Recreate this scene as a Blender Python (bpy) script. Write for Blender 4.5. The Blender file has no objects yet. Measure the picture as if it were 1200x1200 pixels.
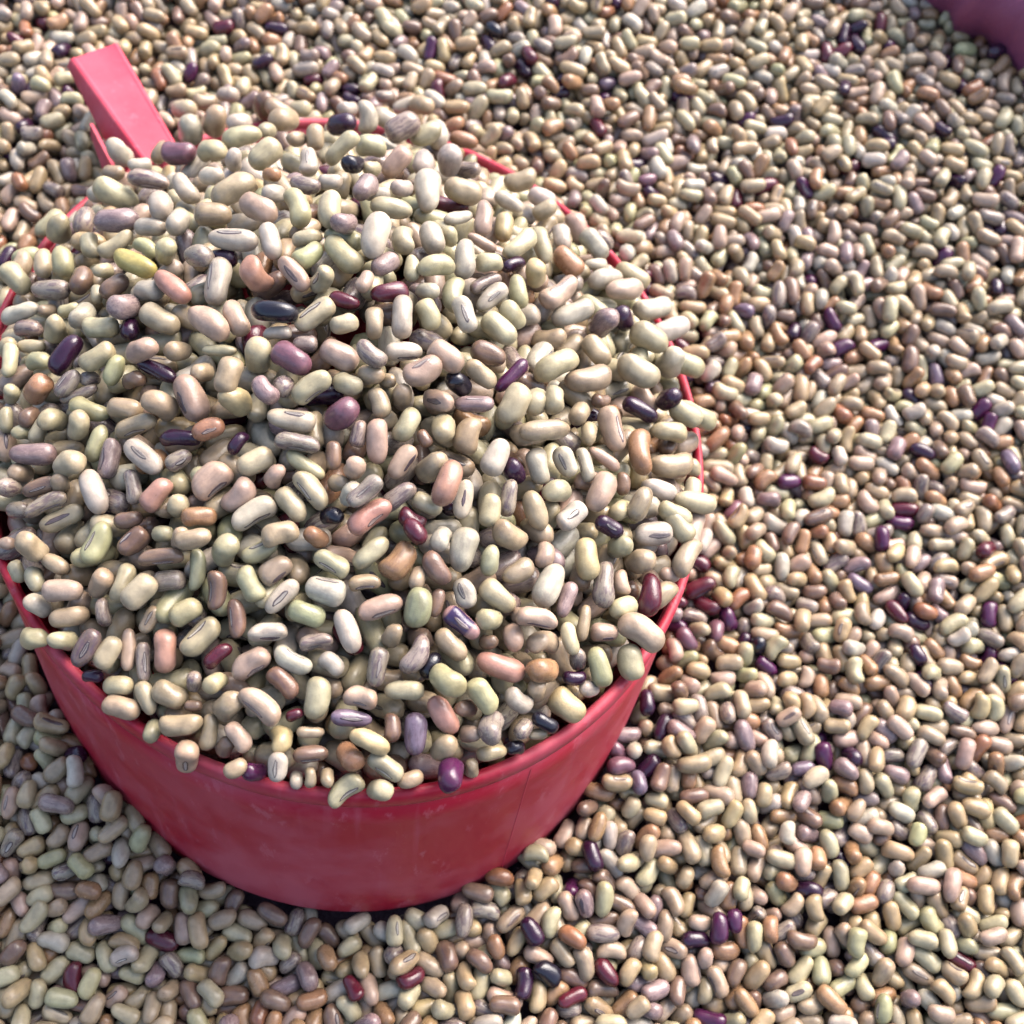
import bpy, bmesh, math, random, base64, zlib
import numpy as np
from mathutils import Vector, Matrix

S = bpy.context.scene
C = S.collection
MM = 0.001

# ------------------------------------------------------------------ camera
cam_data = bpy.data.cameras.new("camera")
cam = bpy.data.objects.new("camera", cam_data)
C.objects.link(cam)
S.camera = cam
RT, UP, FW = Vector((0.9848182, 0.1370558, 0.1065304)), Vector((-0.1735886, 0.7775568, 0.6043777)), Vector((0.0000000, 0.6136947, -0.7895435))
EYE = Vector((39.1626344, -177.7663354, 255.7674973)) * MM
cam.matrix_world = Matrix(((RT.x, UP.x, -FW.x, EYE.x), (RT.y, UP.y, -FW.y, EYE.y),
                           (RT.z, UP.z, -FW.z, EYE.z), (0, 0, 0, 1)))
cam_data.sensor_width = 36
cam_data.lens = 43.5
cam_data.clip_start = 0.01
cam_data.clip_end = 50
cam_data.dof.use_dof = True
cam_data.dof.focus_distance = 0.224
cam_data.dof.aperture_fstop = 23

# ------------------------------------------------------------------ light
SUN_EL, SUN_AZ = math.radians(52), math.radians(38)      # azimuth from +Y towards +X
world = bpy.data.worlds.new("World")
S.world = world
world.use_nodes = True
nt = world.node_tree
bg = nt.nodes["Background"]
sky = nt.nodes.new("ShaderNodeTexSky")
sky.sky_type = 'NISHITA'
sky.sun_disc = False
sky.sun_elevation = SUN_EL
sky.sun_rotation = SUN_AZ
sky.air_density = 0.9
sky.dust_density = 5.0
sky.ozone_density = 1.0
nt.links.new(sky.outputs[0], bg.inputs[0])
bg.inputs[1].default_value = 0.12
sun_data = bpy.data.lights.new("sun", 'SUN')
sun_data.energy = 1.35
sun_data.angle = math.radians(52)
sun_data.color = (1.0, 0.975, 0.96)
sun = bpy.data.objects.new("sun", sun_data)
C.objects.link(sun)
sd = Vector((math.sin(SUN_AZ) * math.cos(SUN_EL), math.cos(SUN_AZ) * math.cos(SUN_EL), math.sin(SUN_EL)))
sun.rotation_euler = sd.to_track_quat('Z', 'Y').to_euler()
sun.location = sd * 2
S.view_settings.view_transform = 'Standard'
S.view_settings.look = 'None'
S.view_settings.gamma = 1
S.view_settings.exposure = 2.12
S.cycles.max_bounces = 6
S.cycles.diffuse_bounces = 1

# ------------------------------------------------------------------ materials
def new_mat(name):
    m = bpy.data.materials.new(name)
    m.use_nodes = True
    n = m.node_tree.nodes
    return m, n, m.node_tree.links, n["Principled BSDF"]

def node(n, t, **kw):
    x = n.new(t)
    for k, v in kw.items():
        setattr(x, k, v)
    return x

def bean_material():
    m, n, l, b = new_mat("bean_skin")
    col = node(n, "ShaderNodeAttribute", attribute_name="col")
    loc = node(n, "ShaderNodeAttribute", attribute_name="loc")
    # streaks running along the bean, only on the mottled kinds
    mp = node(n, "ShaderNodeMapping"); mp.inputs["Scale"].default_value = (0.28, 1.15, 1.15)
    l.new(loc.outputs["Vector"], mp.inputs[0])
    st = node(n, "ShaderNodeTexNoise"); st.inputs["Scale"].default_value = 1.15
    st.inputs["Detail"].default_value = 5; st.inputs["Roughness"].default_value = 0.65
    l.new(mp.outputs[0], st.inputs[0])
    r1 = node(n, "ShaderNodeMapRange"); r1.inputs[1].default_value = .47; r1.inputs[2].default_value = .60
    l.new(st.outputs[0], r1.inputs[0])
    k = node(n, "ShaderNodeMath", operation='MULTIPLY')
    l.new(r1.outputs[0], k.inputs[0]); l.new(col.outputs["Alpha"], k.inputs[1])
    mx = node(n, "ShaderNodeMix", data_type='RGBA')
    l.new(k.outputs[0], mx.inputs[0]); l.new(col.outputs["Color"], mx.inputs[6])
    mx.inputs[7].default_value = (0.075, 0.045, 0.06, 1)
    # faint blotches and scurf on every bean
    bl = node(n, "ShaderNodeTexNoise"); bl.inputs["Scale"].default_value = 0.55; bl.inputs["Detail"].default_value = 6
    l.new(loc.outputs["Vector"], bl.inputs[0])
    r2 = node(n, "ShaderNodeMapRange"); r2.inputs[1].default_value = .35; r2.inputs[2].default_value = .68
    r2.inputs[3].default_value = .78; r2.inputs[4].default_value = 1.12
    l.new(bl.outputs[0], r2.inputs[0])
    hs = node(n, "ShaderNodeHueSaturation")
    l.new(r2.outputs[0], hs.inputs["Value"]); l.new(mx.outputs[2], hs.inputs["Color"])
    l.new(hs.outputs[0], b.inputs["Base Color"])
    bw = node(n, "ShaderNodeRGBToBW"); l.new(hs.outputs[0], bw.inputs[0])
    r3 = node(n, "ShaderNodeMapRange"); r3.inputs[1].default_value = .02; r3.inputs[2].default_value = .35
    r3.inputs[3].default_value = .20; r3.inputs[4].default_value = .40
    l.new(bw.outputs[0], r3.inputs[0]); l.new(r3.outputs[0], b.inputs["Roughness"])
    fn = node(n, "ShaderNodeTexNoise"); fn.inputs["Scale"].default_value = 3.2; fn.inputs["Detail"].default_value = 3
    l.new(loc.outputs["Vector"], fn.inputs[0])
    bp = node(n, "ShaderNodeBump"); bp.inputs["Strength"].default_value = .16; bp.inputs["Distance"].default_value = .0005
    l.new(fn.outputs[0], bp.inputs["Height"]); l.new(bp.outputs[0], b.inputs["Normal"])
    b.inputs["Specular IOR Level"].default_value = .5
    return m

def plastic_material(name, base, dusty, rough, dust_lo, dust_hi):
    m, n, l, b = new_mat(name)
    tc = node(n, "ShaderNodeTexCoord")
    n1 = node(n, "ShaderNodeTexNoise"); n1.inputs["Scale"].default_value = 38; n1.inputs["Detail"].default_value = 8
    n1.inputs["Roughness"].default_value = .62
    l.new(tc.outputs["Object"], n1.inputs[0])
    r = node(n, "ShaderNodeMapRange"); r.inputs[1].default_value = dust_lo; r.inputs[2].default_value = dust_hi
    l.new(n1.outputs[0], r.inputs[0])
    # fine scratches running down the wall
    mp = node(n, "ShaderNodeMapping"); mp.inputs["Scale"].default_value = (420, 420, 26)
    mp.inputs["Rotation"].default_value = (.25, .1, 0)
    l.new(tc.outputs["Object"], mp.inputs[0])
    n2 = node(n, "ShaderNodeTexNoise"); n2.inputs["Scale"].default_value = 1; n2.inputs["Detail"].default_value = 3
    l.new(mp.outputs[0], n2.inputs[0])
    r2 = node(n, "ShaderNodeMapRange"); r2.inputs[1].default_value = .60; r2.inputs[2].default_value = .78
    r2.inputs[4].default_value = .45
    l.new(n2.outputs[0], r2.inputs[0])
    ad = node(n, "ShaderNodeMath", operation='ADD', use_clamp=True)
    l.new(r.outputs[0], ad.inputs[0]); l.new(r2.outputs[0], ad.inputs[1])
    # rubbed specks and short scuffs
    n3 = node(n, "ShaderNodeTexNoise"); n3.inputs["Scale"].default_value = 260; n3.inputs["Detail"].default_value = 6
    n3.inputs["Roughness"].default_value = .7
    mp3 = node(n, "ShaderNodeMapping"); mp3.inputs["Scale"].default_value = (1, 1, .35); mp3.inputs["Rotation"].default_value = (.7, .5, .3)
    l.new(tc.outputs["Object"], mp3.inputs[0]); l.new(mp3.outputs[0], n3.inputs[0])
    r3 = node(n, "ShaderNodeMapRange"); r3.inputs[1].default_value = .59; r3.inputs[2].default_value = .68; r3.inputs[4].default_value = 1.0
    l.new(n3.outputs[0], r3.inputs[0])
    ad2 = node(n, "ShaderNodeMath", operation='ADD', use_clamp=True)
    l.new(ad.outputs[0], ad2.inputs[0]); l.new(r3.outputs[0], ad2.inputs[1])
    sc = node(n, "ShaderNodeMath", operation='MULTIPLY'); sc.inputs[1].default_value = .55
    l.new(ad2.outputs[0], sc.inputs[0])
    mx = node(n, "ShaderNodeMix", data_type='RGBA')
    mx.inputs[6].default_value = (*base, 1); mx.inputs[7].default_value = (*dusty, 1)
    l.new(sc.outputs[0], mx.inputs[0]); l.new(mx.outputs[2], b.inputs["Base Color"])
    r4 = node(n, "ShaderNodeMapRange"); r4.inputs[3].default_value = rough; r4.inputs[4].default_value = rough + .2
    l.new(ad.outputs[0], r4.inputs[0]); l.new(r4.outputs[0], b.inputs["Roughness"])
    bp = node(n, "ShaderNodeBump"); bp.inputs["Strength"].default_value = .12; bp.inputs["Distance"].default_value = .0006
    l.new(n1.outputs[0], bp.inputs["Height"]); l.new(bp.outputs[0], b.inputs["Normal"])
    b.inputs["Specular IOR Level"].default_value = .3
    return m

def cloth_material(name, a, c):
    m, n, l, b = new_mat(name)
    tc = node(n, "ShaderNodeTexCoord")
    w1 = node(n, "ShaderNodeTexWave", bands_direction='X'); w1.inputs["Scale"].default_value = 330; w1.inputs["Distortion"].default_value = .6
    w2 = node(n, "ShaderNodeTexWave", bands_direction='Y'); w2.inputs["Scale"].default_value = 330; w2.inputs["Distortion"].default_value = .6
    l.new(tc.outputs["Object"], w1.inputs[0]); l.new(tc.outputs["Object"], w2.inputs[0])
    mm = node(n, "ShaderNodeMath", operation='MULTIPLY'); l.new(w1.outputs[1], mm.inputs[0]); l.new(w2.outputs[1], mm.inputs[1])
    nz = node(n, "ShaderNodeTexNoise"); nz.inputs["Scale"].default_value = 25; nz.inputs["Detail"].default_value = 5
    l.new(tc.outputs["Object"], nz.inputs[0])
    mx = node(n, "ShaderNodeMix", data_type='RGBA'); mx.inputs[6].default_value = (*a, 1); mx.inputs[7].default_value = (*c, 1)
    l.new(nz.outputs[0], mx.inputs[0]); l.new(mx.outputs[2], b.inputs["Base Color"])
    bp = node(n, "ShaderNodeBump"); bp.inputs["Strength"].default_value = .25; bp.inputs["Distance"].default_value = .0005
    l.new(mm.outputs[0], bp.inputs["Height"]); l.new(bp.outputs[0], b.inputs["Normal"])
    b.inputs["Roughness"].default_value = .6
    return m

BEAN = bean_material()
RED = plastic_material("red_plastic", (0.31, 0.007, 0.022), (0.42, 0.11, 0.14), .44, .42, .66)
PALE_SHEEN = plastic_material("pale_sheen_red_plastic", (0.38, 0.017, 0.042), (0.45, 0.085, 0.12), .45, .42, .70)  # base lightened for sky sheen on the handle top; also the seam's lighter red
PURPLE = cloth_material("purple_cloth", (0.14, 0.025, 0.066), (0.19, 0.045, 0.095))
DARKCLOTH = cloth_material("dark_sacking", (0.045, 0.018, 0.035), (0.07, 0.03, 0.05))

def mesh_obj(name, verts, faces, mat, parent=None, smooth=True):
    me = bpy.data.meshes.new(name)
    me.from_pydata([tuple(v) for v in verts], [], faces)
    me.materials.append(mat)
    if smooth:
        me.polygons.foreach_set("use_smooth", [True] * len(me.polygons))
    me.update()
    o = bpy.data.objects.new(name, me)
    C.objects.link(o)
    if parent:
        o.parent = parent
    return o

# ------------------------------------------------------------------ the sacking the beans lie on
N_BED = Vector((0, -.29, 1)).normalized()
U_BED = Vector((1, 0, 0))
V_BED = N_BED.cross(U_BED)
O_BED = Vector((0, 0, 27))
def bed(u, v, w):
    return (O_BED + U_BED * u + V_BED * v + N_BED * w) * MM
vs, fs = [], []
NG = 180
KX, ANG, RB, H = 1.2542, 1.91461, 74.10, 60.37
CA, SA = math.cos(ANG), math.sin(ANG)
for j in range(NG + 1):
    for i in range(NG + 1):
        u = -900 + 1800 * i / NG
        v = -900 + 1800 * j / NG
        w = -13 + 2.2 * math.sin(u * .031 + 1) + 2 * math.sin(v * .027 + u * .012 + 2)
        p = bed(u, v, w)
        # the cup is pushed down into the heap: the cloth dips under it
        if math.hypot((CA * p.x + SA * p.y) / KX, -SA * p.x + CA * p.y) < 80 * MM:
            p.z = min(p.z, -7 * MM)
        vs.append(p)
for j in range(NG):
    for i in range(NG):
        a = j * (NG + 1) + i
        fs.append((a, a + 1, a + NG + 2, a + NG + 1))
gr = mesh_obj("ground", vs, fs, DARKCLOTH)
gr["kind"] = "structure"

# ------------------------------------------------------------------ purple sack edge, far corner
def sack_edge():
    # plump rolled hem: a thick lumpy tube of cloth lying along the edge of the beans
    rnd = random.Random(3)
    path = [(20, 420), (70, 330), (98, 270), (119, 227), (143, 199), (160, 183), (178, 170), (205, 155), (250, 133), (320, 108), (420, 92)]
    pts = []
    for a in range(len(path) - 1):
        p0 = path[max(0, a - 1)]; p1 = path[a]; p2 = path[a + 1]; p3 = path[min(len(path) - 1, a + 2)]
        for q in range(12):
            t = q / 12
            pts.append([0.5 * (2 * p1[k] + (p2[k] - p0[k]) * t + (2 * p0[k] - 5 * p1[k] + 4 * p2[k] - p3[k]) * t * t
                        + (3 * p1[k] - p0[k] - 3 * p2[k] + p3[k]) * t ** 3) for k in (0, 1)])
    M = 40
    V, F = [], []
    for i, p in enumerate(pts):
        q0 = pts[max(0, i - 1)]; q1 = pts[min(len(pts) - 1, i + 1)]
        d = Vector((q1[0] - q0[0], q1[1] - q0[1])).normalized()
        nn = Vector((d.y, -d.x))
        if nn.x > 0: nn = -nn
        # folds pinched across the roll every now and then
        s = i / len(pts)
        pinch = sum(math.exp(-((s - c) / .012) ** 2) for c in (.08, .19, .30, .385, .455, .53, .60, .68, .80, .90))
        R = 23 + 2.0 * math.sin(i * .37) + 1.3 * math.sin(i * .9 + 1)
        for j in range(M):
            a = 2 * math.pi * j / M
            r = R * (1 - .10 * pinch * (.5 + .5 * math.sin(a * 2 + 1)))
            r += 1.1 * math.sin(3 * a + i * .22) + .7 * math.sin(5 * a - i * .31)
            V.append(bed(p[0] + nn.x * r * math.cos(a), p[1] + nn.y * r * math.cos(a), 6 + r * .95 * math.sin(a)))
    n = len(pts)
    for i in range(n - 1):
        for j in range(M):
            F.append((i * M + j, i * M + (j + 1) % M, (i + 1) * M + (j + 1) % M, (i + 1) * M + j))
    F.append(tuple(range(M))); F.append(tuple((n - 1) * M + j for j in reversed(range(M))))
    o = mesh_obj("sack", V, F, PURPLE)
    o["label"] = "purple cloth sack edge bulging behind the beans in the far corner"
    o["category"] = "sack"
sack_edge()

# ------------------------------------------------------------------ the red measuring cup
def oval(r, a, z):
    x, y = r * KX * math.cos(a), r * math.sin(a)
    return Vector((CA * x - SA * y, SA * x + CA * y, z)) * MM
def revolve(profile, n=160, closed=False):
    V, F = [], []
    for (r, z) in profile:
        for i in range(n):
            V.append(oval(r, 2 * math.pi * i / n, z))
    m = len(profile)
    for q in range(m if closed else m - 1):
        for i in range(n):
            a = q * n; b = ((q + 1) % m) * n
            F.append((a + i, a + (i + 1) % n, b + (i + 1) % n, b + i))
    return V, F
cup = bpy.data.objects.new("measuring_cup", None)
C.objects.link(cup)
cup.empty_display_size = .02
cup["label"] = "red plastic measuring cup with strap handle, heaped full of beans"
cup["category"] = "measuring cup"
def rw(z):
    return RB + (75 - RB) * z / H
prof = [(0.01, 4.2), (60, 4.2), (rw(5) - 3.2, 4.6), (rw(8) - 2.0, 8)] + [(rw(z) - 1.8, z) for z in (20, 35, 48, H - 2.2)]
prof += [(rw(H) - 1.3, H - 2.2)]
prof = prof[:-1] + [(rw(z) , z) for z in (H - 2.2, 48, 35, 20, 8)] + [(rw(2) - .2, 1.6), (rw(0) - .8, -.8), (rw(0) - 2.0, -1.8), (rw(0) - 4.2, -2.2), (0.01, -2.2)]
V, F = revolve(prof)
mesh_obj("cup_body", V, F, RED, cup)
# rolled lip standing a little proud of the wall
lip = [(74.8, H - 4.4), (75.15, H - 3.9), (75.3, H - 2.2), (75.2, H - .7), (74.9, H - .15), (74.4, H), (73.9, H - .15), (73.55, H - .7), (73.5, H - 1.8), (73.8, H - 3.0)]
V, F = revolve(lip, closed=True)
mesh_obj("rim", V, F, RED, cup)
# mould seam down the wall
def seam(a0):
    V, F = [], []
    zs = [6 + (H - 12) * i / 10 for i in range(11)]
    for z in zs:
        for da, dr in ((-.0042, -.12), (-.0014, .07), (.0014, .07), (.0042, -.12)):
            V.append(oval(rw(z) + dr, a0 + da, z))
    for i in range(10):
        for j in range(3):
            F.append((i * 4 + j, i * 4 + j + 1, i * 4 + j + 5, i * 4 + j + 4))
    mesh_obj("mould_seam", V, F, PALE_SHEEN, cup)
seam(math.radians(196.6))
# handle: a broad channel strap; top plate with skirts hanging from both long edges and the tip
def handle():
    fl, fr_, nr, nl = Vector((-90.0, 87.4, 66.6)), Vector((-82.0, 97.2, 66.6)), Vector((-58.4, 68.2, 61.2)), Vector((-61.8, 58.4, 61.2))
    n = 14
    L = [nl.lerp(fl, i / n) for i in range(n + 1)]
    R = [nr.lerp(fr_, i / n) for i in range(n + 1)]
    V, F = [], []
    th = 1.7
    out_l = Vector((-.75, -.60, 0)); out_r = Vector((.62, .75, 0))
    axis = (fl - nl).normalized()
    rows = []
    for i in range(n + 1):
        t = i / n
        a, b = L[i], R[i]
        w = (b - a)
        dep = 8.0 - 5.5 * t
        crown = .35
        # closed loop round the channel section
        sec = [a + out_l * (dep * .62) + Vector((0, 0, -dep)), a + out_l * .95 + Vector((0, 0, -1.2)), a + out_l * .45 + Vector((0, 0, -.25)), a,
               a + w * .06 + Vector((0, 0, .12)), a + w * .10 + Vector((0, 0, -.12)), a + w * .5 + Vector((0, 0, -.12 + .1)), a + w * .93 + Vector((0, 0, -.1)), a + w * .97 + Vector((0, 0, .1)), b,
               b + out_r * .45 + Vector((0, 0, -.25)), b + out_r * .9 + Vector((0, 0, -1.2)), b + out_r * 1.4 + Vector((0, 0, -dep)),
               b + out_r * .1 + Vector((0, 0, -dep)), b - w * .08 + Vector((0, 0, -th - .3)), a + w * .08 + Vector((0, 0, -th - .3)), a + out_l * (dep * .62 - 1.3) + Vector((0, 0, -dep))]
        rows.append(sec)
    # rounded tip: two more sections, shrunk and dropped
    for sft, drop in ((.5, -.25), (.95, -.9), (1.15, -2.2)):
        rows.append([p + axis * sft + Vector((0, 0, drop if k in range(1, 12) else drop * .3)) for k, p in enumerate(rows[n])])
    m = len(rows[0])
    for r in rows:
        V += [p * MM for p in r]
    for i in range(len(rows) - 1):
        for j in range(m):
            F.append((i * m + j, i * m + (j + 1) % m, (i + 1) * m + (j + 1) % m, (i + 1) * m + j))
    F.append(tuple(reversed(range(m)))); F.append(tuple((len(rows) - 1) * m + j for j in range(m)))
    o = mesh_obj("handle", V, F, PALE_SHEEN, cup)  # top carries the painted sky sheen; outer skirts get plain red
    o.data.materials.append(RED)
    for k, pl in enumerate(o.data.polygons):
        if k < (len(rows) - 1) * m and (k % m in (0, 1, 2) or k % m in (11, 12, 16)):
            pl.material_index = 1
    md = o.modifiers.new("bevel", 'BEVEL'); md.width = .0003; md.segments = 2; md.limit_method = 'ANGLE'
    md.angle_limit = math.radians(25)
    # small bracket under the strap where it joins the wall
    a, b = Vector((-66.5, 53.2, 58.6)), Vector((-79.5, 69.5, 62.0))
    V = []
    for q, sgn in ((0, -1), (0, 1)):
        off = Vector((-.6, -.5, 0)) * sgn * .55
        V += [(p + off) * MM for p in (a, b, b + Vector((-.2, -.2, -4.0)), a + Vector((-1.5, -1.2, -9.5)))]
    mesh_obj("handle_bracket", V, [(3, 2, 1, 0), (4, 5, 6, 7), (0, 1, 5, 4), (1, 2, 6, 5), (2, 3, 7, 6), (3, 0, 4, 7)], RED, cup, smooth=False)
handle()

# ------------------------------------------------------------------ beans
# skin colours (sRGB) and how streaky the skin is
PALETTE = [
    ("cream", 192, 184, 150, .07), ("pale green", 184, 181, 140, .06), ("tan", 180, 163, 134, .11), ("pale pink", 192, 168, 148, .09),
    ("salmon", 194, 150, 130, .05), ("streaky grey", 164, 152, 138, .80), ("brown", 138, 113, 95, .35), ("whitish", 200, 192, 174, .12),
    ("orange tan", 174, 134, 100, .12), ("soft green", 170, 174, 138, .10), ("yellow", 186, 176, 108, .05), ("pale yellow", 196, 180, 136, .06),
    ("dark purple", 56, 26, 54, .1), ("glossy purple", 84, 34, 76, .1), ("maroon", 94, 32, 48, .15), ("near black", 32, 28, 42, .0),
    ("lilac grey", 160, 140, 138, .45), ("purple pink", 132, 92, 106, .5), ("pink with patch", 184, 148, 144, .1),
    ("dark streaked", 116, 100, 94, .95), ("shiny lilac", 130, 114, 134, .8),
    ("straw", 186, 165, 127, .08), ("warm tan", 172, 138, 103, .10), ("rust tan", 156, 108, 78, .12)]
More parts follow.
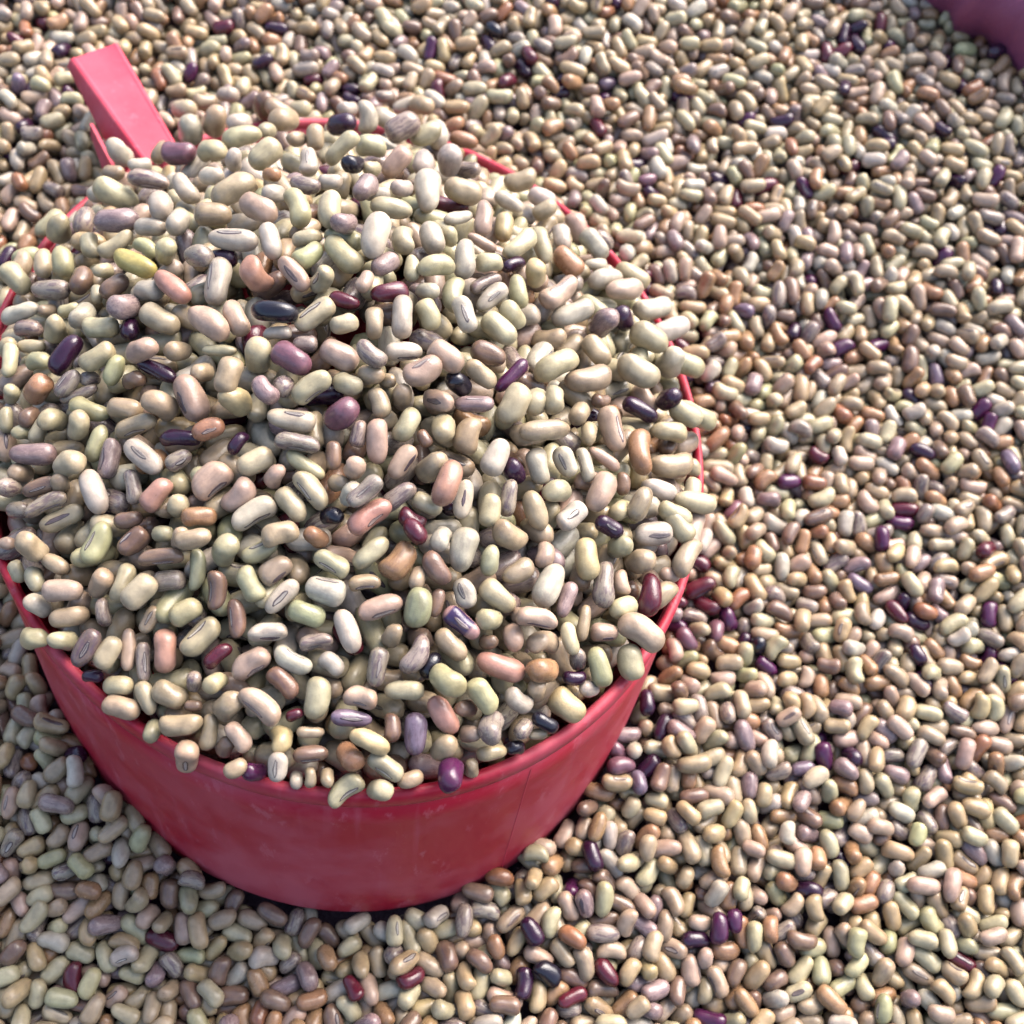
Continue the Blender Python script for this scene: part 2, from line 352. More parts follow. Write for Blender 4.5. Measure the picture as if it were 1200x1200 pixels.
# the heap's top layer: x, y, z (1/20 mm), axis azimuth, axis elevation, roll (degrees), length, width (1/20 mm), colour, eye in view
TOP = [
(1325,-1067,1345,168,26,175,203,114,3,0), (-412,-694,1763,132,30,66,187,106,3,1), (109,-18,2067,88,18,201,201,110,7,0), (1193,67,1526,179,25,275,206,128,0,0), (960,-1040,1498,75,13,236,185,106,7,0), (857,-157,1705,43,1,168,217,109,0,0),
(839,-1348,1405,180,18,229,192,92,4,0), (-263,-978,1680,47,24,273,163,114,3,1), (546,-881,1777,81,17,154,185,97,4,0), (-422,-416,1869,149,-2,160,204,102,3,0), (639,-1035,1616,85,29,199,170,103,7,0), (305,-1034,1709,49,9,290,182,91,4,1),
(77,-1662,1420,152,8,69,175,88,3,1), (-447,-206,1874,94,23,37,203,99,7,1), (-93,-1066,1653,41,14,273,178,92,7,1), (-183,-1456,1436,55,18,19,170,90,0,1), (850,-537,1744,26,-8,159,213,86,2,0), (988,-146,1648,35,-9,103,215,104,2,0),
(720,-460,1771,69,25,102,172,109,0,0), (-694,-1002,1527,125,19,189,184,94,7,0), (-1137,551,1549,14,-32,96,213,115,0,0), (215,522,1877,101,12,143,216,115,7,0), (-179,-402,1967,2,5,137,184,89,15,0), (1378,-289,1395,32,-16,88,216,112,2,0),
(-529,302,1894,43,16,198,207,105,2,0), (0,-85,2009,142,8,259,191,98,0,0), (-631,-1177,1467,78,23,19,171,93,1,1), (-529,-904,1648,150,7,25,178,94,7,1), (1108,-322,1579,118,28,337,195,97,3,1), (430,-1125,1611,62,14,108,156,102,8,0),
(-426,-50,1952,4,3,355,200,88,7,1), (1233,-353,1518,100,6,229,214,97,8,0), (-31,-761,1820,4,-4,4,181,82,7,1), (-81,-552,1902,149,-8,209,167,105,17,0), (205,-1268,1567,171,-4,338,149,101,7,1), (1097,-622,1557,75,13,146,175,105,3,0),
(-1033,283,1641,3,14,137,208,109,16,0), (384,-515,1917,43,4,5,160,100,3,1), (1083,-875,1469,104,20,246,171,97,11,0), (-640,-336,1758,155,0,235,181,99,0,0), (-295,-1505,1386,103,34,169,160,85,4,0), (1093,-1388,1289,154,15,273,149,104,11,0),
(524,-1264,1555,90,31,120,149,96,9,0), (-375,124,1974,153,-1,196,180,108,3,0), (1341,-900,1349,90,19,137,181,93,14,0), (247,-1585,1396,92,26,117,152,89,0,0), (-800,-1070,1427,26,23,327,182,84,0,1), (-822,-68,1762,157,-5,280,213,91,10,0),
(-977,-857,1489,9,4,75,181,86,16,0), (6,-1519,1428,37,28,277,154,89,3,1), (1231,326,1473,177,23,202,189,120,0,0), (14,-646,1879,36,28,271,166,88,0,1), (398,-1282,1543,29,7,282,166,80,3,1), (275,-763,1787,103,43,239,170,82,3,0),
(91,-981,1729,145,21,67,169,81,0,1), (80,-494,1900,164,12,243,154,100,3,0), (-413,-1367,1509,52,25,210,144,95,0,0), (133,-703,1824,178,-57,253,163,104,17,0), (674,-1554,1373,144,32,219,157,85,4,0), (305,-1375,1507,125,25,159,165,79,7,0),
(-42,-360,1946,44,19,7,176,85,0,1), (-977,-462,1611,63,32,179,183,88,12,0), (592,-1623,1338,100,25,130,153,84,20,0), (268,-303,1959,100,26,183,175,85,7,0), (-614,-236,1839,147,4,211,191,88,4,0), (887,195,1658,37,4,131,203,95,7,0),
(1162,-932,1413,93,14,218,191,86,5,0), (816,241,1712,56,0,9,215,95,3,1), (-180,-1729,1320,8,16,103,159,78,2,0), (663,-1480,1483,135,-25,230,155,94,1,0), (548,-1404,1482,71,16,119,157,79,5,0), (792,-919,1588,16,-44,66,162,100,2,0),
(350,636,1820,17,-18,112,173,118,2,0), (-518,-717,1720,26,-51,148,152,101,2,0), (786,-1135,1513,159,23,221,155,88,0,0), (-300,-192,1926,20,-62,43,159,104,4,0), (1326,-654,1400,24,-8,312,167,101,7,1), (-714,-1333,1374,3,13,134,154,87,3,0),
(693,-690,1729,75,23,179,151,95,7,0), (396,-1823,1243,46,22,298,147,78,0,1), (-209,-524,1859,117,-75,342,168,106,0,0), (1474,-696,1351,69,0,225,196,90,2,0), (736,-1732,1307,91,-27,222,153,94,13,0), (580,-633,1754,78,36,222,146,95,2,0),
(-128,-898,1724,40,7,150,143,93,0,0), (-277,-662,1878,83,23,200,148,93,2,0), (615,-144,1828,151,12,272,164,95,0,0), (1305,-1153,1269,112,29,244,143,103,0,0), (-555,-1544,1383,71,26,337,148,79,19,1), (144,-1491,1448,161,5,333,151,79,7,1),
(-36,1347,1562,38,20,183,186,132,5,0), (866,-795,1598,127,34,242,158,85,2,0), (454,-1706,1390,176,25,179,156,72,11,0), (794,-1484,1422,144,30,147,145,85,1,0), (1185,-1245,1348,118,28,196,156,83,1,0), (331,-1124,1626,51,15,149,158,75,0,0),
(-238,182,1966,119,9,138,190,91,1,0), (13,-852,1810,5,-6,270,168,70,5,1), (1489,-431,1363,16,-18,122,198,92,0,0), (-677,-1401,1318,17,11,146,150,82,2,0), (64,-1309,1545,55,19,330,154,74,7,1), (679,-1258,1496,154,16,31,157,75,18,1),
(-492,637,1828,50,22,166,166,111,0,0), (656,-1334,1466,150,19,216,145,80,2,0), (1099,583,1489,35,-13,156,206,102,3,0), (159,-1348,1527,176,12,221,138,85,9,0), (932,-1204,1524,9,-13,272,159,76,3,1), (22,-1147,1675,28,5,204,138,85,2,0),
(-675,-875,1566,93,29,33,159,79,16,1), (438,73,1951,96,23,173,173,90,7,0), (-247,-1631,1324,171,17,225,132,90,2,0), (1248,657,1345,38,-11,70,216,105,7,0), (29,-1022,1684,138,4,171,153,81,0,0), (453,-419,1909,155,9,188,151,101,3,0),
(346,-31,1981,39,-15,184,168,88,0,0), (-155,-199,1974,145,21,47,163,80,3,1), (280,-996,1793,49,19,339,149,74,5,1), (-448,-1031,1615,58,26,205,142,82,4,0), (-685,937,1664,29,9,167,194,97,0,0), (-160,-1015,1667,43,36,102,146,87,3,0),
(-789,-299,1752,74,-39,99,164,106,16,0), (528,-1507,1409,6,10,162,145,74,0,0), (-828,-511,1685,34,23,74,154,87,1,0), (-330,-372,1873,126,10,255,166,86,3,0), (-999,595,1620,6,-5,256,191,87,5,1), (-405,-1680,1267,171,-8,163,143,79,2,0),
(-364,-1259,1577,14,7,272,164,64,6,1), (-47,-1294,1564,134,38,256,138,79,0,0), (-586,201,1837,11,3,156,157,99,2,0), (484,-193,1915,122,23,19,153,87,7,1), (562,-1129,1610,143,29,276,140,81,6,0), (1021,214,1620,144,-63,221,178,109,16,0),
(113,270,1966,13,-11,168,180,85,0,0), (-158,-1326,1538,100,36,44,143,74,6,1), (-1205,-54,1522,172,-19,279,190,88,5,0), (-604,-765,1641,10,30,269,180,73,2,1), (426,-1459,1449,91,22,347,144,74,5,1), (-38,-1656,1368,1,61,113,146,94,2,0),
(625,384,1804,61,1,91,200,89,0,0), (1349,321,1365,105,-72,302,190,121,7,0), (985,-1337,1415,34,-33,73,143,92,8,0), (-248,-706,1802,33,-52,183,152,99,11,0), (1254,-605,1505,72,26,186,151,88,2,0), (24,-1232,1581,43,19,279,128,85,3,1),
(-1443,116,1377,145,21,172,166,99,0,0), (-290,-22,1952,117,18,235,165,83,7,0), (363,-676,1804,70,24,142,142,83,0,0), (43,756,1814,46,40,130,166,100,3,0), (208,-1184,1608,162,8,72,141,75,0,1), (-161,-1191,1580,13,77,146,144,91,0,0),
(850,-627,1644,117,26,230,146,86,7,0), (374,-808,1754,63,27,288,144,77,3,1), (-263,-1210,1648,18,10,110,135,74,2,0), (-819,-678,1579,161,-9,239,183,81,1,0), (244,954,1720,109,-74,4,181,117,7,0), (844,-1563,1363,89,-21,238,141,90,5,0),
(594,-277,1819,178,12,207,146,87,6,0), (-859,-1056,1475,33,16,268,171,61,5,1), (-74,-1392,1489,109,25,43,144,69,6,1), (127,-1558,1411,149,16,145,137,73,6,0), (43,-1425,1490,15,5,280,143,68,7,1), (-189,736,1852,40,37,197,191,79,0,0),
(293,174,1936,118,11,154,152,97,7,0), (-248,-1254,1530,97,35,102,156,64,9,0), (-141,-1810,1253,42,84,304,145,88,3,1), (-962,886,1559,172,-17,291,172,112,17,0), (-872,-353,1677,180,-14,278,149,89,0,0), (-249,-1394,1476,36,19,209,124,85,1,0),
(-1066,-568,1506,5,61,111,152,101,8,0), (1357,-141,1423,20,-21,163,178,89,0,0), (-644,-525,1776,179,-44,187,149,91,3,0), (1001,-751,1543,55,1,342,139,92,7,1), (834,561,1608,151,20,283,162,100,8,0), (1006,61,1604,139,15,209,156,95,2,0),
(-866,-1203,1415,6,-62,73,136,88,2,0), (516,-1746,1309,160,15,70,141,73,0,1), (-483,-1539,1367,70,26,219,128,80,0,0), (-89,99,2056,99,13,210,171,94,0,0), (841,-1028,1532,43,5,85,135,83,2,0), (373,-1623,1368,12,-12,326,149,63,20,1),
(972,-1225,1405,37,-35,206,145,88,2,0), (-803,-932,1562,180,-45,178,143,95,0,0), (478,-791,1736,168,-62,311,159,99,2,0), (-317,-810,1749,32,10,307,126,82,8,1), (391,-1560,1402,176,-7,72,124,79,3,1), (581,-379,1811,167,30,164,147,75,2,0),
(-501,-1167,1503,49,21,18,126,82,6,1), (-278,-1095,1619,16,-4,142,130,76,8,0), (200,-528,1971,158,21,268,132,77,5,0), (705,-863,1640,90,31,123,129,83,0,0), (-958,1387,1381,133,-67,308,198,121,2,0), (-1307,-144,1453,15,25,187,185,76,7,0),
(939,848,1489,153,30,213,176,98,7,0), (606,-863,1675,90,29,353,151,77,7,1), (562,1,1844,55,10,321,162,78,7,1), (-668,-694,1639,173,-9,202,143,85,2,0), (-837,303,1748,109,-15,199,177,108,7,0), (298,-415,1895,19,-5,268,144,73,7,1),
(391,-1728,1306,131,-26,268,132,83,8,0), (1420,2,1397,173,21,280,163,97,0,0), (580,-508,1787,10,4,0,154,68,16,1), (1291,-778,1377,150,-59,210,147,94,2,0), (-1210,104,1535,115,24,145,148,96,1,0), (-1068,1330,1345,121,-69,14,193,128,7,0),
(355,-228,1917,126,31,232,129,87,0,0), (1221,-104,1480,171,19,163,168,76,12,0), (-956,-707,1510,77,-46,172,151,93,0,0), (693,-1640,1305,2,67,84,140,85,2,0), (204,-215,1979,31,-9,151,154,80,14,0), (-1352,404,1432,166,-71,267,164,108,0,0),
(946,-554,1611,136,37,44,129,87,7,1), (-796,477,1712,135,10,243,171,85,7,0), (557,1161,1526,27,16,75,169,101,2,0), (453,-552,1818,148,-25,60,138,84,3,1), (-335,-1294,1494,12,8,160,122,80,5,0), (-743,-814,1560,79,34,145,153,74,1,0),
(711,495,1731,111,10,183,195,85,0,0), (-993,160,1628,37,26,67,174,76,0,0), (1334,540,1346,38,1,107,214,104,7,0), (-574,1234,1572,70,-30,130,187,116,2,0), (-500,-1298,1439,85,20,138,149,76,0,0), (462,446,1855,96,11,114,183,76,3,0),
(-586,-556,1720,165,5,85,180,63,12,1), (934,-685,1590,53,-40,163,147,92,0,0), (-1359,1146,1290,59,-64,70,179,112,7,0), (-87,-1728,1296,91,34,130,132,63,2,0), (763,-793,1640,90,32,188,147,67,5,0), (387,-924,1707,40,24,194,142,71,5,0),
(671,-1163,1539,123,23,32,115,81,7,1), (130,-590,1866,146,-23,264,134,83,0,0), (-829,-759,1575,56,69,97,130,85,0,0), (-427,-1505,1351,103,22,106,157,53,3,0), (22,-1748,1342,140,18,131,120,67,3,0), (252,-629,1840,122,19,139,124,77,2,0),
(-587,-1301,1407,25,63,52,133,82,2,0), (263,-1747,1305,17,-1,281,125,62,6,1), (-138,-703,1884,144,19,222,119,76,16,0), (-95,901,1761,9,-7,187,143,102,0,0), (489,-647,1780,98,-22,130,140,89,2,0), (694,-319,1770,56,17,118,180,58,13,0),
(425,-81,1902,92,10,240,164,88,0,0), (-125,-104,1990,53,9,98,136,81,1,0), (-42,-1182,1603,34,13,13,139,69,1,1), (656,116,1795,112,28,204,149,80,1,0), (-2,311,2008,79,-8,106,148,91,16,0), (173,-340,1939,102,22,181,130,74,2,0),
(48,-890,1746,158,12,247,167,60,0,0), (68,1408,1506,37,20,66,174,104,0,0), (-1105,-269,1533,170,-78,341,141,92,0,0), (864,-1243,1440,102,-22,193,130,82,3,0), (-241,1514,1467,113,56,136,167,98,7,0), (-1083,-16,1568,98,-6,133,145,94,6,0),
(737,-1029,1570,90,38,190,121,71,0,0), (-421,-823,1686,180,-15,164,162,61,12,0), (-325,-1647,1303,126,22,150,128,63,0,0), (1011,632,1489,39,-11,178,192,96,7,0), (-731,198,1768,90,-7,190,148,94,7,0), (-921,-599,1609,59,27,7,128,75,5,1),
(-860,217,1700,176,-16,222,148,82,7,0), (-17,15,2072,66,-33,47,143,87,16,0), (-541,-121,1902,151,-31,189,137,88,5,0), (-757,-541,1662,83,26,188,130,75,1,0), (1426,-590,1396,148,26,248,152,90,0,0), (170,-1816,1315,97,35,10,104,72,7,1),
(1031,-1049,1442,79,17,233,147,62,16,0), (-436,-1612,1287,175,-27,205,122,75,0,0), (1336,-431,1398,8,-23,172,168,80,7,0), (-296,597,1859,103,5,11,149,91,7,1), (-364,-1540,1348,106,30,339,144,53,5,1), (197,90,1976,101,-7,246,138,89,0,0),
(920,-1435,1346,3,-45,97,122,76,7,0), (-553,-984,1571,115,28,133,136,61,5,0), (156,-1721,1318,106,-32,125,127,78,11,0), (710,239,1790,50,-80,96,144,88,11,0), (-811,-1359,1283,13,-55,206,117,77,7,0), (74,-391,1956,22,7,143,112,78,0,0),
(1202,-767,1436,137,-60,319,143,87,0,0), (-680,-1474,1279,52,-47,116,122,76,0,0), (-897,-122,1672,49,16,159,135,79,6,0), (-795,-1459,1227,160,-41,203,132,83,0,0), (-1253,-398,1450,104,16,94,158,67,0,0), (-49,-206,1981,172,-68,49,129,80,0,1),
(-798,854,1625,160,-31,199,159,97,0,0), (209,-1426,1486,16,13,280,123,58,5,1), (-897,-994,1488,22,20,307,140,67,6,1), (509,-1807,1253,152,-54,196,119,78,0,0), (-521,-487,1769,53,-33,75,123,80,2,0), (545,516,1768,95,13,194,147,84,11,0),
(1062,-1198,1424,115,19,267,128,61,0,0), (657,-33,1799,15,-54,70,143,91,0,0), (-303,1242,1597,169,-36,212,159,101,12,0), (1146,-741,1508,174,24,36,123,75,12,1), (511,-455,1822,28,-52,87,130,80,15,0), (161,-93,1999,57,-3,200,125,81,16,0),
(-718,-217,1774,166,-24,185,136,89,7,0), (467,-1053,1698,140,11,192,111,70,14,0), (-111,-1506,1419,46,24,201,118,58,14,0), (1023,-1484,1315,171,24,224,109,59,15,0), (175,-1040,1679,150,-42,174,114,70,15,0), (-204,-838,1736,61,22,181,99,55,12,0),
(1004,-1509,1273,26,-10,134,77,43,2,0), (-246,2019,1247,20,-2,97,116,74,5,0), (-421,472,1862,144,-31,239,97,64,8,0), (432,-704,1778,135,25,258,73,50,6,0), (961,708,1494,34,-17,125,124,62,7,0), (277,-1811,1266,103,31,165,73,42,2,0),
(-433,922,1718,60,-27,56,114,75,2,0), (799,-1664,1241,124,79,186,87,53,2,0), (-158,-1658,1327,11,0,170,64,42,6,0), (186,-1645,1364,26,15,182,69,42,14,0), (228,-1808,1227,105,-36,180,83,52,7,0), (1052,-192,1587,43,-29,61,98,61,6,0),
(267,-541,1865,127,-44,259,101,61,2,0), (-613,1083,1609,74,-31,174,126,78,0,0), (333,-1802,1268,103,-28,216,84,52,2,0), (-537,-1586,1270,1,17,183,82,48,12,0), (-1083,-168,1545,14,26,95,98,56,0,0), (-1200,-125,1478,61,-35,48,93,57,2,0),
(781,-1287,1452,152,-47,290,86,54,6,0), (-34,604,1878,55,-26,48,99,65,0,0), (-980,-21,1645,67,-35,140,104,68,0,0), (937,-1573,1267,35,-40,165,85,54,15,0), (-172,-1590,1362,86,75,182,86,53,5,0), (-972,-128,1618,108,11,160,84,55,0,0),
(-1008,-1135,1298,172,-26,206,77,51,3,0), (-605,1635,1357,154,-25,300,137,85,0,0), (-1085,-708,1414,67,-43,145,99,65,0,0), (-1103,1016,1437,60,41,135,123,79,2,0), (-855,-544,1595,59,-37,184,94,58,5,0), (1184,-622,1467,65,-26,133,120,77,0,0),
(-385,1744,1328,61,-26,47,137,87,7,0), (952,-1523,1315,68,-29,192,102,64,5,0), (-161,-438,1898,2,18,178,116,51,7,0), (-1112,1714,1247,29,-8,72,130,79,2,0), (111,-216,2012,80,3,148,101,63,3,0), (774,-1577,1318,150,-52,167,105,64,3,0),
(1420,-756,1301,30,-24,90,102,66,3,0), (-136,1967,1247,26,17,106,139,81,7,0), (-20,-1762,1284,32,67,193,96,63,6,0), (743,-1509,1360,41,-43,192,102,64,6,0), (-670,-584,1674,174,-39,198,109,69,6,0), (1161,-1306,1290,43,-43,150,105,67,7,0),
(616,277,1785,48,-8,175,121,57,12,0), (-837,-966,1496,128,-60,354,128,79,2,0), (352,238,1904,76,-68,70,112,74,0,0), (1102,-1302,1340,15,-6,106,92,55,12,0), (-398,-1144,1548,155,-39,231,99,65,0,0), (-1211,-520,1391,2,78,9,101,67,0,0),
(-403,-585,1783,75,-43,175,120,73,2,0), (335,983,1668,146,-31,54,133,83,5,1), (478,310,1841,176,22,249,139,50,3,0), (1183,-506,1486,100,25,151,99,60,6,0), (178,-930,1727,154,-38,199,98,65,2,0), (-364,-1056,1607,117,-60,347,131,82,0,0),
(118,480,1905,61,-29,74,125,76,7,0), (-696,540,1746,157,-26,277,133,85,7,0), (-1202,-304,1448,3,11,83,126,62,0,0), (1105,-1227,1346,173,81,236,110,67,5,0), (325,-575,1843,96,-69,353,118,78,2,0), (-1162,904,1436,25,-7,84,115,78,7,0),
(-1023,1797,1247,170,-17,222,134,88,7,0), (-1301,915,1355,163,-23,274,126,79,2,0), (582,-1221,1538,85,30,140,108,54,6,0), (-360,-502,1824,2,11,159,139,45,0,0), (-159,398,1938,1,11,99,104,69,7,0), (504,-1162,1582,85,-7,190,102,65,2,0),
(972,-315,1627,76,-11,124,117,78,2,0), (-858,-1186,1345,156,18,34,104,50,5,1), (364,411,1862,47,-14,118,157,57,7,0), (-1286,-334,1440,2,72,112,122,74,0,0), (981,1032,1364,15,-42,173,133,88,5,0), (254,-46,1964,101,16,130,118,64,0,0),
(-931,-1236,1286,126,26,205,92,62,0,0), (-833,80,1714,152,-4,161,130,68,1,0), (206,-754,1800,90,36,181,104,60,5,0), (1020,-381,1595,94,-8,170,116,72,2,0), (-102,552,1925,70,-32,53,133,83,15,0), (249,-1685,1339,15,-8,131,100,42,2,0),
(-1067,-666,1462,81,-16,193,106,71,6,0), (207,-553,1891,147,-37,231,119,78,2,0), (-285,-1730,1237,96,-20,140,97,63,0,0), (137,-1112,1645,30,-54,106,108,70,8,0), (-50,-473,1904,11,4,163,96,62,5,0), (40,353,1954,14,1,149,111,62,7,0),
(-1181,-644,1390,105,28,182,111,60,0,0), (-354,943,1727,102,46,166,125,89,2,0), (-312,-1190,1607,140,-79,342,117,75,2,0), (329,-126,1936,158,-29,223,110,70,7,0), (-642,678,1736,133,-82,306,121,80,7,0), (975,-1383,1339,110,85,209,110,71,2,0),
(-550,-1390,1373,115,27,210,109,54,5,0), (-361,290,1916,75,-35,106,143,86,7,0), (-997,-1017,1349,159,-36,220,115,74,5,0), (-97,-1585,1378,67,-33,190,107,68,0,0), (50,-283,1965,172,-1,230,124,62,14,0), (-811,1315,1452,62,-27,133,154,97,7,0),
(-1133,-398,1471,169,-32,180,128,79,1,0), (87,-1815,1247,43,-48,81,108,68,13,0), (-755,-353,1697,105,-12,145,124,77,12,0), (-1197,1620,1247,158,-24,284,158,102,0,0), (1228,-893,1386,112,27,235,104,64,3,0), (1107,383,1500,41,-64,66,148,93,12,0),
(-88,-645,1851,104,-39,145,124,83,5,0), (-406,-899,1658,42,14,304,105,72,5,1), (859,-1614,1282,25,-7,154,118,59,2,0), (229,-985,1747,15,70,122,113,75,7,0), (458,-1357,1498,3,76,152,118,74,2,0), (-1129,212,1546,116,0,244,133,84,0,0),
(926,-931,1528,89,-4,123,112,73,3,0), (-46,-939,1718,9,69,159,111,70,3,0), (604,-1753,1263,35,-6,143,99,63,2,0), (-463,-85,1881,8,6,132,122,77,12,0), (1095,-448,1544,164,20,189,151,54,3,0), (-41,1934,1288,140,-30,212,163,105,2,0),
(-1023,-898,1417,84,-50,163,131,80,2,0), (-539,-1095,1525,14,15,122,111,66,6,0), (692,969,1534,27,29,111,128,85,0,0), (-1318,148,1464,109,9,231,152,85,0,0), (-721,6,1777,166,-75,241,131,85,0,0), (791,754,1569,104,3,205,145,89,7,0),
(35,-1841,1302,42,7,92,87,62,2,0), (511,-1622,1351,102,16,132,107,63,6,0), (884,-1163,1465,147,-48,253,109,71,3,0), (1338,27,1436,141,-61,291,147,90,12,0), (-850,-1270,1309,126,-10,141,119,72,0,0), (-1258,-200,1430,175,-18,168,136,75,5,0),
(1107,-1100,1389,89,20,192,145,51,2,0), (-781,-1228,1369,159,1,214,126,66,2,0), (-1014,-717,1452,84,27,180,118,64,0,0), (330,-1219,1581,15,5,280,118,59,2,1), (-1041,-970,1416,71,-47,83,121,80,5,0), (527,61,1855,46,1,279,153,61,5,1),
(136,-843,1765,103,28,113,111,60,6,0), (230,1592,1374,179,5,193,155,85,8,0), (601,-1413,1442,69,24,185,107,64,15,0), (799,-378,1712,86,-39,133,174,111,0,0), (-1455,264,1369,28,15,132,137,87,1,0), (-152,-18,1994,14,14,145,125,70,0,0),
(557,-1016,1630,81,-23,214,121,76,7,0), (445,-987,1670,166,15,265,109,71,14,0), (773,-1217,1483,49,-44,149,123,82,0,0), (274,-1479,1453,155,16,175,100,68,7,0), (1188,-1099,1349,20,-14,281,115,74,3,1), (-372,-1414,1418,68,31,352,108,59,2,1),
(144,842,1765,100,0,122,162,101,7,0), (-699,1588,1365,173,20,258,156,100,2,0), (532,127,1903,27,-11,167,120,79,0,0), (223,-909,1799,127,-67,16,127,80,3,0), (-883,-609,1570,21,21,115,162,52,5,0), (772,-533,1701,136,-44,314,138,86,2,0),
(-1221,386,1518,94,6,174,149,93,5,0), (1024,-530,1585,114,19,70,147,59,7,1), (1474,-374,1355,86,10,175,144,81,0,0), (534,818,1661,164,12,221,152,75,7,0), (-251,359,1933,176,-3,289,136,75,5,0), (768,-688,1666,12,-64,41,128,85,12,0),
(-993,-235,1603,91,-17,107,150,91,7,0), (865,-384,1753,98,6,158,126,81,0,0), (-801,1705,1288,111,-66,298,201,126,6,0), (1247,-979,1353,47,-24,159,134,86,0,0), (-147,1568,1432,175,21,284,168,99,7,0), (106,1513,1440,100,-5,223,193,122,7,0),
(669,1028,1545,162,11,203,144,100,7,0), (-1278,724,1408,47,12,135,156,91,7,0), (-1476,561,1304,55,18,108,170,91,0,0), (853,907,1511,130,38,170,163,99,3,0), (487,-920,1685,169,19,243,121,71,0,0), (-1461,206,1365,75,24,95,157,93,2,0),
(1136,792,1397,162,11,232,184,99,0,0), (1401,-848,1294,49,12,194,144,89,2,0), (1501,-502,1283,81,3,242,199,93,3,0), (1402,-555,1414,164,20,281,154,90,0,0), (1476,42,1353,5,-30,125,213,98,0,0), (1403,337,1354,5,-23,151,213,108,0,0),
]
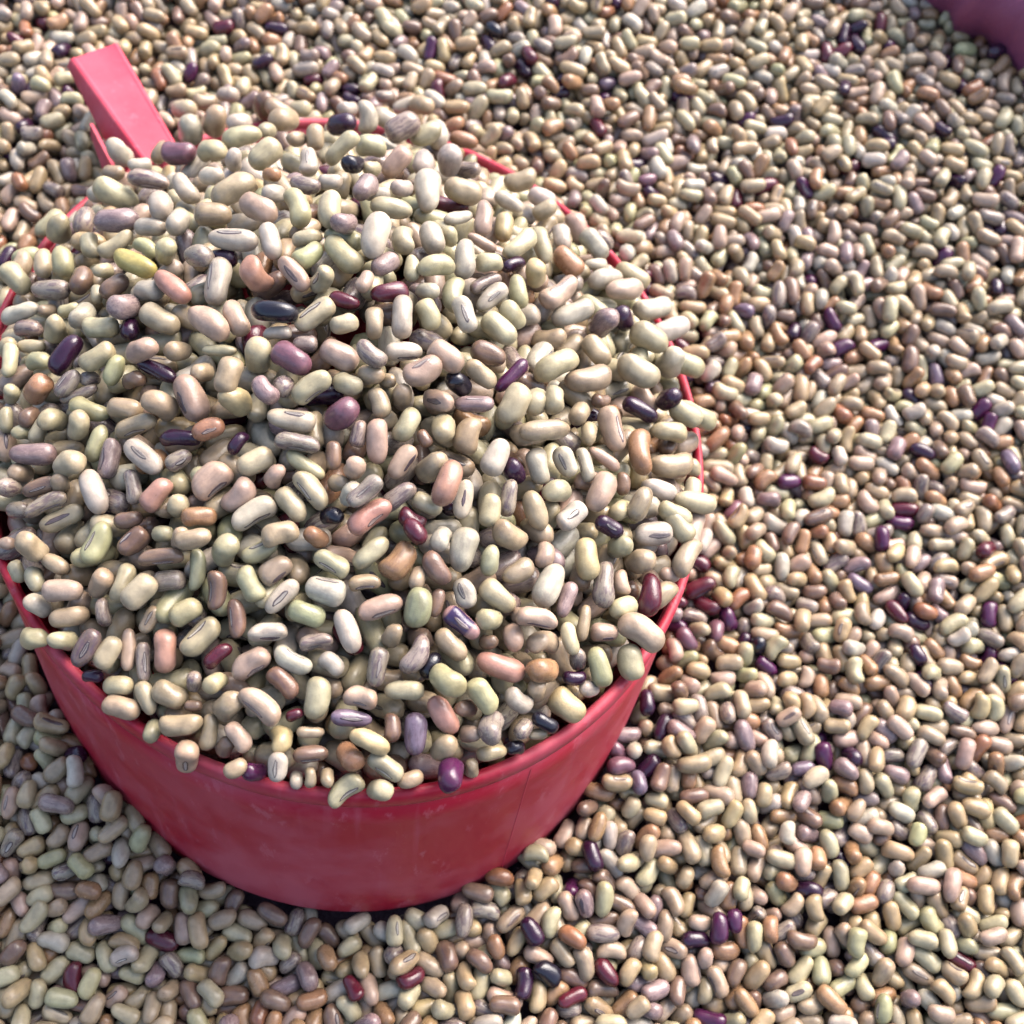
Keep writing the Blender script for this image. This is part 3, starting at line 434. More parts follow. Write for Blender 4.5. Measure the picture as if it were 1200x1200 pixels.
# beans filling the heap under them: step in x, y, z (1/5 mm), axis azimuth (2 degrees), axis elevation (3 degrees)
FILL = [
-361,53,313,68,-21,3,105,287,35,-11,2,78,293,11,-17,0,138,298,41,13,2,23,285,60,2,1,34,305,13,-11,2,88,264,62,20,0,170,308,44,-5,1,-17,307,32,13,0,132,271,42,-4,2,11,307,15,2,0,31,267,64,0,0,50,285,72,4,1,83,318,86,11,1,-5,291,82,-7,1,155,292,66,2,2,-57,286,37,-20,1,169,270,40,-1,1,208,305,36,-7,2,-27,286,84,-2,0,184,292,55,3,1,-120,310,74,-7,0,126,309,27,-6,0,137,327,49,-9,1,-42,327,69,-6,0,54,330,43,-2,0,65,278,78,2,1,-35,265,21,-7,2,68,303,18,-12,1,-4,279,62,1,0,104,303,24,-1,1,-44,308,77,-2,1,-112,294,50,-3,0,-80,294,7,-10,2,-68,275,12,-4,0,106,281,89,5,1,-101,275,48,-3,0,168,316,47,6,1,127,288,10,-8,1,9,298,70,5,
0,84,281,84,8,1,214,289,67,-11,3,-17,313,29,-4,0,49,318,31,-3,0,241,285,43,24,1,58,353,19,-3,1,-92,314,77,10,0,150,298,53,-8,0,185,284,58,2,1,90,318,39,6,1,0,333,76,-9,0,232,313,38,13,1,-139,300,43,17,0,38,300,27,-7,1,128,329,38,13,1,-29,340,74,-5,0,20,286,4,8,0,38,346,5,22,1,79,337,36,4,0,207,323,22,6,1,-172,306,53,-3,0,221,266,88,10,1,-37,283,23,-6,1,-125,286,20,3,0,-100,338,21,7,3,96,302,18,0,0,169,309,71,-1,1,-11,298,34,0,0,15,315,84,11,2,-154,266,62,16,0,-54,332,19,-2,1,-73,309,63,3,0,-37,305,18,-9,0,150,289,45,-5,0,271,275,29,6,1,-163,289,34,1,0,-96,290,74,10,0,-23,326,39,-1,0,75,306,17,-14,0,249,309,57,6,
1,23,338,16,-14,0,122,302,83,18,0,149,327,41,13,0,242,283,48,14,1,-118,315,53,14,0,190,316,79,-6,1,112,342,28,16,0,178,337,82,-7,0,218,306,66,-14,1,-202,306,88,3,1,-79,332,3,-8,1,-10,358,57,13,0,49,339,76,3,0,185,288,51,12,1,-139,323,77,17,0,-54,294,8,-5,0,79,331,55,-7,1,-175,328,56,5,2,137,346,68,10,1,-183,296,11,-5,0,70,373,6,-5,1,-174,277,28,-1,0,-139,289,70,22,0,57,318,20,-5,0,270,298,8,-10,1,55,359,22,-13,0,116,325,44,5,2,-49,317,29,-5,0,87,354,85,14,2,-163,315,83,2,0,33,305,89,13,0,138,310,60,3,0,171,304,44,11,0,247,329,41,-7,1,-108,304,78,11,1,3,332,88,6,1,-62,345,17,-18,0,221,297,55,5,0,300,264,21,-17,0,310,288,27,-6,
1,14,352,29,-9,1,-20,329,21,21,0,243,281,39,7,1,-206,291,78,0,0,85,323,73,-10,1,-194,275,21,12,0,161,324,76,15,1,-95,323,44,-10,0,-89,349,14,10,0,209,335,46,11,1,-37,349,70,2,0,253,307,17,10,1,115,348,33,-3,1,274,280,79,-7,2,-226,306,8,-7,0,-218,263,3,-28,0,146,353,55,-10,1,227,319,75,2,1,49,330,19,-5,0,141,333,88,2,0,290,301,31,18,1,-190,314,77,18,0,-152,302,8,0,0,13,314,90,6,0,201,313,9,-3,1,-126,313,21,4,0,-52,368,82,-1,1,42,355,9,-15,0,178,337,65,-16,1,-125,335,11,-2,0,-69,316,66,0,0,26,335,6,4,0,67,351,52,23,1,82,374,64,-3,0,115,371,33,1,1,100,316,81,3,1,-215,329,57,-8,0,-145,324,3,-3,0,-9,316,16,-2,1,-105,350,9,2,
0,170,307,54,16,1,-240,283,68,5,0,-84,338,68,0,0,-8,358,71,10,0,15,374,53,-11,0,110,336,39,-3,0,193,353,1,1,1,-152,349,14,9,0,-47,329,4,-11,0,-19,376,13,10,0,229,299,52,0,0,237,338,55,1,0,297,282,62,6,1,-171,306,9,2,1,74,321,27,8,1,50,375,34,-9,0,137,316,61,-2,1,-125,358,14,-1,1,171,370,32,5,1,87,355,59,10,1,-56,350,20,-5,0,-20,334,21,-5,1,327,281,50,1,1,258,299,62,19,1,-34,361,55,-22,0,8,336,5,-22,1,-263,292,67,17,0,-95,319,12,-5,1,-274,312,18,9,0,-237,312,25,-23,0,-189,336,38,5,0,-163,334,6,8,0,105,383,37,9,0,118,356,58,6,0,164,339,10,6,0,240,315,80,11,0,290,303,54,5,1,-187,295,28,-2,1,-222,287,70,12,0,-211,317,51,-16,
0,327,304,49,-2,1,-73,363,5,-12,0,27,363,49,13,0,72,392,48,-2,0,186,327,81,3,1,-252,264,83,-16,0,-134,302,0,-16,0,206,340,87,4,1,144,354,80,-3,1,15,392,52,-12,0,60,336,81,4,0,134,375,54,4,0,253,341,66,3,2,-67,333,34,-1,0,230,356,49,10,1,-115,330,37,6,1,-179,325,17,4,0,212,315,24,-11,1,-149,317,45,6,0,89,338,59,1,0,162,322,13,4,0,348,262,88,20,1,-135,343,2,-9,0,-64,383,69,5,2,6,375,6,7,0,263,315,40,-21,1,79,376,8,7,0,140,335,80,0,1,-30,343,42,5,0,-15,365,18,-3,0,41,350,88,-2,0,64,355,9,-8,1,-47,369,27,4,0,45,393,88,-2,0,227,331,77,11,1,-289,302,57,-6,0,-121,377,25,-5,0,-90,373,19,0,0,-88,342,10,-18,0,332,286,59,17,
2,12,346,48,-2,0,53,375,72,10,1,-256,293,62,2,0,307,293,1,-14,1,-114,352,79,11,0,101,368,4,-4,0,116,349,60,4,0,161,362,75,5,1,-222,304,52,-3,0,110,390,49,2,0,181,350,73,6,0,280,323,77,1,0,358,281,62,-11,1,-208,328,61,0,0,-143,363,38,0,0,-22,384,4,-13,1,222,372,33,7,0,301,324,80,7,1,-193,357,4,5,0,-185,313,21,-2,0,176,378,83,11,1,-239,330,76,0,0,-158,332,70,18,2,-171,358,74,-26,1,-140,315,64,-2,0,-61,341,28,-7,0,23,404,79,4,0,287,301,3,2,1,-268,316,53,-6,0,-110,328,45,-2,0,29,383,87,-2,1,152,383,9,-8,1,-285,292,11,8,0,-9,407,35,0,0,126,374,64,-6,0,235,353,25,6,0,254,338,25,7,1,157,339,0,-8,0,240,314,71,7,1,-61,391,56,5,
0,323,305,34,-14,0,348,273,47,-11,1,-58,370,19,2,0,286,342,13,-6,1,4,366,54,2,1,-297,266,47,-27,0,-36,360,23,5,0,89,346,82,12,0,189,334,59,2,0,193,368,85,2,1,-210,348,28,-15,0,-180,337,30,-3,0,66,393,48,11,1,-75,356,25,-1,0,73,368,53,0,0,128,354,51,-1,0,206,351,77,8,1,-105,363,69,4,0,331,328,87,-1,0,353,310,40,9,1,-81,403,8,5,0,230,336,41,-5,0,261,305,71,7,0,375,268,17,-10,1,-251,304,52,-8,2,-125,378,45,5,0,-32,398,27,14,1,-319,302,71,0,1,-138,354,14,2,0,-4,392,57,0,2,-264,287,30,-1,0,-239,353,47,6,0,-215,314,19,-14,0,88,388,58,1,1,16,353,45,4,0,45,374,20,7,0,205,327,66,-4,1,-145,334,61,-4,0,278,322,53,10,1,-268,330,44,-6,
0,-192,317,16,-12,0,-161,356,83,10,0,-92,351,19,10,0,217,367,62,6,1,179,389,23,-6,1,-236,322,15,-16,0,-91,379,67,10,0,-56,405,50,-20,0,308,312,35,1,0,356,292,78,-7,1,51,401,37,9,0,106,371,38,5,1,-316,282,84,6,0,-189,356,62,8,0,141,384,36,11,0,149,360,62,-5,0,254,332,6,10,1,-169,321,2,2,0,-121,342,75,3,0,-98,400,11,2,0,29,412,66,7,0,112,401,73,-1,0,178,349,74,7,1,6,378,57,1,1,311,332,9,-1,1,70,359,45,-2,0,277,354,16,4,0,336,288,55,-10,1,-293,283,67,7,1,-298,303,6,-7,0,-126,394,39,-6,0,229,349,43,5,0,365,270,10,21,1,-42,383,57,1,0,87,412,79,0,0,236,324,32,-4,1,-225,349,82,-12,0,-148,370,3,-18,0,172,372,23,-7,0,256,367,11,0,
2,-275,314,74,-18,0,-180,339,19,1,0,-73,378,86,1,0,-42,425,86,-5,0,124,352,27,0,1,338,313,78,7,1,25,369,52,1,0,25,392,50,-4,1,-210,333,65,-5,0,-21,364,54,-4,0,2,416,87,-18,0,286,330,44,-6,1,-338,289,65,0,1,-41,406,69,-1,1,-108,355,80,1,1,-245,331,40,4,0,-126,375,64,-7,1,-301,323,21,-9,0,-268,344,41,-3,0,-177,367,35,-17,0,-12,395,32,3,0,44,415,57,12,0,63,397,47,3,0,200,376,68,13,0,234,376,31,10,1,-250,310,19,3,0,-218,313,20,2,0,-61,362,53,3,0,102,387,43,1,0,134,403,48,5,0,167,400,19,11,1,99,366,41,-4,0,197,350,4,0,0,387,270,57,12,1,-162,385,1,-13,1,-21,415,85,9,1,-200,364,26,-14,0,154,361,62,14,1,-331,321,7,23,1,44,380,58,-8,
0,227,339,42,-1,1,-158,347,72,-2,0,-98,373,61,-11,0,71,381,75,-3,1,-64,399,5,-4,0,148,386,12,8,1,-315,308,7,5,0,-308,284,57,-21,0,-294,346,22,-7,1,216,365,5,12,1,-330,277,12,-3,0,-280,303,51,11,0,243,358,65,-9,0,260,332,45,13,1,-88,394,86,4,1,-188,338,20,3,0,-139,361,64,-8,0,179,387,37,9,0,323,327,84,15,1,-246,366,74,-10,0,14,390,26,11,0,92,409,49,7,1,-48,379,52,-2,0,-14,387,25,13,1,-269,331,46,-3,0,-91,417,12,3,0,6,415,57,2,0,81,430,78,9,0,120,376,58,-4,2,-38,399,76,-4,1,-230,331,42,-7,0,39,428,52,14,0,275,360,37,8,1,-265,355,27,-14,0,-209,348,21,-10,0,-149,396,51,-5,0,277,320,85,2,0,288,340,89,8,0,300,317,82,10,1,-349,264,72,-12,
0,122,398,48,-1,1,-219,371,27,-9,0,-192,378,87,10,0,-121,415,84,-6,0,358,287,74,4,0,373,301,67,-6,1,-342,296,6,-18,0,-56,421,9,-5,0,185,369,20,8,1,-173,366,31,7,0,207,390,73,5,0,328,345,61,7,0,407,272,11,5,1,-120,393,83,-1,0,58,420,77,-10,0,149,372,52,5,0,340,307,73,6,2,-76,380,17,14,0,44,400,64,-11,1,88,393,34,4,0,160,405,8,-13,0,240,339,37,-21,1,-231,352,26,-3,1,-287,318,26,4,0,-107,368,64,-5,0,14,436,33,-1,1,-22,428,34,-2,0,213,358,76,-11,0,347,328,54,4,0,387,275,4,-5,1,-304,339,90,-7,0,-132,356,66,-4,1,-326,322,9,-1,0,-307,284,77,-4,0,263,338,77,22,1,-316,302,15,1,1,-139,380,41,-13,0,-22,407,81,3,1,-248,320,16,-5,0,11,409,41,6,
0,248,364,50,0,1,-367,292,72,-11,1,-269,306,3,13,1,-71,414,12,3,0,138,411,52,18,0,192,354,86,-11,1,111,420,66,-1,0,318,322,27,3,1,-148,405,54,7,0,-99,388,26,-7,0,-74,436,82,1,0,59,410,72,-13,0,117,393,58,-11,0,396,291,8,-6,1,-247,341,13,-1,0,-162,352,19,0,0,-107,413,74,-6,0,220,383,73,4,1,84,412,24,-11,1,-241,363,15,-6,0,-215,393,85,-13,0,148,386,60,4,0,170,369,89,-10,0,278,351,67,12,0,310,346,21,-3,1,178,393,84,2,1,-194,355,61,7,0,-49,407,34,12,0,367,289,74,5,1,-358,279,35,6,0,-266,353,14,15,1,-347,319,35,15,0,-40,443,22,2,0,349,313,60,0,1,382,310,28,11,3,-331,302,15,-15,0,-166,374,63,3,0,33,427,81,-2,0,307,312,26,5,1,-286,341,27,-25,
0,-176,397,5,0,0,268,369,56,9,1,-20,425,35,-6,0,7,430,10,0,0,65,442,82,-10,0,292,336,78,-9,1,-215,368,77,1,0,-192,377,83,2,0,-79,402,61,-4,1,-142,394,57,6,0,-128,377,49,8,0,213,356,57,7,0,245,354,10,9,0,338,297,68,0,1,197,398,1,-7,0,347,335,27,-5,0,421,288,8,10,1,-91,422,67,-4,0,147,405,50,7,0,236,376,61,11,3,-318,343,43,-3,0,-307,323,83,6,0,-283,313,17,-9,0,-130,426,27,0,0,119,430,59,-8,0,300,358,25,-7,1,-378,277,80,20,0,-227,343,76,9,0,75,425,41,6,1,-50,428,19,-12,2,-363,320,23,-2,0,-253,382,60,-12,0,107,413,47,-6,1,-256,323,85,11,0,-108,403,36,-5,0,227,396,81,4,1,-194,403,12,9,0,-11,443,89,14,0,377,292,61,11,0,411,276,46,-3,
1,-267,348,51,-7,0,313,332,59,-2,1,-230,391,65,-9,1,149,428,88,1,0,186,377,62,-22,1,267,342,11,1,1,-355,301,9,-4,0,-332,315,7,-15,0,-204,358,48,6,0,49,437,83,-13,0,290,325,79,-9,1,-75,442,57,7,0,326,358,82,-12,0,349,304,65,5,1,-152,408,2,-11,0,21,447,59,4,1,-165,368,68,-1,0,269,365,60,-2,1,-319,296,53,9,0,-168,388,71,-1,0,-137,388,53,9,0,169,413,82,-21,0,219,357,49,9,0,245,382,54,10,1,-232,359,26,-1,0,214,378,21,1,0,370,315,74,10,1,-85,418,63,3,0,315,312,54,5,0,353,348,56,5,1,-387,298,59,1,0,129,417,64,8,1,-345,280,16,-4,0,-289,334,55,-8,0,127,442,68,3,0,333,329,90,18,2,-263,367,55,-6,0,-215,384,57,3,2,-291,360,3,8,1,-338,333,57,10,
0,-131,418,83,-8,0,-59,435,50,7,0,291,369,51,-8,0,388,299,63,10,1,-256,336,57,1,0,-111,431,74,-9,0,102,431,28,-4,1,-197,374,57,4,0,149,409,13,14,1,-387,277,59,5,0,71,443,9,10,0,292,347,15,-1,1,-285,313,30,-4,1,318,347,21,-1,0,419,264,86,22,1,-8,453,44,5,0,413,295,81,0,1,169,394,6,7,0,358,331,41,6,1,-196,354,67,1,0,203,393,24,-1,0,204,370,23,-1,0,305,327,56,6,1,-311,348,85,10,1,-369,314,85,-23,0,-333,357,36,1,0,-323,325,70,5,0,247,361,11,3,0,356,292,57,3,1,-318,306,41,5,1,-249,357,55,-6,0,46,455,40,-4,1,98,452,18,-3,1,141,434,36,6,0,239,387,34,-4,1,-367,287,61,-2,0,-243,379,8,-9,0,-178,400,18,0,0,-90,429,64,4,1,-276,383,23,-7,
0,-164,383,65,1,0,-158,419,20,-2,1,-204,405,29,2,0,174,420,66,4,1,-283,348,43,-3,0,-232,401,1,-12,0,-136,404,8,12,0,-65,447,57,6,0,277,359,16,-3,0,395,281,77,-1,1,354,314,34,4,1,-114,419,83,-9,0,385,312,46,-17,1,-389,317,1,11,0,-293,324,88,16,0,-34,458,7,14,0,297,368,45,-19,1,-344,300,2,-18,1,-403,282,1,-22,0,-219,380,14,17,0,230,354,5,0,2,-100,445,54,9,1,-255,343,70,-9,0,194,409,68,9,1,191,384,8,-3,1,3,467,47,3,1,-335,349,59,-10,0,-297,371,22,4,0,-273,328,79,-3,0,-195,389,10,2,0,225,404,32,-6,1,-344,325,27,-1,0,330,355,39,0,0,361,336,42,11,1,-377,306,43,2,0,144,417,20,-3,0,425,274,88,6,1,-191,370,84,0,0,287,334,8,-5,1,-231,360,12,11,
0,80,455,38,-8,0,122,433,25,-2,0,330,332,89,-7,0,366,294,46,9,1,-251,398,26,-3,1,-309,330,24,-12,0,-134,436,87,-3,0,253,394,70,7,0,307,343,86,-1,1,-413,298,8,-22,1,270,376,37,11,1,-271,363,68,0,0,-221,410,79,8,0,40,467,30,2,0,196,428,42,-2,1,239,373,18,0,1,311,322,6,2,1,-294,348,30,-11,0,-158,400,45,12,0,211,370,83,-2,1,266,352,43,0,1,-363,290,40,-7,0,-163,431,47,-3,0,164,430,29,-7,0,170,402,75,-10,0,219,389,20,0,1,-92,444,42,13,0,299,364,40,3,0,345,317,64,3,0,407,297,5,7,2,-265,384,45,-7,1,-325,365,62,1,0,-210,383,83,-14,0,-17,476,31,17,0,381,308,66,10,1,111,443,15,-5,0,405,277,8,1,1,205,408,49,9,1,-358,317,52,2,1,-316,345,26,-3,
0,141,449,45,7,0,431,294,4,9,1,-338,310,80,5,0,-245,360,19,6,0,-204,410,79,-2,1,-413,276,75,-11,0,-179,407,64,7,1,-235,388,88,-6,0,71,464,52,-12,2,12,472,25,-2,0,348,335,62,8,0,356,301,19,13,1,-281,327,44,-6,0,-113,439,13,12,0,195,389,37,1,0,377,329,65,14,1,-142,423,52,-5,0,143,423,39,-12,1,-381,303,4,2,0,284,343,47,14,0,339,358,86,7,1,-387,282,6,-3,0,-300,367,3,-1,0,-262,347,14,3,1,-196,376,45,13,0,-42,469,19,2,1,267,378,51,4,0,314,350,58,-2,2,-92,459,13,-3,0,198,424,25,4,1,-258,372,28,5,0,99,452,32,-11,1,-312,328,25,-2,0,-223,357,86,2,0,225,360,86,0,0,236,408,90,-8,1,-145,444,53,1,1,-336,336,88,-6,0,-290,351,61,4,1,-401,299,4,-13,
0,-362,328,75,18,0,-6,473,30,2,0,156,438,60,6,0,424,281,4,5,1,301,332,11,10,0,389,310,72,10,1,293,368,11,6,1,-319,355,19,-5,0,-159,408,86,-5,0,47,471,32,2,1,-357,289,38,-7,0,-284,384,82,-5,0,-260,392,73,1,1,-411,269,70,-7,0,-169,427,15,3,0,374,289,43,4,1,-422,296,87,9,0,-222,377,4,-1,0,170,419,78,-7,0,218,403,6,5,0,262,397,19,1,0,272,356,18,5,0,361,317,30,-9,1,239,388,25,9,0,248,365,14,1,0,322,317,20,9,2,-387,321,79,8,0,-185,398,47,-8,0,-128,433,79,-1,0,125,438,88,3,1,196,404,10,0,1,365,337,43,-9,0,407,279,19,-11,1,-290,333,62,4,0,-59,469,40,2,1,337,336,31,-6,0,349,302,14,-10,1,-342,310,22,-7,0,-280,366,49,-3,0,176,398,86,-3,
1,7,495,81,-3,4,-372,304,40,1,0,-248,363,61,4,1,-17,478,33,8,0,108,453,59,6,0,195,383,88,-1,0,215,387,2,5,1,-225,395,32,-4,0,-105,451,29,9,0,19,475,81,3,0,195,424,26,7,1,-353,331,62,-20,0,271,341,16,6,1,-326,329,62,-3,0,-315,371,38,-9,0,-196,384,8,8,1,-177,414,25,-12,0,318,362,10,8,0,382,298,40,4,1,236,373,17,5,0,411,294,77,17,1,-386,278,25,-7,0,-343,355,38,-7,0,-257,381,60,4,0,265,377,74,1,1,303,347,29,-1,1,292,329,8,5,1,-183,437,52,3,0,-145,444,5,3,0,292,368,35,6,1,-280,344,67,10,0,-149,419,78,7,0,153,442,21,-3,0,315,323,29,15,0,346,345,35,-9,1,140,425,77,-1,1,-400,296,31,-6,0,212,367,88,-1,0,333,305,27,10,0,395,316,1,-3,
1,362,315,24,8,1,-308,343,9,-11,0,-205,414,40,-2,1,-422,272,12,-17,0,-40,471,42,-1,0,38,472,81,2,1,-396,324,24,-7,0,179,415,54,-11,1,-350,315,52,-15,1,-290,376,57,-8,0,-237,374,73,9,1,-317,317,82,-7,1,257,349,29,-22,1,163,404,15,-11,0,272,390,58,-7,1,-126,437,78,8,0,91,461,52,4,0,342,326,18,-1,1,-344,340,44,-4,0,-169,428,53,6,1,373,335,78,-1,1,-269,393,10,-2,0,-215,369,89,2,1,-321,363,47,-11,0,111,441,64,-8,0,210,395,39,28,0,381,297,49,3,1,278,365,16,11,0,301,356,41,13,0,407,269,44,12,1,-288,356,23,-1,0,-263,344,79,-10,0,-102,451,17,7,0,237,387,60,8,0,415,293,67,4,1,55,467,83,2,1,-370,306,36,-11,0,-266,368,76,-9,0,-181,402,45,-1,0,326,347,81,-1,
1,-403,283,48,-11,1,-39,486,46,-4,0,-9,472,79,-2,0,190,388,71,28,1,-428,293,84,-8,0,-245,388,22,4,0,-216,389,75,1,1,-402,306,23,-6,0,-217,410,36,3,0,15,474,10,-10,1,314,332,55,-5,2,-373,329,82,11,0,-347,321,47,-13,1,148,409,30,-13,0,275,339,72,2,1,352,303,36,8,1,144,436,76,-8,0,231,365,78,-3,1,253,371,76,2,1,397,322,18,-7,1,-284,338,2,2,0,-148,418,17,1,1,-303,326,87,5,0,375,313,77,3,1,-373,287,30,-7,0,-296,373,35,-9,0,-242,370,31,9,0,165,420,64,2,1,-114,447,34,-6,0,289,322,69,-3,1,-191,386,24,10,0,-177,418,40,3,0,-55,467,3,2,1,293,354,45,4,0,350,336,25,-9,1,-342,347,88,9,0,-326,310,7,11,0,210,359,84,0,0,385,284,77,-2,0,403,261,20,24,
1,103,435,63,-7,1,249,349,2,-2,0,269,383,90,0,1,-427,279,87,-12,0,-323,336,9,-3,0,-301,348,5,-7,0,-230,356,3,3,0,179,381,30,-13,0,211,379,18,-1,1,-353,305,49,-7,2,-405,290,60,-22,0,-276,384,14,-15,0,188,397,23,-9,0,401,294,40,-8,1,77,449,71,5,0,310,313,59,10,0,336,323,88,-6,1,-386,309,59,-17,0,-81,454,53,12,0,133,422,21,5,0,215,399,89,1,1,-247,386,31,1,0,-32,470,86,12,0,308,335,48,3,1,-201,405,10,9,1,-278,358,77,-3,1,-131,440,6,16,0,156,400,44,5,1,121,443,10,-6,1,-366,326,64,-6,0,-361,347,90,5,0,-213,385,87,-15,0,235,381,86,10,1,41,459,37,-11,0,183,417,55,7,2,-422,264,76,-15,0,-151,428,29,-11,0,263,362,69,2,0,275,340,51,3,1,-158,406,8,-1,
0,290,369,62,3,1,-338,323,8,2,2,-257,361,84,5,1,-303,362,71,15,0,-301,322,43,6,0,317,346,39,-9,0,365,294,9,-2,0,383,312,56,16,1,108,424,32,1,0,343,297,16,-8,1,392,267,13,9,1,-114,435,58,4,0,96,451,57,-14,0,163,381,75,-2,1,-179,405,1,-1,0,303,321,41,0,1,-362,308,33,0,0,-337,354,68,3,0,-274,341,83,-3,0,-229,374,21,5,0,159,432,87,-3,1,-188,383,15,-1,0,240,395,63,8,1,-14,457,89,14,0,126,405,77,7,0,226,357,2,-2,2,190,398,44,19,0,263,380,40,3,1,-252,383,36,2,0,-168,423,24,-11,1,14,455,54,5,0,80,437,73,-9,0,161,408,27,-5,1,-389,290,5,-12,0,-207,366,17,4,0,360,314,28,14,1,-392,313,45,-2,0,145,395,10,9,0,286,349,61,1,1,-315,336,33,-11,
0,-91,436,74,13,0,179,365,75,4,0,207,371,9,-2,0,274,325,17,9,1,-282,372,80,12,0,395,288,78,4,1,-416,288,75,-5,0,-355,329,39,-1,0,-224,397,13,-8,0,251,341,36,5,2,-59,446,12,-11,0,340,327,85,7,1,-418,261,81,-13,0,-140,410,65,6,1,299,306,34,0,0,312,356,44,-4,0,334,307,42,-1,1,-193,413,24,13,0,-35,448,1,-13,0,50,438,71,9,0,306,331,57,4,2,-326,357,64,6,0,90,418,56,-2,0,120,434,38,11,0,141,418,17,3,0,209,391,79,-1,2,-237,366,36,-9,0,174,419,71,-5,1,26,445,45,14,0,265,365,18,10,1,-113,417,15,-7,1,176,383,47,-1,1,-359,311,30,-3,1,-333,310,88,-2,0,228,375,76,-5,0,375,301,35,18,1,-259,354,28,-6,1,-162,389,6,-8,0,146,377,42,-11,0,250,381,84,15,
2,-307,358,49,20,0,-289,348,12,6,2,-234,385,34,-12,0,-175,406,52,6,0,-76,435,86,-5,0,-4,438,37,-8,0,226,399,53,-8,1,-210,355,29,6,0,248,352,42,-3,1,198,358,43,-6,0,315,314,47,5,1,-394,302,72,-2,0,-357,290,36,-5,0,-203,380,68,7,0,113,408,85,2,0,320,339,40,0,0,354,291,41,-16,1,-332,332,88,-2,0,-276,370,37,-15,0,170,401,39,-1,1,-135,400,49,11,1,-406,276,54,-2,0,-211,398,75,1,0,56,416,70,9,1,-116,429,27,-9,0,241,329,82,5,1,136,404,12,7,1,-180,371,16,0,0,84,403,60,-4,0,98,423,84,8,0,287,350,21,7,1,-146,422,71,-5,1,-377,319,70,-14,0,-353,326,5,-3,0,-299,330,34,-1,0,-85,416,31,-3,0,77,428,3,-8,0,167,353,64,-1,1,110,386,72,2,0,202,373,21,-3,
1,-267,339,14,3,0,-59,427,76,-4,0,23,443,53,-5,0,130,426,26,11,1,-20,426,30,-9,0,174,375,30,9,0,371,308,22,-10,2,24,419,51,3,0,56,439,0,7,0,275,323,74,1,0,339,281,7,1,1,-252,366,85,8,1,-227,361,20,1,0,154,388,29,9,0,305,328,34,5,0,347,313,16,0,1,-420,291,3,1,0,-376,282,42,-17,0,223,340,84,4,1,259,359,49,-11,1,-354,303,37,-1,0,-297,362,40,14,0,-167,394,40,7,0,127,371,75,8,1,-107,405,8,6,0,204,393,43,6,0,364,284,53,-3,1,234,382,79,0,1,-310,313,48,-9,0,331,302,17,6,2,-45,416,66,-2,0,249,339,68,-4,1,-198,397,63,5,0,-131,390,42,-5,0,230,361,11,2,1,-403,279,29,25,0,-316,338,65,-17,1,-173,413,87,2,0,61,395,49,-7,1,-226,380,11,1,
0,-184,356,16,0,0,50,420,60,0,1,-247,381,87,5,0,-243,343,3,-7,0,5,430,37,-6,0,98,429,87,7,0,184,357,86,-3,1,-290,343,61,0,0,-195,375,34,2,0,134,388,25,-3,0,157,368,30,7,1,319,286,89,-10,1,-387,308,62,-12,0,-345,341,28,-3,0,-152,373,32,-1,0,-88,419,13,-8,0,-22,441,88,0,0,121,410,47,3,1,-274,326,30,3,0,-268,369,4,-3,0,28,402,58,-1,1,-5,404,60,8,1,-122,416,84,4,0,299,294,5,1,0,334,322,8,-5,1,93,398,81,1,0,204,376,32,7,1,-64,400,25,-10,0,-22,418,25,7,0,30,436,73,3,0,89,375,47,-8,0,283,338,9,9,1,-145,405,84,5,0,160,345,21,6,0,236,317,47,-2,0,286,313,62,10,2,-383,286,56,-11,0,-368,322,85,-4,0,-358,295,54,-21,0,-262,349,31,-2,
0,72,414,53,9,1,214,356,10,5,1,-400,260,22,15,0,-216,354,39,8,0,-85,390,24,-8,0,-49,430,66,0,0,321,308,15,-4,1,-334,303,61,-5,0,117,377,17,-8,0,259,359,55,-6,1,-320,324,42,-6,0,-173,390,53,-3,0,161,389,1,-16,0,186,388,15,-5,0,349,283,58,-14,1,261,330,4,17,0,360,300,71,-6,2,-120,373,65,13,0,58,385,46,11,0,143,357,24,1,1,235,341,32,10,0,304,326,0,-2,1,-106,400,42,7,0,-45,408,62,1,0,199,340,58,-7,1,-239,364,1,5,0,-212,376,51,11,1,-408,283,15,-15,0,-294,352,55,5,0,-137,384,58,9,0,4,411,54,7,0,263,298,22,11,1,-296,310,2,-2,0,2,387,55,0,0,107,354,57,-3,0,135,406,59,-10,1,-279,334,37,1,0,-149,358,28,2,1,-170,370,36,4,0,-35,388,47,5,
1,-350,320,60,24,1,51,421,25,-8,0,174,362,69,17,1,-240,334,41,0,0,46,399,8,-2,0,334,275,7,7,1,201,366,21,11,1,65,365,61,6,0,113,392,51,0,2,-328,340,65,-6,0,-92,371,24,-8,0,300,301,70,5,1,-28,410,59,-4,0,33,380,10,1,0,252,314,29,14,1,-358,288,59,-14,0,-325,299,48,8,0,-207,348,43,3,0,30,416,1,8,0,93,411,6,-1,0,210,321,72,-5,1,-383,278,70,-11,0,-260,359,11,10,0,74,427,86,2,0,137,373,67,-1,1,-193,394,47,4,0,173,391,20,-14,0,285,320,9,1,1,-98,410,37,2,0,89,377,82,-7,1,124,356,66,-4,1,-119,382,65,-10,0,-54,371,37,0,0,76,398,12,3,0,243,356,32,4,1,-170,384,66,7,0,-72,402,87,2,0,23,396,30,3,1,7,369,51,-2,0,330,296,41,9,
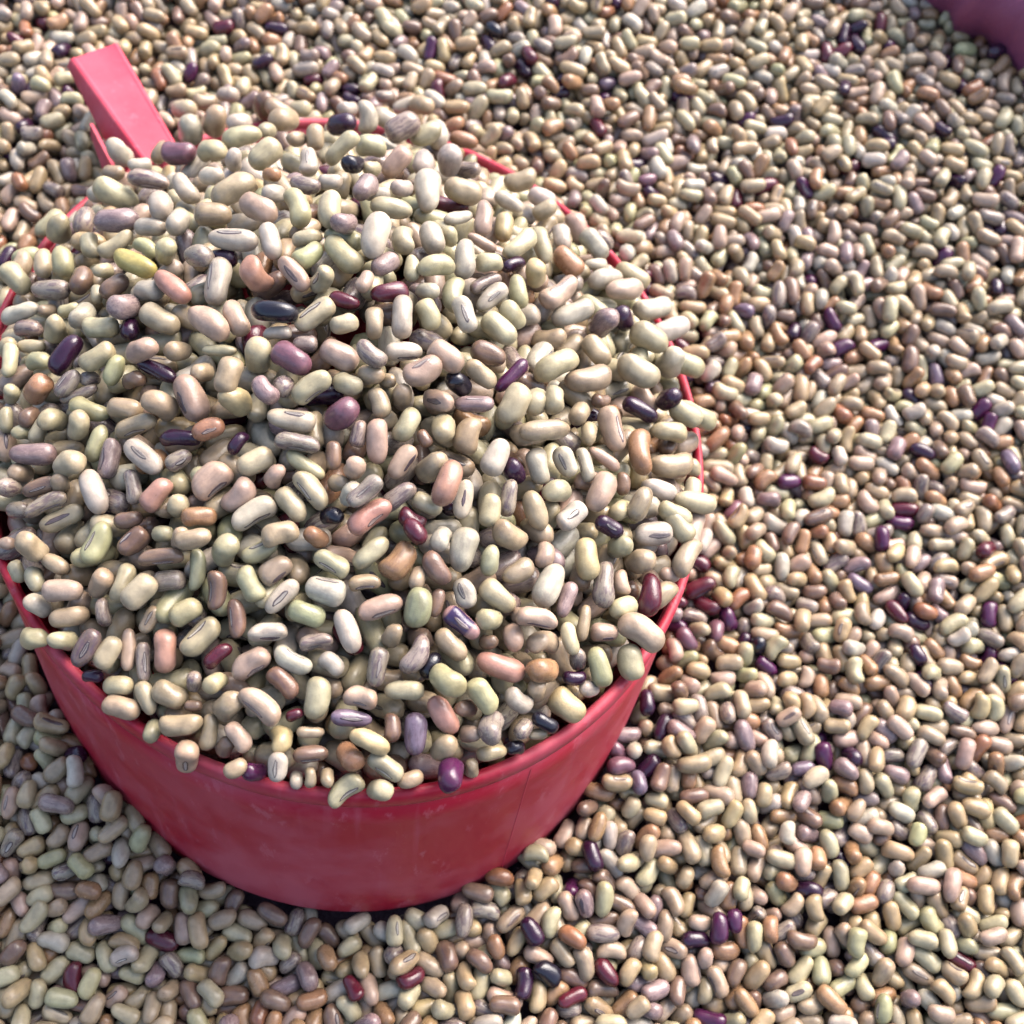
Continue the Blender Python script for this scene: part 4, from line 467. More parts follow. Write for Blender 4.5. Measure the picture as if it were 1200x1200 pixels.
1,-278,318,79,-13,0,-94,389,70,1,0,-50,392,34,5,0,140,392,60,3,0,182,337,31,3,0,278,339,24,4,2,-249,344,49,9,0,-147,369,46,3,0,-27,367,67,11,0,-13,393,47,4,1,-277,349,71,-21,0,-196,368,6,-4,0,-145,396,75,-7,0,213,341,85,-2,0,254,334,30,4,0,257,291,47,-1,1,-323,323,71,-3,1,233,324,5,3,0,316,315,59,10,1,-132,352,61,-5,1,-349,305,60,0,0,-304,341,48,-11,0,-103,353,14,-11,0,32,356,64,2,0,189,357,40,2,1,-174,353,16,0,0,159,377,1,6,1,-226,355,86,1,0,-224,334,43,1,0,147,358,65,-6,1,-217,375,10,-1,1,-54,408,8,-11,0,56,370,55,4,0,134,342,58,-5,0,311,276,39,5,1,-350,280,49,-1,0,-73,378,3,-1,1,-64,357,40,-1,0,94,358,55,3,1,264,309,45,5,
1,-305,317,78,-3,0,163,331,12,2,0,181,315,76,3,1,-242,367,22,5,0,-14,405,38,0,0,20,376,33,-7,0,62,407,21,6,0,101,387,63,-2,0,238,342,29,-1,0,286,290,33,20,1,-42,377,42,2,2,-330,300,56,-4,0,-259,326,39,2,1,-380,268,16,5,0,-188,338,25,-1,0,-114,372,82,-9,0,-109,398,13,0,0,-12,371,60,14,2,-135,381,64,15,0,15,405,83,-12,0,42,391,74,-12,0,181,367,66,12,0,204,319,60,2,1,-270,350,65,-17,1,-380,289,86,-1,0,-160,381,83,-15,0,113,368,70,-5,0,314,290,60,10,1,-89,385,50,14,0,237,301,32,-3,0,271,325,53,8,1,-210,346,63,10,0,72,386,19,6,0,209,359,60,-9,1,-183,361,60,12,1,-293,332,61,-6,0,135,325,55,2,1,155,345,63,7,0,192,340,29,3,1,71,353,14,3,
0,100,339,51,-1,1,-230,325,55,-9,0,-93,356,66,11,1,-254,309,84,-12,0,-243,348,9,4,0,133,378,5,2,1,-326,321,54,20,0,-295,295,42,21,0,295,302,5,-8,1,-48,362,62,-8,0,-46,385,36,4,0,230,331,34,4,1,-14,383,20,-2,0,156,366,20,7,1,-124,352,82,-4,0,291,274,58,-3,1,-149,355,7,2,0,-1,362,57,10,0,47,355,27,-2,0,161,318,14,18,1,-200,322,49,11,1,-351,289,34,-9,1,129,353,22,11,1,-320,298,73,-3,0,-281,320,76,-9,0,-264,337,74,-14,0,-203,375,70,-7,0,88,368,4,1,0,273,303,79,-9,1,-154,335,21,3,1,20,389,27,7,1,-124,379,45,6,0,42,377,22,5,1,-362,267,8,7,0,24,354,16,16,0,231,288,34,9,1,-272,300,7,4,0,-169,349,4,0,0,-156,371,41,6,0,174,344,36,15,
0,259,330,3,-9,1,-229,306,4,10,0,-68,378,33,3,0,180,301,79,-11,0,225,309,8,1,0,248,310,84,-4,1,-99,364,31,0,0,-32,368,56,-4,0,109,356,13,12,0,286,313,2,-14,1,-183,370,20,27,0,-35,345,54,1,1,-195,342,20,0,0,-72,351,81,-5,0,67,367,7,-4,0,78,332,37,-3,0,202,302,78,-2,1,-95,388,73,8,1,-313,317,64,-8,0,-219,331,30,-11,0,-173,327,27,-5,1,-114,337,63,6,0,114,333,81,-11,0,138,333,88,-16,1,-218,356,79,-5,0,216,341,86,-7,0,261,287,5,5,2,-252,326,59,-6,0,156,351,22,10,0,187,323,88,-1,1,-4,339,53,2,1,-295,301,75,-17,0,-44,392,78,8,0,-1,364,49,-10,0,267,262,63,-3,1,-311,282,86,-2,1,209,317,89,9,1,-356,284,31,-8,0,-193,317,24,10,0,52,325,4,10,
1,29,337,33,10,1,102,377,72,1,2,-26,378,82,11,0,23,375,48,0,0,84,346,57,3,0,159,329,77,-14,0,218,285,22,12,1,-334,275,86,-5,0,-120,368,24,6,0,-101,347,46,-8,0,51,353,18,-9,0,230,320,80,7,1,-163,363,36,3,0,-67,334,52,3,0,190,353,74,-6,1,-195,354,29,3,0,-132,318,19,-7,0,110,310,32,-5,1,-52,365,16,12,0,242,272,16,6,1,-242,340,70,-7,0,-141,341,31,-3,0,-31,352,62,6,1,-245,302,13,-3,1,-323,297,29,-5,0,59,376,61,9,2,-104,325,57,-9,0,139,348,12,-8,0,146,312,84,-8,1,-73,373,11,10,0,5,322,44,3,1,-202,334,37,-2,0,24,350,66,9,1,-293,287,65,-7,0,-29,323,32,-6,0,84,321,31,-1,1,-230,321,78,-11,0,-7,342,59,9,0,207,326,19,-4,1,248,292,58,11,
1,-7,372,50,17,0,74,358,62,6,0,123,322,78,0,0,168,294,28,7,1,-271,299,58,-14,0,110,357,75,0,1,-174,345,84,-12,0,98,339,56,-14,1,-295,314,66,14,0,-156,322,25,4,0,-57,343,31,-10,1,-198,309,34,-6,0,-96,369,88,-9,0,-60,317,48,-2,0,183,330,14,-4,1,-260,320,65,-8,0,-135,354,8,-8,0,196,285,66,12,1,39,332,34,9,1,-136,375,7,-8,0,165,320,71,-11,1,160,347,4,-2,1,-80,334,28,0,1,-218,343,42,-1,0,215,298,63,0,1,-105,344,35,4,0,73,334,23,6,2,-312,266,30,-17,0,29,367,76,-5,2,-154,346,87,-16,0,-57,362,40,11,0,3,308,40,-4,0,122,337,82,0,0,234,303,65,3,1,-171,303,75,-7,0,-27,351,86,-21,0,2,330,62,1,0,217,273,62,1,1,-206,323,44,-2,0,74,311,34,0,
1,-127,314,60,-2,0,-93,316,7,14,0,13,351,21,-3,1,-170,325,25,5,1,-269,280,33,-5,0,-228,303,80,-9,0,106,304,81,-4,1,54,347,35,-4,0,139,319,11,-2,1,-116,356,88,9,0,127,285,16,4,0,154,300,35,8,0,189,296,29,-8,1,-308,284,32,-16,0,-252,300,5,6,1,24,318,65,-11,0,91,348,32,-2,1,-32,325,7,3,1,-239,323,24,3,1,-72,307,83,-17,1,172,280,4,6,1,-120,328,51,-7,1,-74,364,28,10,0,187,261,47,20,1,-202,301,44,-6,0,-194,335,43,-2,0,-75,338,47,8,0,-53,325,8,10,0,103,324,13,7,0,203,305,57,2,1,-47,348,82,-11,0,-3,344,21,-9,1,-288,268,23,21,1,-234,283,41,-2,0,-99,345,49,24,0,-8,308,41,3,1,-297,294,34,-21,0,-275,298,79,-13,0,35,331,70,-8,0,62,313,28,7,
1,-155,307,84,-7,1,-115,303,54,-5,0,124,307,86,-8,3,-183,315,47,-3,0,-177,289,86,-17,0,61,352,41,2,0,79,294,28,7,1,-140,346,84,-3,1,-258,312,3,-12,0,-153,327,53,-8,0,136,327,86,7,0,152,277,4,9,1,83,332,22,2,0,157,315,86,-5,1,-142,288,20,8,0,-27,343,81,-8,1,177,300,32,28,1,115,282,53,-21,1,38,309,39,6,2,-103,320,74,-14,1,-235,304,1,22,0,-200,279,27,2,0,44,285,50,-3,0,59,329,22,5,0,145,298,85,-6,1,-73,325,42,14,0,-29,305,21,7,1,-210,315,3,2,0,-85,344,52,12,0,-84,297,56,-3,0,15,345,68,6,1,-259,281,27,5,0,-11,325,11,10,1,3,294,44,3,1,-237,269,45,5,1,-123,338,87,-6,1,93,307,56,1,2,-116,290,59,-9,0,-59,286,63,5,0,-58,309,51,5,
0,11,318,8,8,0,132,277,66,-22,1,-179,315,52,-10,2,-218,290,82,-2,0,-125,315,10,1,0,64,303,5,19,1,-160,286,42,-12,0,106,322,60,-2,3,-196,296,80,-3,0,103,271,76,-23,1,-154,322,56,-10,0,-31,322,29,-5,0,-24,286,12,10,2,-97,306,52,6,0,34,297,52,-6,1,81,285,1,11,0,118,298,54,9,1,37,321,12,5,1,-66,323,51,8,1,-128,272,72,-12,0,63,275,7,5,1,13,280,47,-6,1,-139,296,6,2,0,-99,323,55,2,1,-192,272,39,6,0,43,268,10,-8,1,-100,281,50,6,1,-43,305,57,-9,2,-3,302,13,6,2,-166,265,35,17,0,-72,295,53,-9,0,-28,334,41,0,0,86,304,52,-5,1,-182,297,18,-18,0,3,323,23,-1,1,-160,296,14,-3,1,-39,278,22,-4,1,53,292,43,23,4,-57,325,86,20,0,-8,267,72,-27,
0,22,283,50,-1,2,-88,324,62,2,1,-74,269,44,-6,2,-117,280,37,-1,0,-106,299,66,-5,0,-20,295,24,1,1,28,305,31,10,3,-50,287,46,6,3,-78,300,48,-1,2,-5,308,27,-3,2,-37,308,89,-4,
]
# one patch of the spread, repeated edge to edge: step along, up the slope, height (1/5 mm), axis azimuth (2 degrees), elevation (3 degrees)
SPREAD = [
-469,-292,-52,88,2,1,388,-49,19,-2,2,32,-49,25,2,1,-108,-17,86,-3,0,417,-55,80,-2,1,-298,-31,3,-5,0,-221,-33,3,-7,0,-23,-34,63,-5,0,80,-11,66,-13,0,216,-41,74,11,1,-437,-42,15,-8,0,180,-40,44,-2,1,-70,-22,7,-12,0,67,-51,37,-2,0,107,-33,82,-16,0,279,-31,48,15,1,-411,-30,27,13,0,364,-18,32,-2,1,-427,-12,46,6,0,232,-51,85,2,0,325,-31,26,6,1,-92,-26,16,14,1,-375,-54,56,-2,0,-269,-30,36,-1,0,-141,-49,47,-2,0,365,-49,35,2,1,4,-52,11,-2,1,-325,-49,71,1,0,-118,-34,81,-4,0,128,-36,89,4,0,301,-51,33,2,1,-385,-23,85,-2,0,-364,-28,85,-5,0,-337,-18,39,0,0,-196,-35,20,15,0,-179,-49,73,2,1,-159,-24,53,-5,0,5,-18,34,6,0,145,-20,90,10,1,-459,-49,39,-2,
0,-453,-29,33,-3,0,-94,-48,54,0,0,21,-37,13,-3,0,335,-51,21,2,0,445,-56,27,2,0,445,-22,66,-10,1,230,-25,10,-1,0,394,-32,28,-7,1,-243,-41,88,12,0,250,-45,87,8,0,422,-31,78,-3,1,149,-54,45,-2,1,86,-29,86,-12,0,276,-12,29,7,1,104,-51,56,-2,0,206,-26,2,-2,1,-415,-49,64,-2,0,-297,-14,61,0,0,-56,-52,58,-2,0,324,-8,23,5,1,-13,-43,34,12,0,44,-31,18,-9,2,-269,-51,19,-2,0,195,-50,44,0,0,355,-34,11,-6,1,-361,-47,58,2,0,-219,-19,66,15,0,304,-30,4,-1,1,72,-42,26,-11,0,279,-43,36,16,1,-39,-34,16,-20,0,185,-23,12,11,2,-141,-19,68,2,0,166,-41,11,-15,0,372,-22,58,-18,1,-333,-30,45,0,1,-398,-41,54,-16,0,-167,-35,13,13,0,261,-30,16,-6,1,-422,-23,6,7,
0,399,-18,40,-2,0,443,-37,51,11,1,-273,-20,82,5,1,-310,-49,89,2,0,-239,-13,8,-1,0,-23,-23,80,2,2,5,-10,37,0,0,378,-48,65,2,1,-148,-44,18,12,0,408,-48,66,-2,1,-442,-24,88,19,0,-255,-31,74,5,0,-104,-27,87,1,0,-79,-42,18,-12,0,103,-30,70,-2,0,325,-25,86,-17,1,-289,-7,70,11,0,-225,-50,85,-1,0,-203,-31,64,-17,0,-65,-9,16,5,0,306,-51,24,-2,1,-339,-49,46,3,0,166,-15,27,5,1,-290,-37,88,-5,0,120,-49,56,-2,0,148,-34,6,13,0,336,-47,35,10,1,32,-25,46,9,0,69,-27,36,-9,0,235,-31,43,-9,0,348,-23,13,-6,1,-385,-27,63,-11,0,-61,-30,88,0,0,462,-45,74,-2,1,-125,-20,88,-21,0,-18,-51,53,0,0,425,-26,45,6,1,248,-14,88,3,1,-101,-48,26,-1,1,-457,-58,60,2,
0,128,-29,2,0,1,40,-49,14,-2,1,-182,-26,90,2,0,65,-49,18,2,1,3,-28,26,0,0,280,-50,31,2,0,295,-25,39,3,0,378,-30,63,0,1,-428,-45,8,13,0,-323,-31,45,-5,0,-179,-49,1,2,0,17,-47,18,5,0,456,-22,61,-5,1,-272,-50,18,2,0,-85,-19,77,-6,0,92,-49,13,-2,0,184,-39,48,23,0,202,-50,6,-2,1,-375,-10,71,-3,0,-313,-11,8,2,0,-50,-49,8,2,1,-235,-28,53,0,0,153,-50,35,2,0,234,-50,39,-2,1,-406,-49,8,2,0,-159,-42,44,-20,0,-132,-50,80,-2,1,-247,-50,6,-2,0,111,-18,84,5,0,267,-20,88,9,1,211,-30,17,-10,1,-364,-39,42,-17,1,-383,-49,89,-2,0,414,-52,68,-2,1,-351,-23,8,-2,0,-202,-49,14,-2,0,360,-49,33,1,0,401,-28,82,-12,1,-415,-22,58,-8,0,330,-39,26,-3,
0,429,-38,71,-7,1,-265,-21,34,12,1,-452,-28,36,4,1,-452,-48,59,2,0,-331,-49,60,-2,0,-46,-25,81,8,0,387,-46,1,6,1,-294,-50,41,-2,0,-2,-45,28,-9,0,26,-17,71,9,0,43,-32,71,3,0,85,-29,40,-5,0,120,-46,51,-7,1,-75,-42,42,-14,1,-28,-43,7,-12,0,307,-36,10,18,1,168,-34,5,-17,0,225,-17,58,-12,1,-147,-33,78,12,0,-120,-22,45,-8,1,187,-18,38,-15,1,151,-17,29,15,0,456,-35,39,1,1,-72,-11,58,-17,0,352,-26,43,-10,1,252,-36,8,-7,1,-17,-28,88,11,0,271,-43,8,12,1,-98,-48,25,-2,2,-297,-28,15,0,0,77,-49,48,2,1,-239,-35,58,-2,0,-208,-28,10,8,0,3,-24,39,-20,0,150,-40,4,20,0,192,-45,14,10,1,65,-30,33,3,1,124,-30,53,-1,1,-378,-32,27,-4,0,-273,-31,19,16,
0,292,-44,8,11,1,-415,-29,58,-1,0,-364,-16,13,1,0,-312,-43,12,-10,0,-38,-13,39,-4,1,-263,-49,81,2,0,52,-13,32,3,0,237,-49,6,-2,0,325,-40,28,15,0,411,-45,50,-8,1,-421,-50,86,-2,1,-185,-32,6,3,0,-97,-28,62,13,0,216,-49,89,-2,0,379,-27,53,2,0,415,-23,4,-4,1,-47,-48,31,-2,0,369,-48,34,2,0,442,-55,12,0,1,-392,-49,38,-2,0,-134,-35,80,-2,1,276,-18,38,-2,1,-354,-48,12,-2,0,-117,-49,5,2,0,437,-24,3,-6,1,-463,-44,37,-22,0,-442,-51,86,2,0,17,-48,75,2,0,102,-48,55,-2,1,-198,-49,29,-2,0,-163,-24,6,5,1,-394,-18,13,-14,0,-342,-29,84,-8,0,228,-32,2,-5,1,-330,-49,89,0,0,-157,-48,26,-2,0,-11,-48,68,2,0,40,-50,85,2,1,-234,-22,47,-10,0,91,-27,52,-1,
0,138,-48,19,1,1,-313,-27,39,3,0,-34,-29,36,-3,1,-226,-49,88,-2,0,-76,-44,80,8,0,31,-29,57,0,1,-66,-21,25,0,0,66,-44,35,-8,0,274,-49,46,-2,1,-288,-48,3,-2,1,352,-48,30,-2,1,218,-14,8,-2,0,249,-35,7,-18,0,396,-22,48,22,1,-446,-29,18,-5,0,165,-43,88,13,0,308,-26,65,6,0,312,-49,45,2,1,191,-49,28,0,1,-466,-13,32,10,0,-427,-12,55,-1,0,-246,-49,2,-2,0,135,-25,24,-9,0,201,-29,39,-6,0,457,-39,76,-13,1,421,-46,42,-7,1,1,-32,16,-4,1,-413,-36,56,-4,0,359,-29,44,-6,0,386,-49,64,-2,2,-378,-45,53,-9,0,65,-26,27,-6,0,112,-43,61,-12,1,275,-32,30,-11,1,-267,-41,2,-17,0,-220,-16,52,-5,0,-206,-43,15,-12,0,-3,-13,44,-2,1,37,-14,22,-8,0,433,-11,47,3,
1,-365,-20,36,8,0,-127,-40,45,19,0,-102,-38,62,15,0,-59,-44,73,10,1,-144,-27,58,20,1,-332,-35,54,1,2,-172,-31,85,-15,0,327,-28,88,-8,1,-45,-19,60,-5,0,55,-43,41,-10,1,-296,-32,37,-4,0,86,-45,82,10,0,122,-19,23,4,1,-261,-21,61,6,0,-73,-22,9,20,0,-33,-48,2,-2,0,371,-19,60,-1,2,28,-46,17,-7,0,435,-34,42,6,1,-465,-27,44,1,0,-238,-31,1,3,0,159,-36,46,8,0,227,-49,5,0,0,257,-22,72,-28,1,-399,-50,34,-2,0,186,-42,50,12,1,-363,-44,77,13,1,271,-49,13,2,0,410,-28,1,-2,1,-459,-49,79,2,0,-13,-28,10,0,0,-3,-48,57,-2,0,13,-21,68,-5,0,93,-21,3,2,0,128,-48,79,2,0,346,-45,7,-8,1,-312,-49,68,-2,1,-436,-49,86,-1,0,-183,-49,87,2,0,-86,-49,11,2,
0,218,-22,30,18,0,237,-31,0,1,1,294,-49,84,-2,0,320,-49,76,2,0,392,-40,3,-10,0,453,-50,5,1,1,-420,-29,46,-5,0,-194,-22,89,-18,0,-130,-25,74,26,0,445,-11,51,1,1,-384,-31,57,4,0,-55,-34,58,-5,0,184,-20,89,2,0,250,-49,14,2,0,413,-49,5,-2,1,-215,-28,9,6,0,369,-44,15,-11,1,-323,-29,49,0,0,288,-17,24,9,1,-455,-10,42,-6,0,-90,-25,6,-9,1,-162,-49,4,-1,0,210,-49,5,-2,0,304,-32,0,1,1,-257,-34,81,-8,1,-357,-27,63,16,0,-343,-48,73,-2,0,-293,-22,71,10,0,-242,-49,71,-2,0,-209,-48,27,2,0,-111,-48,29,2,0,-30,-30,18,-13,0,100,-49,79,1,1,-296,-49,74,2,0,-141,-48,9,2,0,-111,-25,0,0,0,31,-29,59,-2,0,58,-48,44,-2,1,112,-32,1,-1,1,435,-50,4,2,
1,59,-26,86,7,0,144,-30,24,0,0,155,-49,46,2,2,-461,-30,49,-4,0,-269,-49,4,2,0,385,-25,35,-1,1,-182,-32,60,-7,0,-155,-30,76,4,0,22,-48,38,-2,0,80,-36,73,1,0,275,-32,31,1,0,435,-29,54,2,1,-403,-15,82,-4,0,-55,-49,31,2,0,191,-43,56,14,1,-411,-48,18,2,0,329,-27,13,19,1,-378,-49,40,-2,1,359,-35,30,-6,1,-51,-26,76,12,3,-225,-44,26,-14,0,-129,-15,28,6,0,216,-33,72,9,1,-425,-27,35,-5,0,-332,-24,44,4,1,-387,-29,57,3,0,-279,-13,44,-3,0,-3,-47,15,-9,0,128,-19,11,-4,1,-4,-24,49,3,0,231,-49,70,2,0,332,-48,49,1,1,-245,-25,68,8,0,-74,-19,82,2,0,249,-15,21,2,0,272,-49,17,2,1,85,-22,42,-8,0,119,-49,52,-2,0,352,-15,68,4,1,158,-14,36,-4,
0,431,-14,46,1,1,-319,-43,9,14,0,-279,-33,12,6,0,-177,-48,29,2,1,259,-34,21,2,0,397,-40,36,18,1,-455,-41,61,-22,0,-209,-32,44,-15,0,29,-34,59,0,0,456,-30,32,15,1,46,-15,35,0,0,157,-48,50,-2,0,288,-18,47,2,3,-37,-30,80,-5,0,-23,-48,9,2,0,217,-12,83,-2,0,322,-30,38,-2,1,-339,-42,16,19,0,303,-48,22,0,0,414,-49,71,2,1,-432,-48,78,2,0,-251,-49,52,-2,0,-123,-32,3,7,0,-85,-48,80,2,0,180,-34,9,-3,1,387,-22,30,11,1,-298,-22,13,12,1,-291,-48,33,-2,0,75,-48,21,1,0,355,-35,49,14,1,-365,-45,32,-8,0,-50,-48,28,0,1,-95,-29,5,-4,0,38,-49,65,2,0,242,-49,65,-2,1,153,-29,47,-5,1,-226,-10,19,3,0,-169,-28,13,-11,0,-108,-46,83,-6,0,238,-28,14,-2,
1,-142,-29,3,-3,1,-404,-37,31,10,0,-130,-49,3,2,0,329,-13,28,-3,0,435,-51,80,-2,1,201,-48,7,-2,1,-19,-25,10,-14,0,127,-44,76,10,0,444,-14,46,-2,1,-240,-32,64,-2,0,79,-27,26,0,0,295,-31,40,1,1,-425,-31,2,-11,0,-206,-21,57,15,0,5,-26,17,9,0,102,-42,0,-15,0,415,-31,61,3,0,460,-39,15,17,1,367,-48,76,2,1,-386,-50,16,2,0,3,-48,65,0,0,39,-21,43,5,0,56,-43,48,-25,0,157,-48,47,-2,1,-409,-16,88,5,0,-353,-31,6,-5,0,-70,-42,88,14,0,218,-36,16,-11,1,-450,-32,69,13,0,-328,-49,58,-2,0,-200,-49,2,2,0,-176,-49,24,0,0,-151,-48,2,-2,0,276,-49,50,-2,0,336,-49,20,0,2,-189,-32,89,1,1,388,-48,84,2,1,-375,-14,46,2,0,-82,-16,41,-8,1,-325,-30,35,-7,
1,-221,-48,8,2,2,134,-14,1,1,1,319,-28,65,-4,0,385,-27,18,2,1,-435,-18,89,15,0,-406,-49,29,2,0,-264,-45,20,-9,1,-295,-48,36,-2,0,121,-32,6,-9,0,233,-15,16,0,0,363,-23,6,22,1,-54,-29,83,-8,0,158,-31,33,-4,0,182,-18,76,-2,0,183,-44,54,13,1,-238,-18,61,-3,0,19,-43,85,14,0,282,-31,41,3,0,445,-27,20,5,1,-95,-49,50,2,2,-204,-15,50,2,0,47,-47,42,6,0,79,-12,15,0,0,313,-48,40,0,0,445,-49,61,-2,1,-160,-31,40,2,0,263,-15,26,7,0,417,-20,65,6,1,-111,-25,57,-12,0,-4,-29,54,-11,1,-332,-16,31,-11,0,-52,-49,59,-2,0,-21,-46,6,5,0,147,-49,47,-2,0,254,-49,10,2,0,416,-46,4,8,1,-287,-29,9,-2,0,-126,-41,12,-17,0,59,-20,6,13,1,-359,-48,14,-2,
0,112,-14,19,3,0,207,-27,52,1,1,-462,-21,27,5,0,-387,-32,73,1,0,-31,-28,6,6,1,29,-27,58,-4,2,-231,-33,11,4,0,242,-32,19,9,0,349,-32,13,0,1,-426,-48,86,5,0,72,-49,78,2,0,205,-48,51,1,0,362,-49,41,2,0,467,-42,68,-4,1,-408,-12,45,-3,0,107,-48,31,-2,1,-452,-54,66,2,0,77,-30,0,2,1,-257,-33,39,0,0,-74,-31,5,5,1,-176,-48,17,-2,0,145,-27,45,6,1,-415,-31,73,-7,1,-383,-49,85,-2,0,-347,-29,73,-10,0,-330,-49,78,2,0,-314,-34,69,-4,0,279,-49,8,2,0,331,-25,14,9,1,-290,-49,48,-1,0,-208,-48,64,-2,0,1,-49,4,2,0,307,-15,32,2,1,-369,-31,4,-14,0,-298,-16,21,-1,0,-202,-26,58,-7,0,220,-14,32,-15,0,296,-35,48,-11,1,-239,-49,4,2,0,97,-28,2,-4,
0,437,-12,89,2,2,-45,-38,52,-13,0,35,-48,48,-2,0,397,-50,31,-2,1,-440,-29,90,-11,0,-168,-29,48,0,0,-147,-48,84,2,0,-82,-49,8,-2,1,328,-49,50,1,0,376,-23,15,4,1,49,-28,49,-2,1,-408,-49,64,2,0,145,-49,35,-2,0,170,-37,17,8,0,402,-28,29,2,1,-123,-34,61,4,0,438,-49,41,2,1,-92,-33,12,-5,1,-141,-18,88,-7,0,-11,-32,70,16,0,238,-48,1,2,0,264,-21,64,-7,1,-107,-49,85,-2,0,190,-18,51,-8,1,93,-49,40,-2,0,118,-26,2,7,1,-399,-19,45,-9,0,-266,-24,58,11,1,-462,-11,54,1,0,-257,-43,20,10,1,18,-29,23,5,0,143,-16,47,-7,1,-197,-39,55,-10,0,215,-45,18,-9,2,-450,-48,60,-2,0,-59,-49,8,-1,0,382,-45,29,8,1,-286,-42,32,-13,0,56,-46,50,10,1,-41,-23,57,-13,
0,194,-49,18,-2,0,322,-25,14,11,1,264,-43,49,15,0,431,-31,15,0,0,460,-29,31,-5,1,-311,-22,56,19,0,222,-21,45,8,2,-420,-35,36,9,0,301,-34,11,19,1,-86,-15,41,4,0,42,-16,10,-14,0,343,-32,3,4,1,-370,-49,38,-2,0,-223,-18,90,-8,0,-173,-45,58,9,0,284,-23,89,-3,0,356,-48,11,2,0,367,-29,18,-8,1,-310,-49,79,-2,0,-32,-48,21,2,0,84,-26,46,6,0,414,-50,51,2,1,-199,-13,86,-9,0,129,-49,16,-2,1,-377,-27,58,3,0,-346,-34,88,-6,1,-124,-28,54,0,0,-2,-44,64,13,0,449,-51,53,2,1,325,-49,33,2,1,30,-49,89,2,0,143,-29,45,0,0,406,-27,46,-7,1,-404,-49,74,1,0,-62,-30,7,-1,0,-23,-25,62,7,1,-446,-30,17,-6,0,252,-30,27,1,1,181,-38,36,4,3,-252,-49,44,2,
1,-213,-31,32,11,0,114,-35,22,-4,0,279,-48,73,2,1,-129,-48,2,2,0,79,-49,4,-1,0,155,-49,9,0,1,-280,-13,73,-7,0,-185,-24,89,-7,0,-82,-48,75,1,0,222,-35,41,11,1,-325,-26,19,-13,0,-236,-28,10,-4,0,-160,-48,64,2,0,-90,-28,25,9,1,-299,-26,82,-7,0,-198,-47,21,2,0,-163,-29,75,5,0,100,-48,4,2,1,-430,-51,10,2,0,-109,-17,8,-12,0,184,-17,4,0,1,-143,-13,50,-1,0,373,-14,73,0,0,443,-36,55,4,1,21,-29,11,10,0,88,-28,51,6,0,325,-32,24,2,1,-108,-49,0,-2,0,307,-49,27,-2,1,-414,-28,52,3,0,-276,-36,5,0,0,-53,-49,60,2,0,59,-48,11,-2,0,238,-48,69,-1,1,-390,-45,70,-8,0,-360,-45,25,-10,1,-299,-47,61,-2,0,-260,-22,57,-20,0,204,-26,82,6,1,-450,-16,25,-10,
0,-8,-26,78,-1,0,383,-45,71,-6,0,411,-40,17,24,1,-332,-48,19,0,0,168,-32,27,-17,1,-57,-14,54,1,0,13,-49,28,-2,0,39,-39,84,10,0,200,-49,35,2,1,-447,-51,8,2,0,222,-14,1,-3,2,-220,-49,9,1,0,122,-20,65,0,2,-40,-31,50,1,1,-148,-38,61,12,0,-12,-49,3,-2,0,453,-22,67,11,1,-329,-18,30,1,0,59,-29,80,8,0,247,-25,53,7,0,276,-30,85,-1,0,347,-12,88,-8,0,355,-33,14,10,0,392,-27,19,-5,1,-383,-24,46,-15,1,131,-39,75,-11,1,-199,-32,33,2,0,287,-49,74,2,1,-130,-19,63,-8,1,302,-28,56,-9,2,-240,-48,17,-2,0,-218,-17,31,4,1,338,-48,6,2,1,-428,-27,39,21,0,-357,-24,81,-2,0,-290,-16,50,-1,0,-78,-42,37,-17,0,100,-32,19,-4,0,445,-6,44,3,0,449,-50,81,2,
1,-253,-28,55,-1,0,-108,-32,35,11,1,-179,-49,52,2,0,145,-26,83,-3,0,401,-49,50,-2,1,-413,-50,82,0,0,7,-35,52,-1,0,152,-48,53,2,0,333,-24,33,-7,1,-387,-49,67,-2,0,-31,-48,3,2,0,169,-24,38,-18,1,420,-19,28,-2,1,-401,-29,24,3,0,-311,-31,8,7,1,-335,-32,10,5,0,360,-49,87,-2,1,-470,-51,74,7,0,-58,-26,34,-5,0,64,-15,50,5,0,80,-32,9,8,0,313,-45,33,9,0,462,-31,66,11,1,-284,-37,16,-2,0,119,-49,9,2,0,217,-33,87,-1,1,-261,-48,24,2,0,-52,-49,5,-2,0,37,-48,43,2,0,91,-48,10,2,0,427,-40,75,5,1,-445,-24,12,-1,0,-345,-49,5,2,0,-260,-10,39,-7,1,-151,-25,8,-5,0,234,-49,70,-2,1,-302,-49,10,2,0,244,-19,40,4,0,254,-37,82,-3,1,-230,-25,72,-15,
0,-120,-22,33,13,0,184,-49,7,2,0,205,-49,8,-2,1,-95,-48,10,-2,1,-442,-50,56,-2,0,-367,-45,79,7,0,-139,-48,82,2,0,29,-29,58,4,0,118,-25,49,-11,0,191,-28,77,-2,1,3,-18,10,-2,0,72,-49,14,-2,0,312,-21,12,-14,1,396,-25,54,-10,1,0,-48,44,2,0,280,-49,48,2,1,-72,-41,38,-22,0,378,-40,22,-15,1,-417,-34,36,-3,0,461,-13,78,7,1,-163,-48,76,5,0,-116,-49,4,-2,0,-16,-30,21,-1,0,165,-40,50,-26,1,-324,-46,74,-10,0,-213,-48,88,2,0,-187,-45,64,12,0,277,-28,63,-1,2,-346,-16,90,5,0,217,-14,36,0,0,438,-29,65,-4,1,-215,-26,71,0,0,-190,-25,70,9,0,349,-34,46,9,1,-469,-35,54,7,1,-290,-24,70,11,0,45,-15,27,-9,2,64,-36,10,-3,0,145,-45,21,-10,2,-168,-25,65,17,
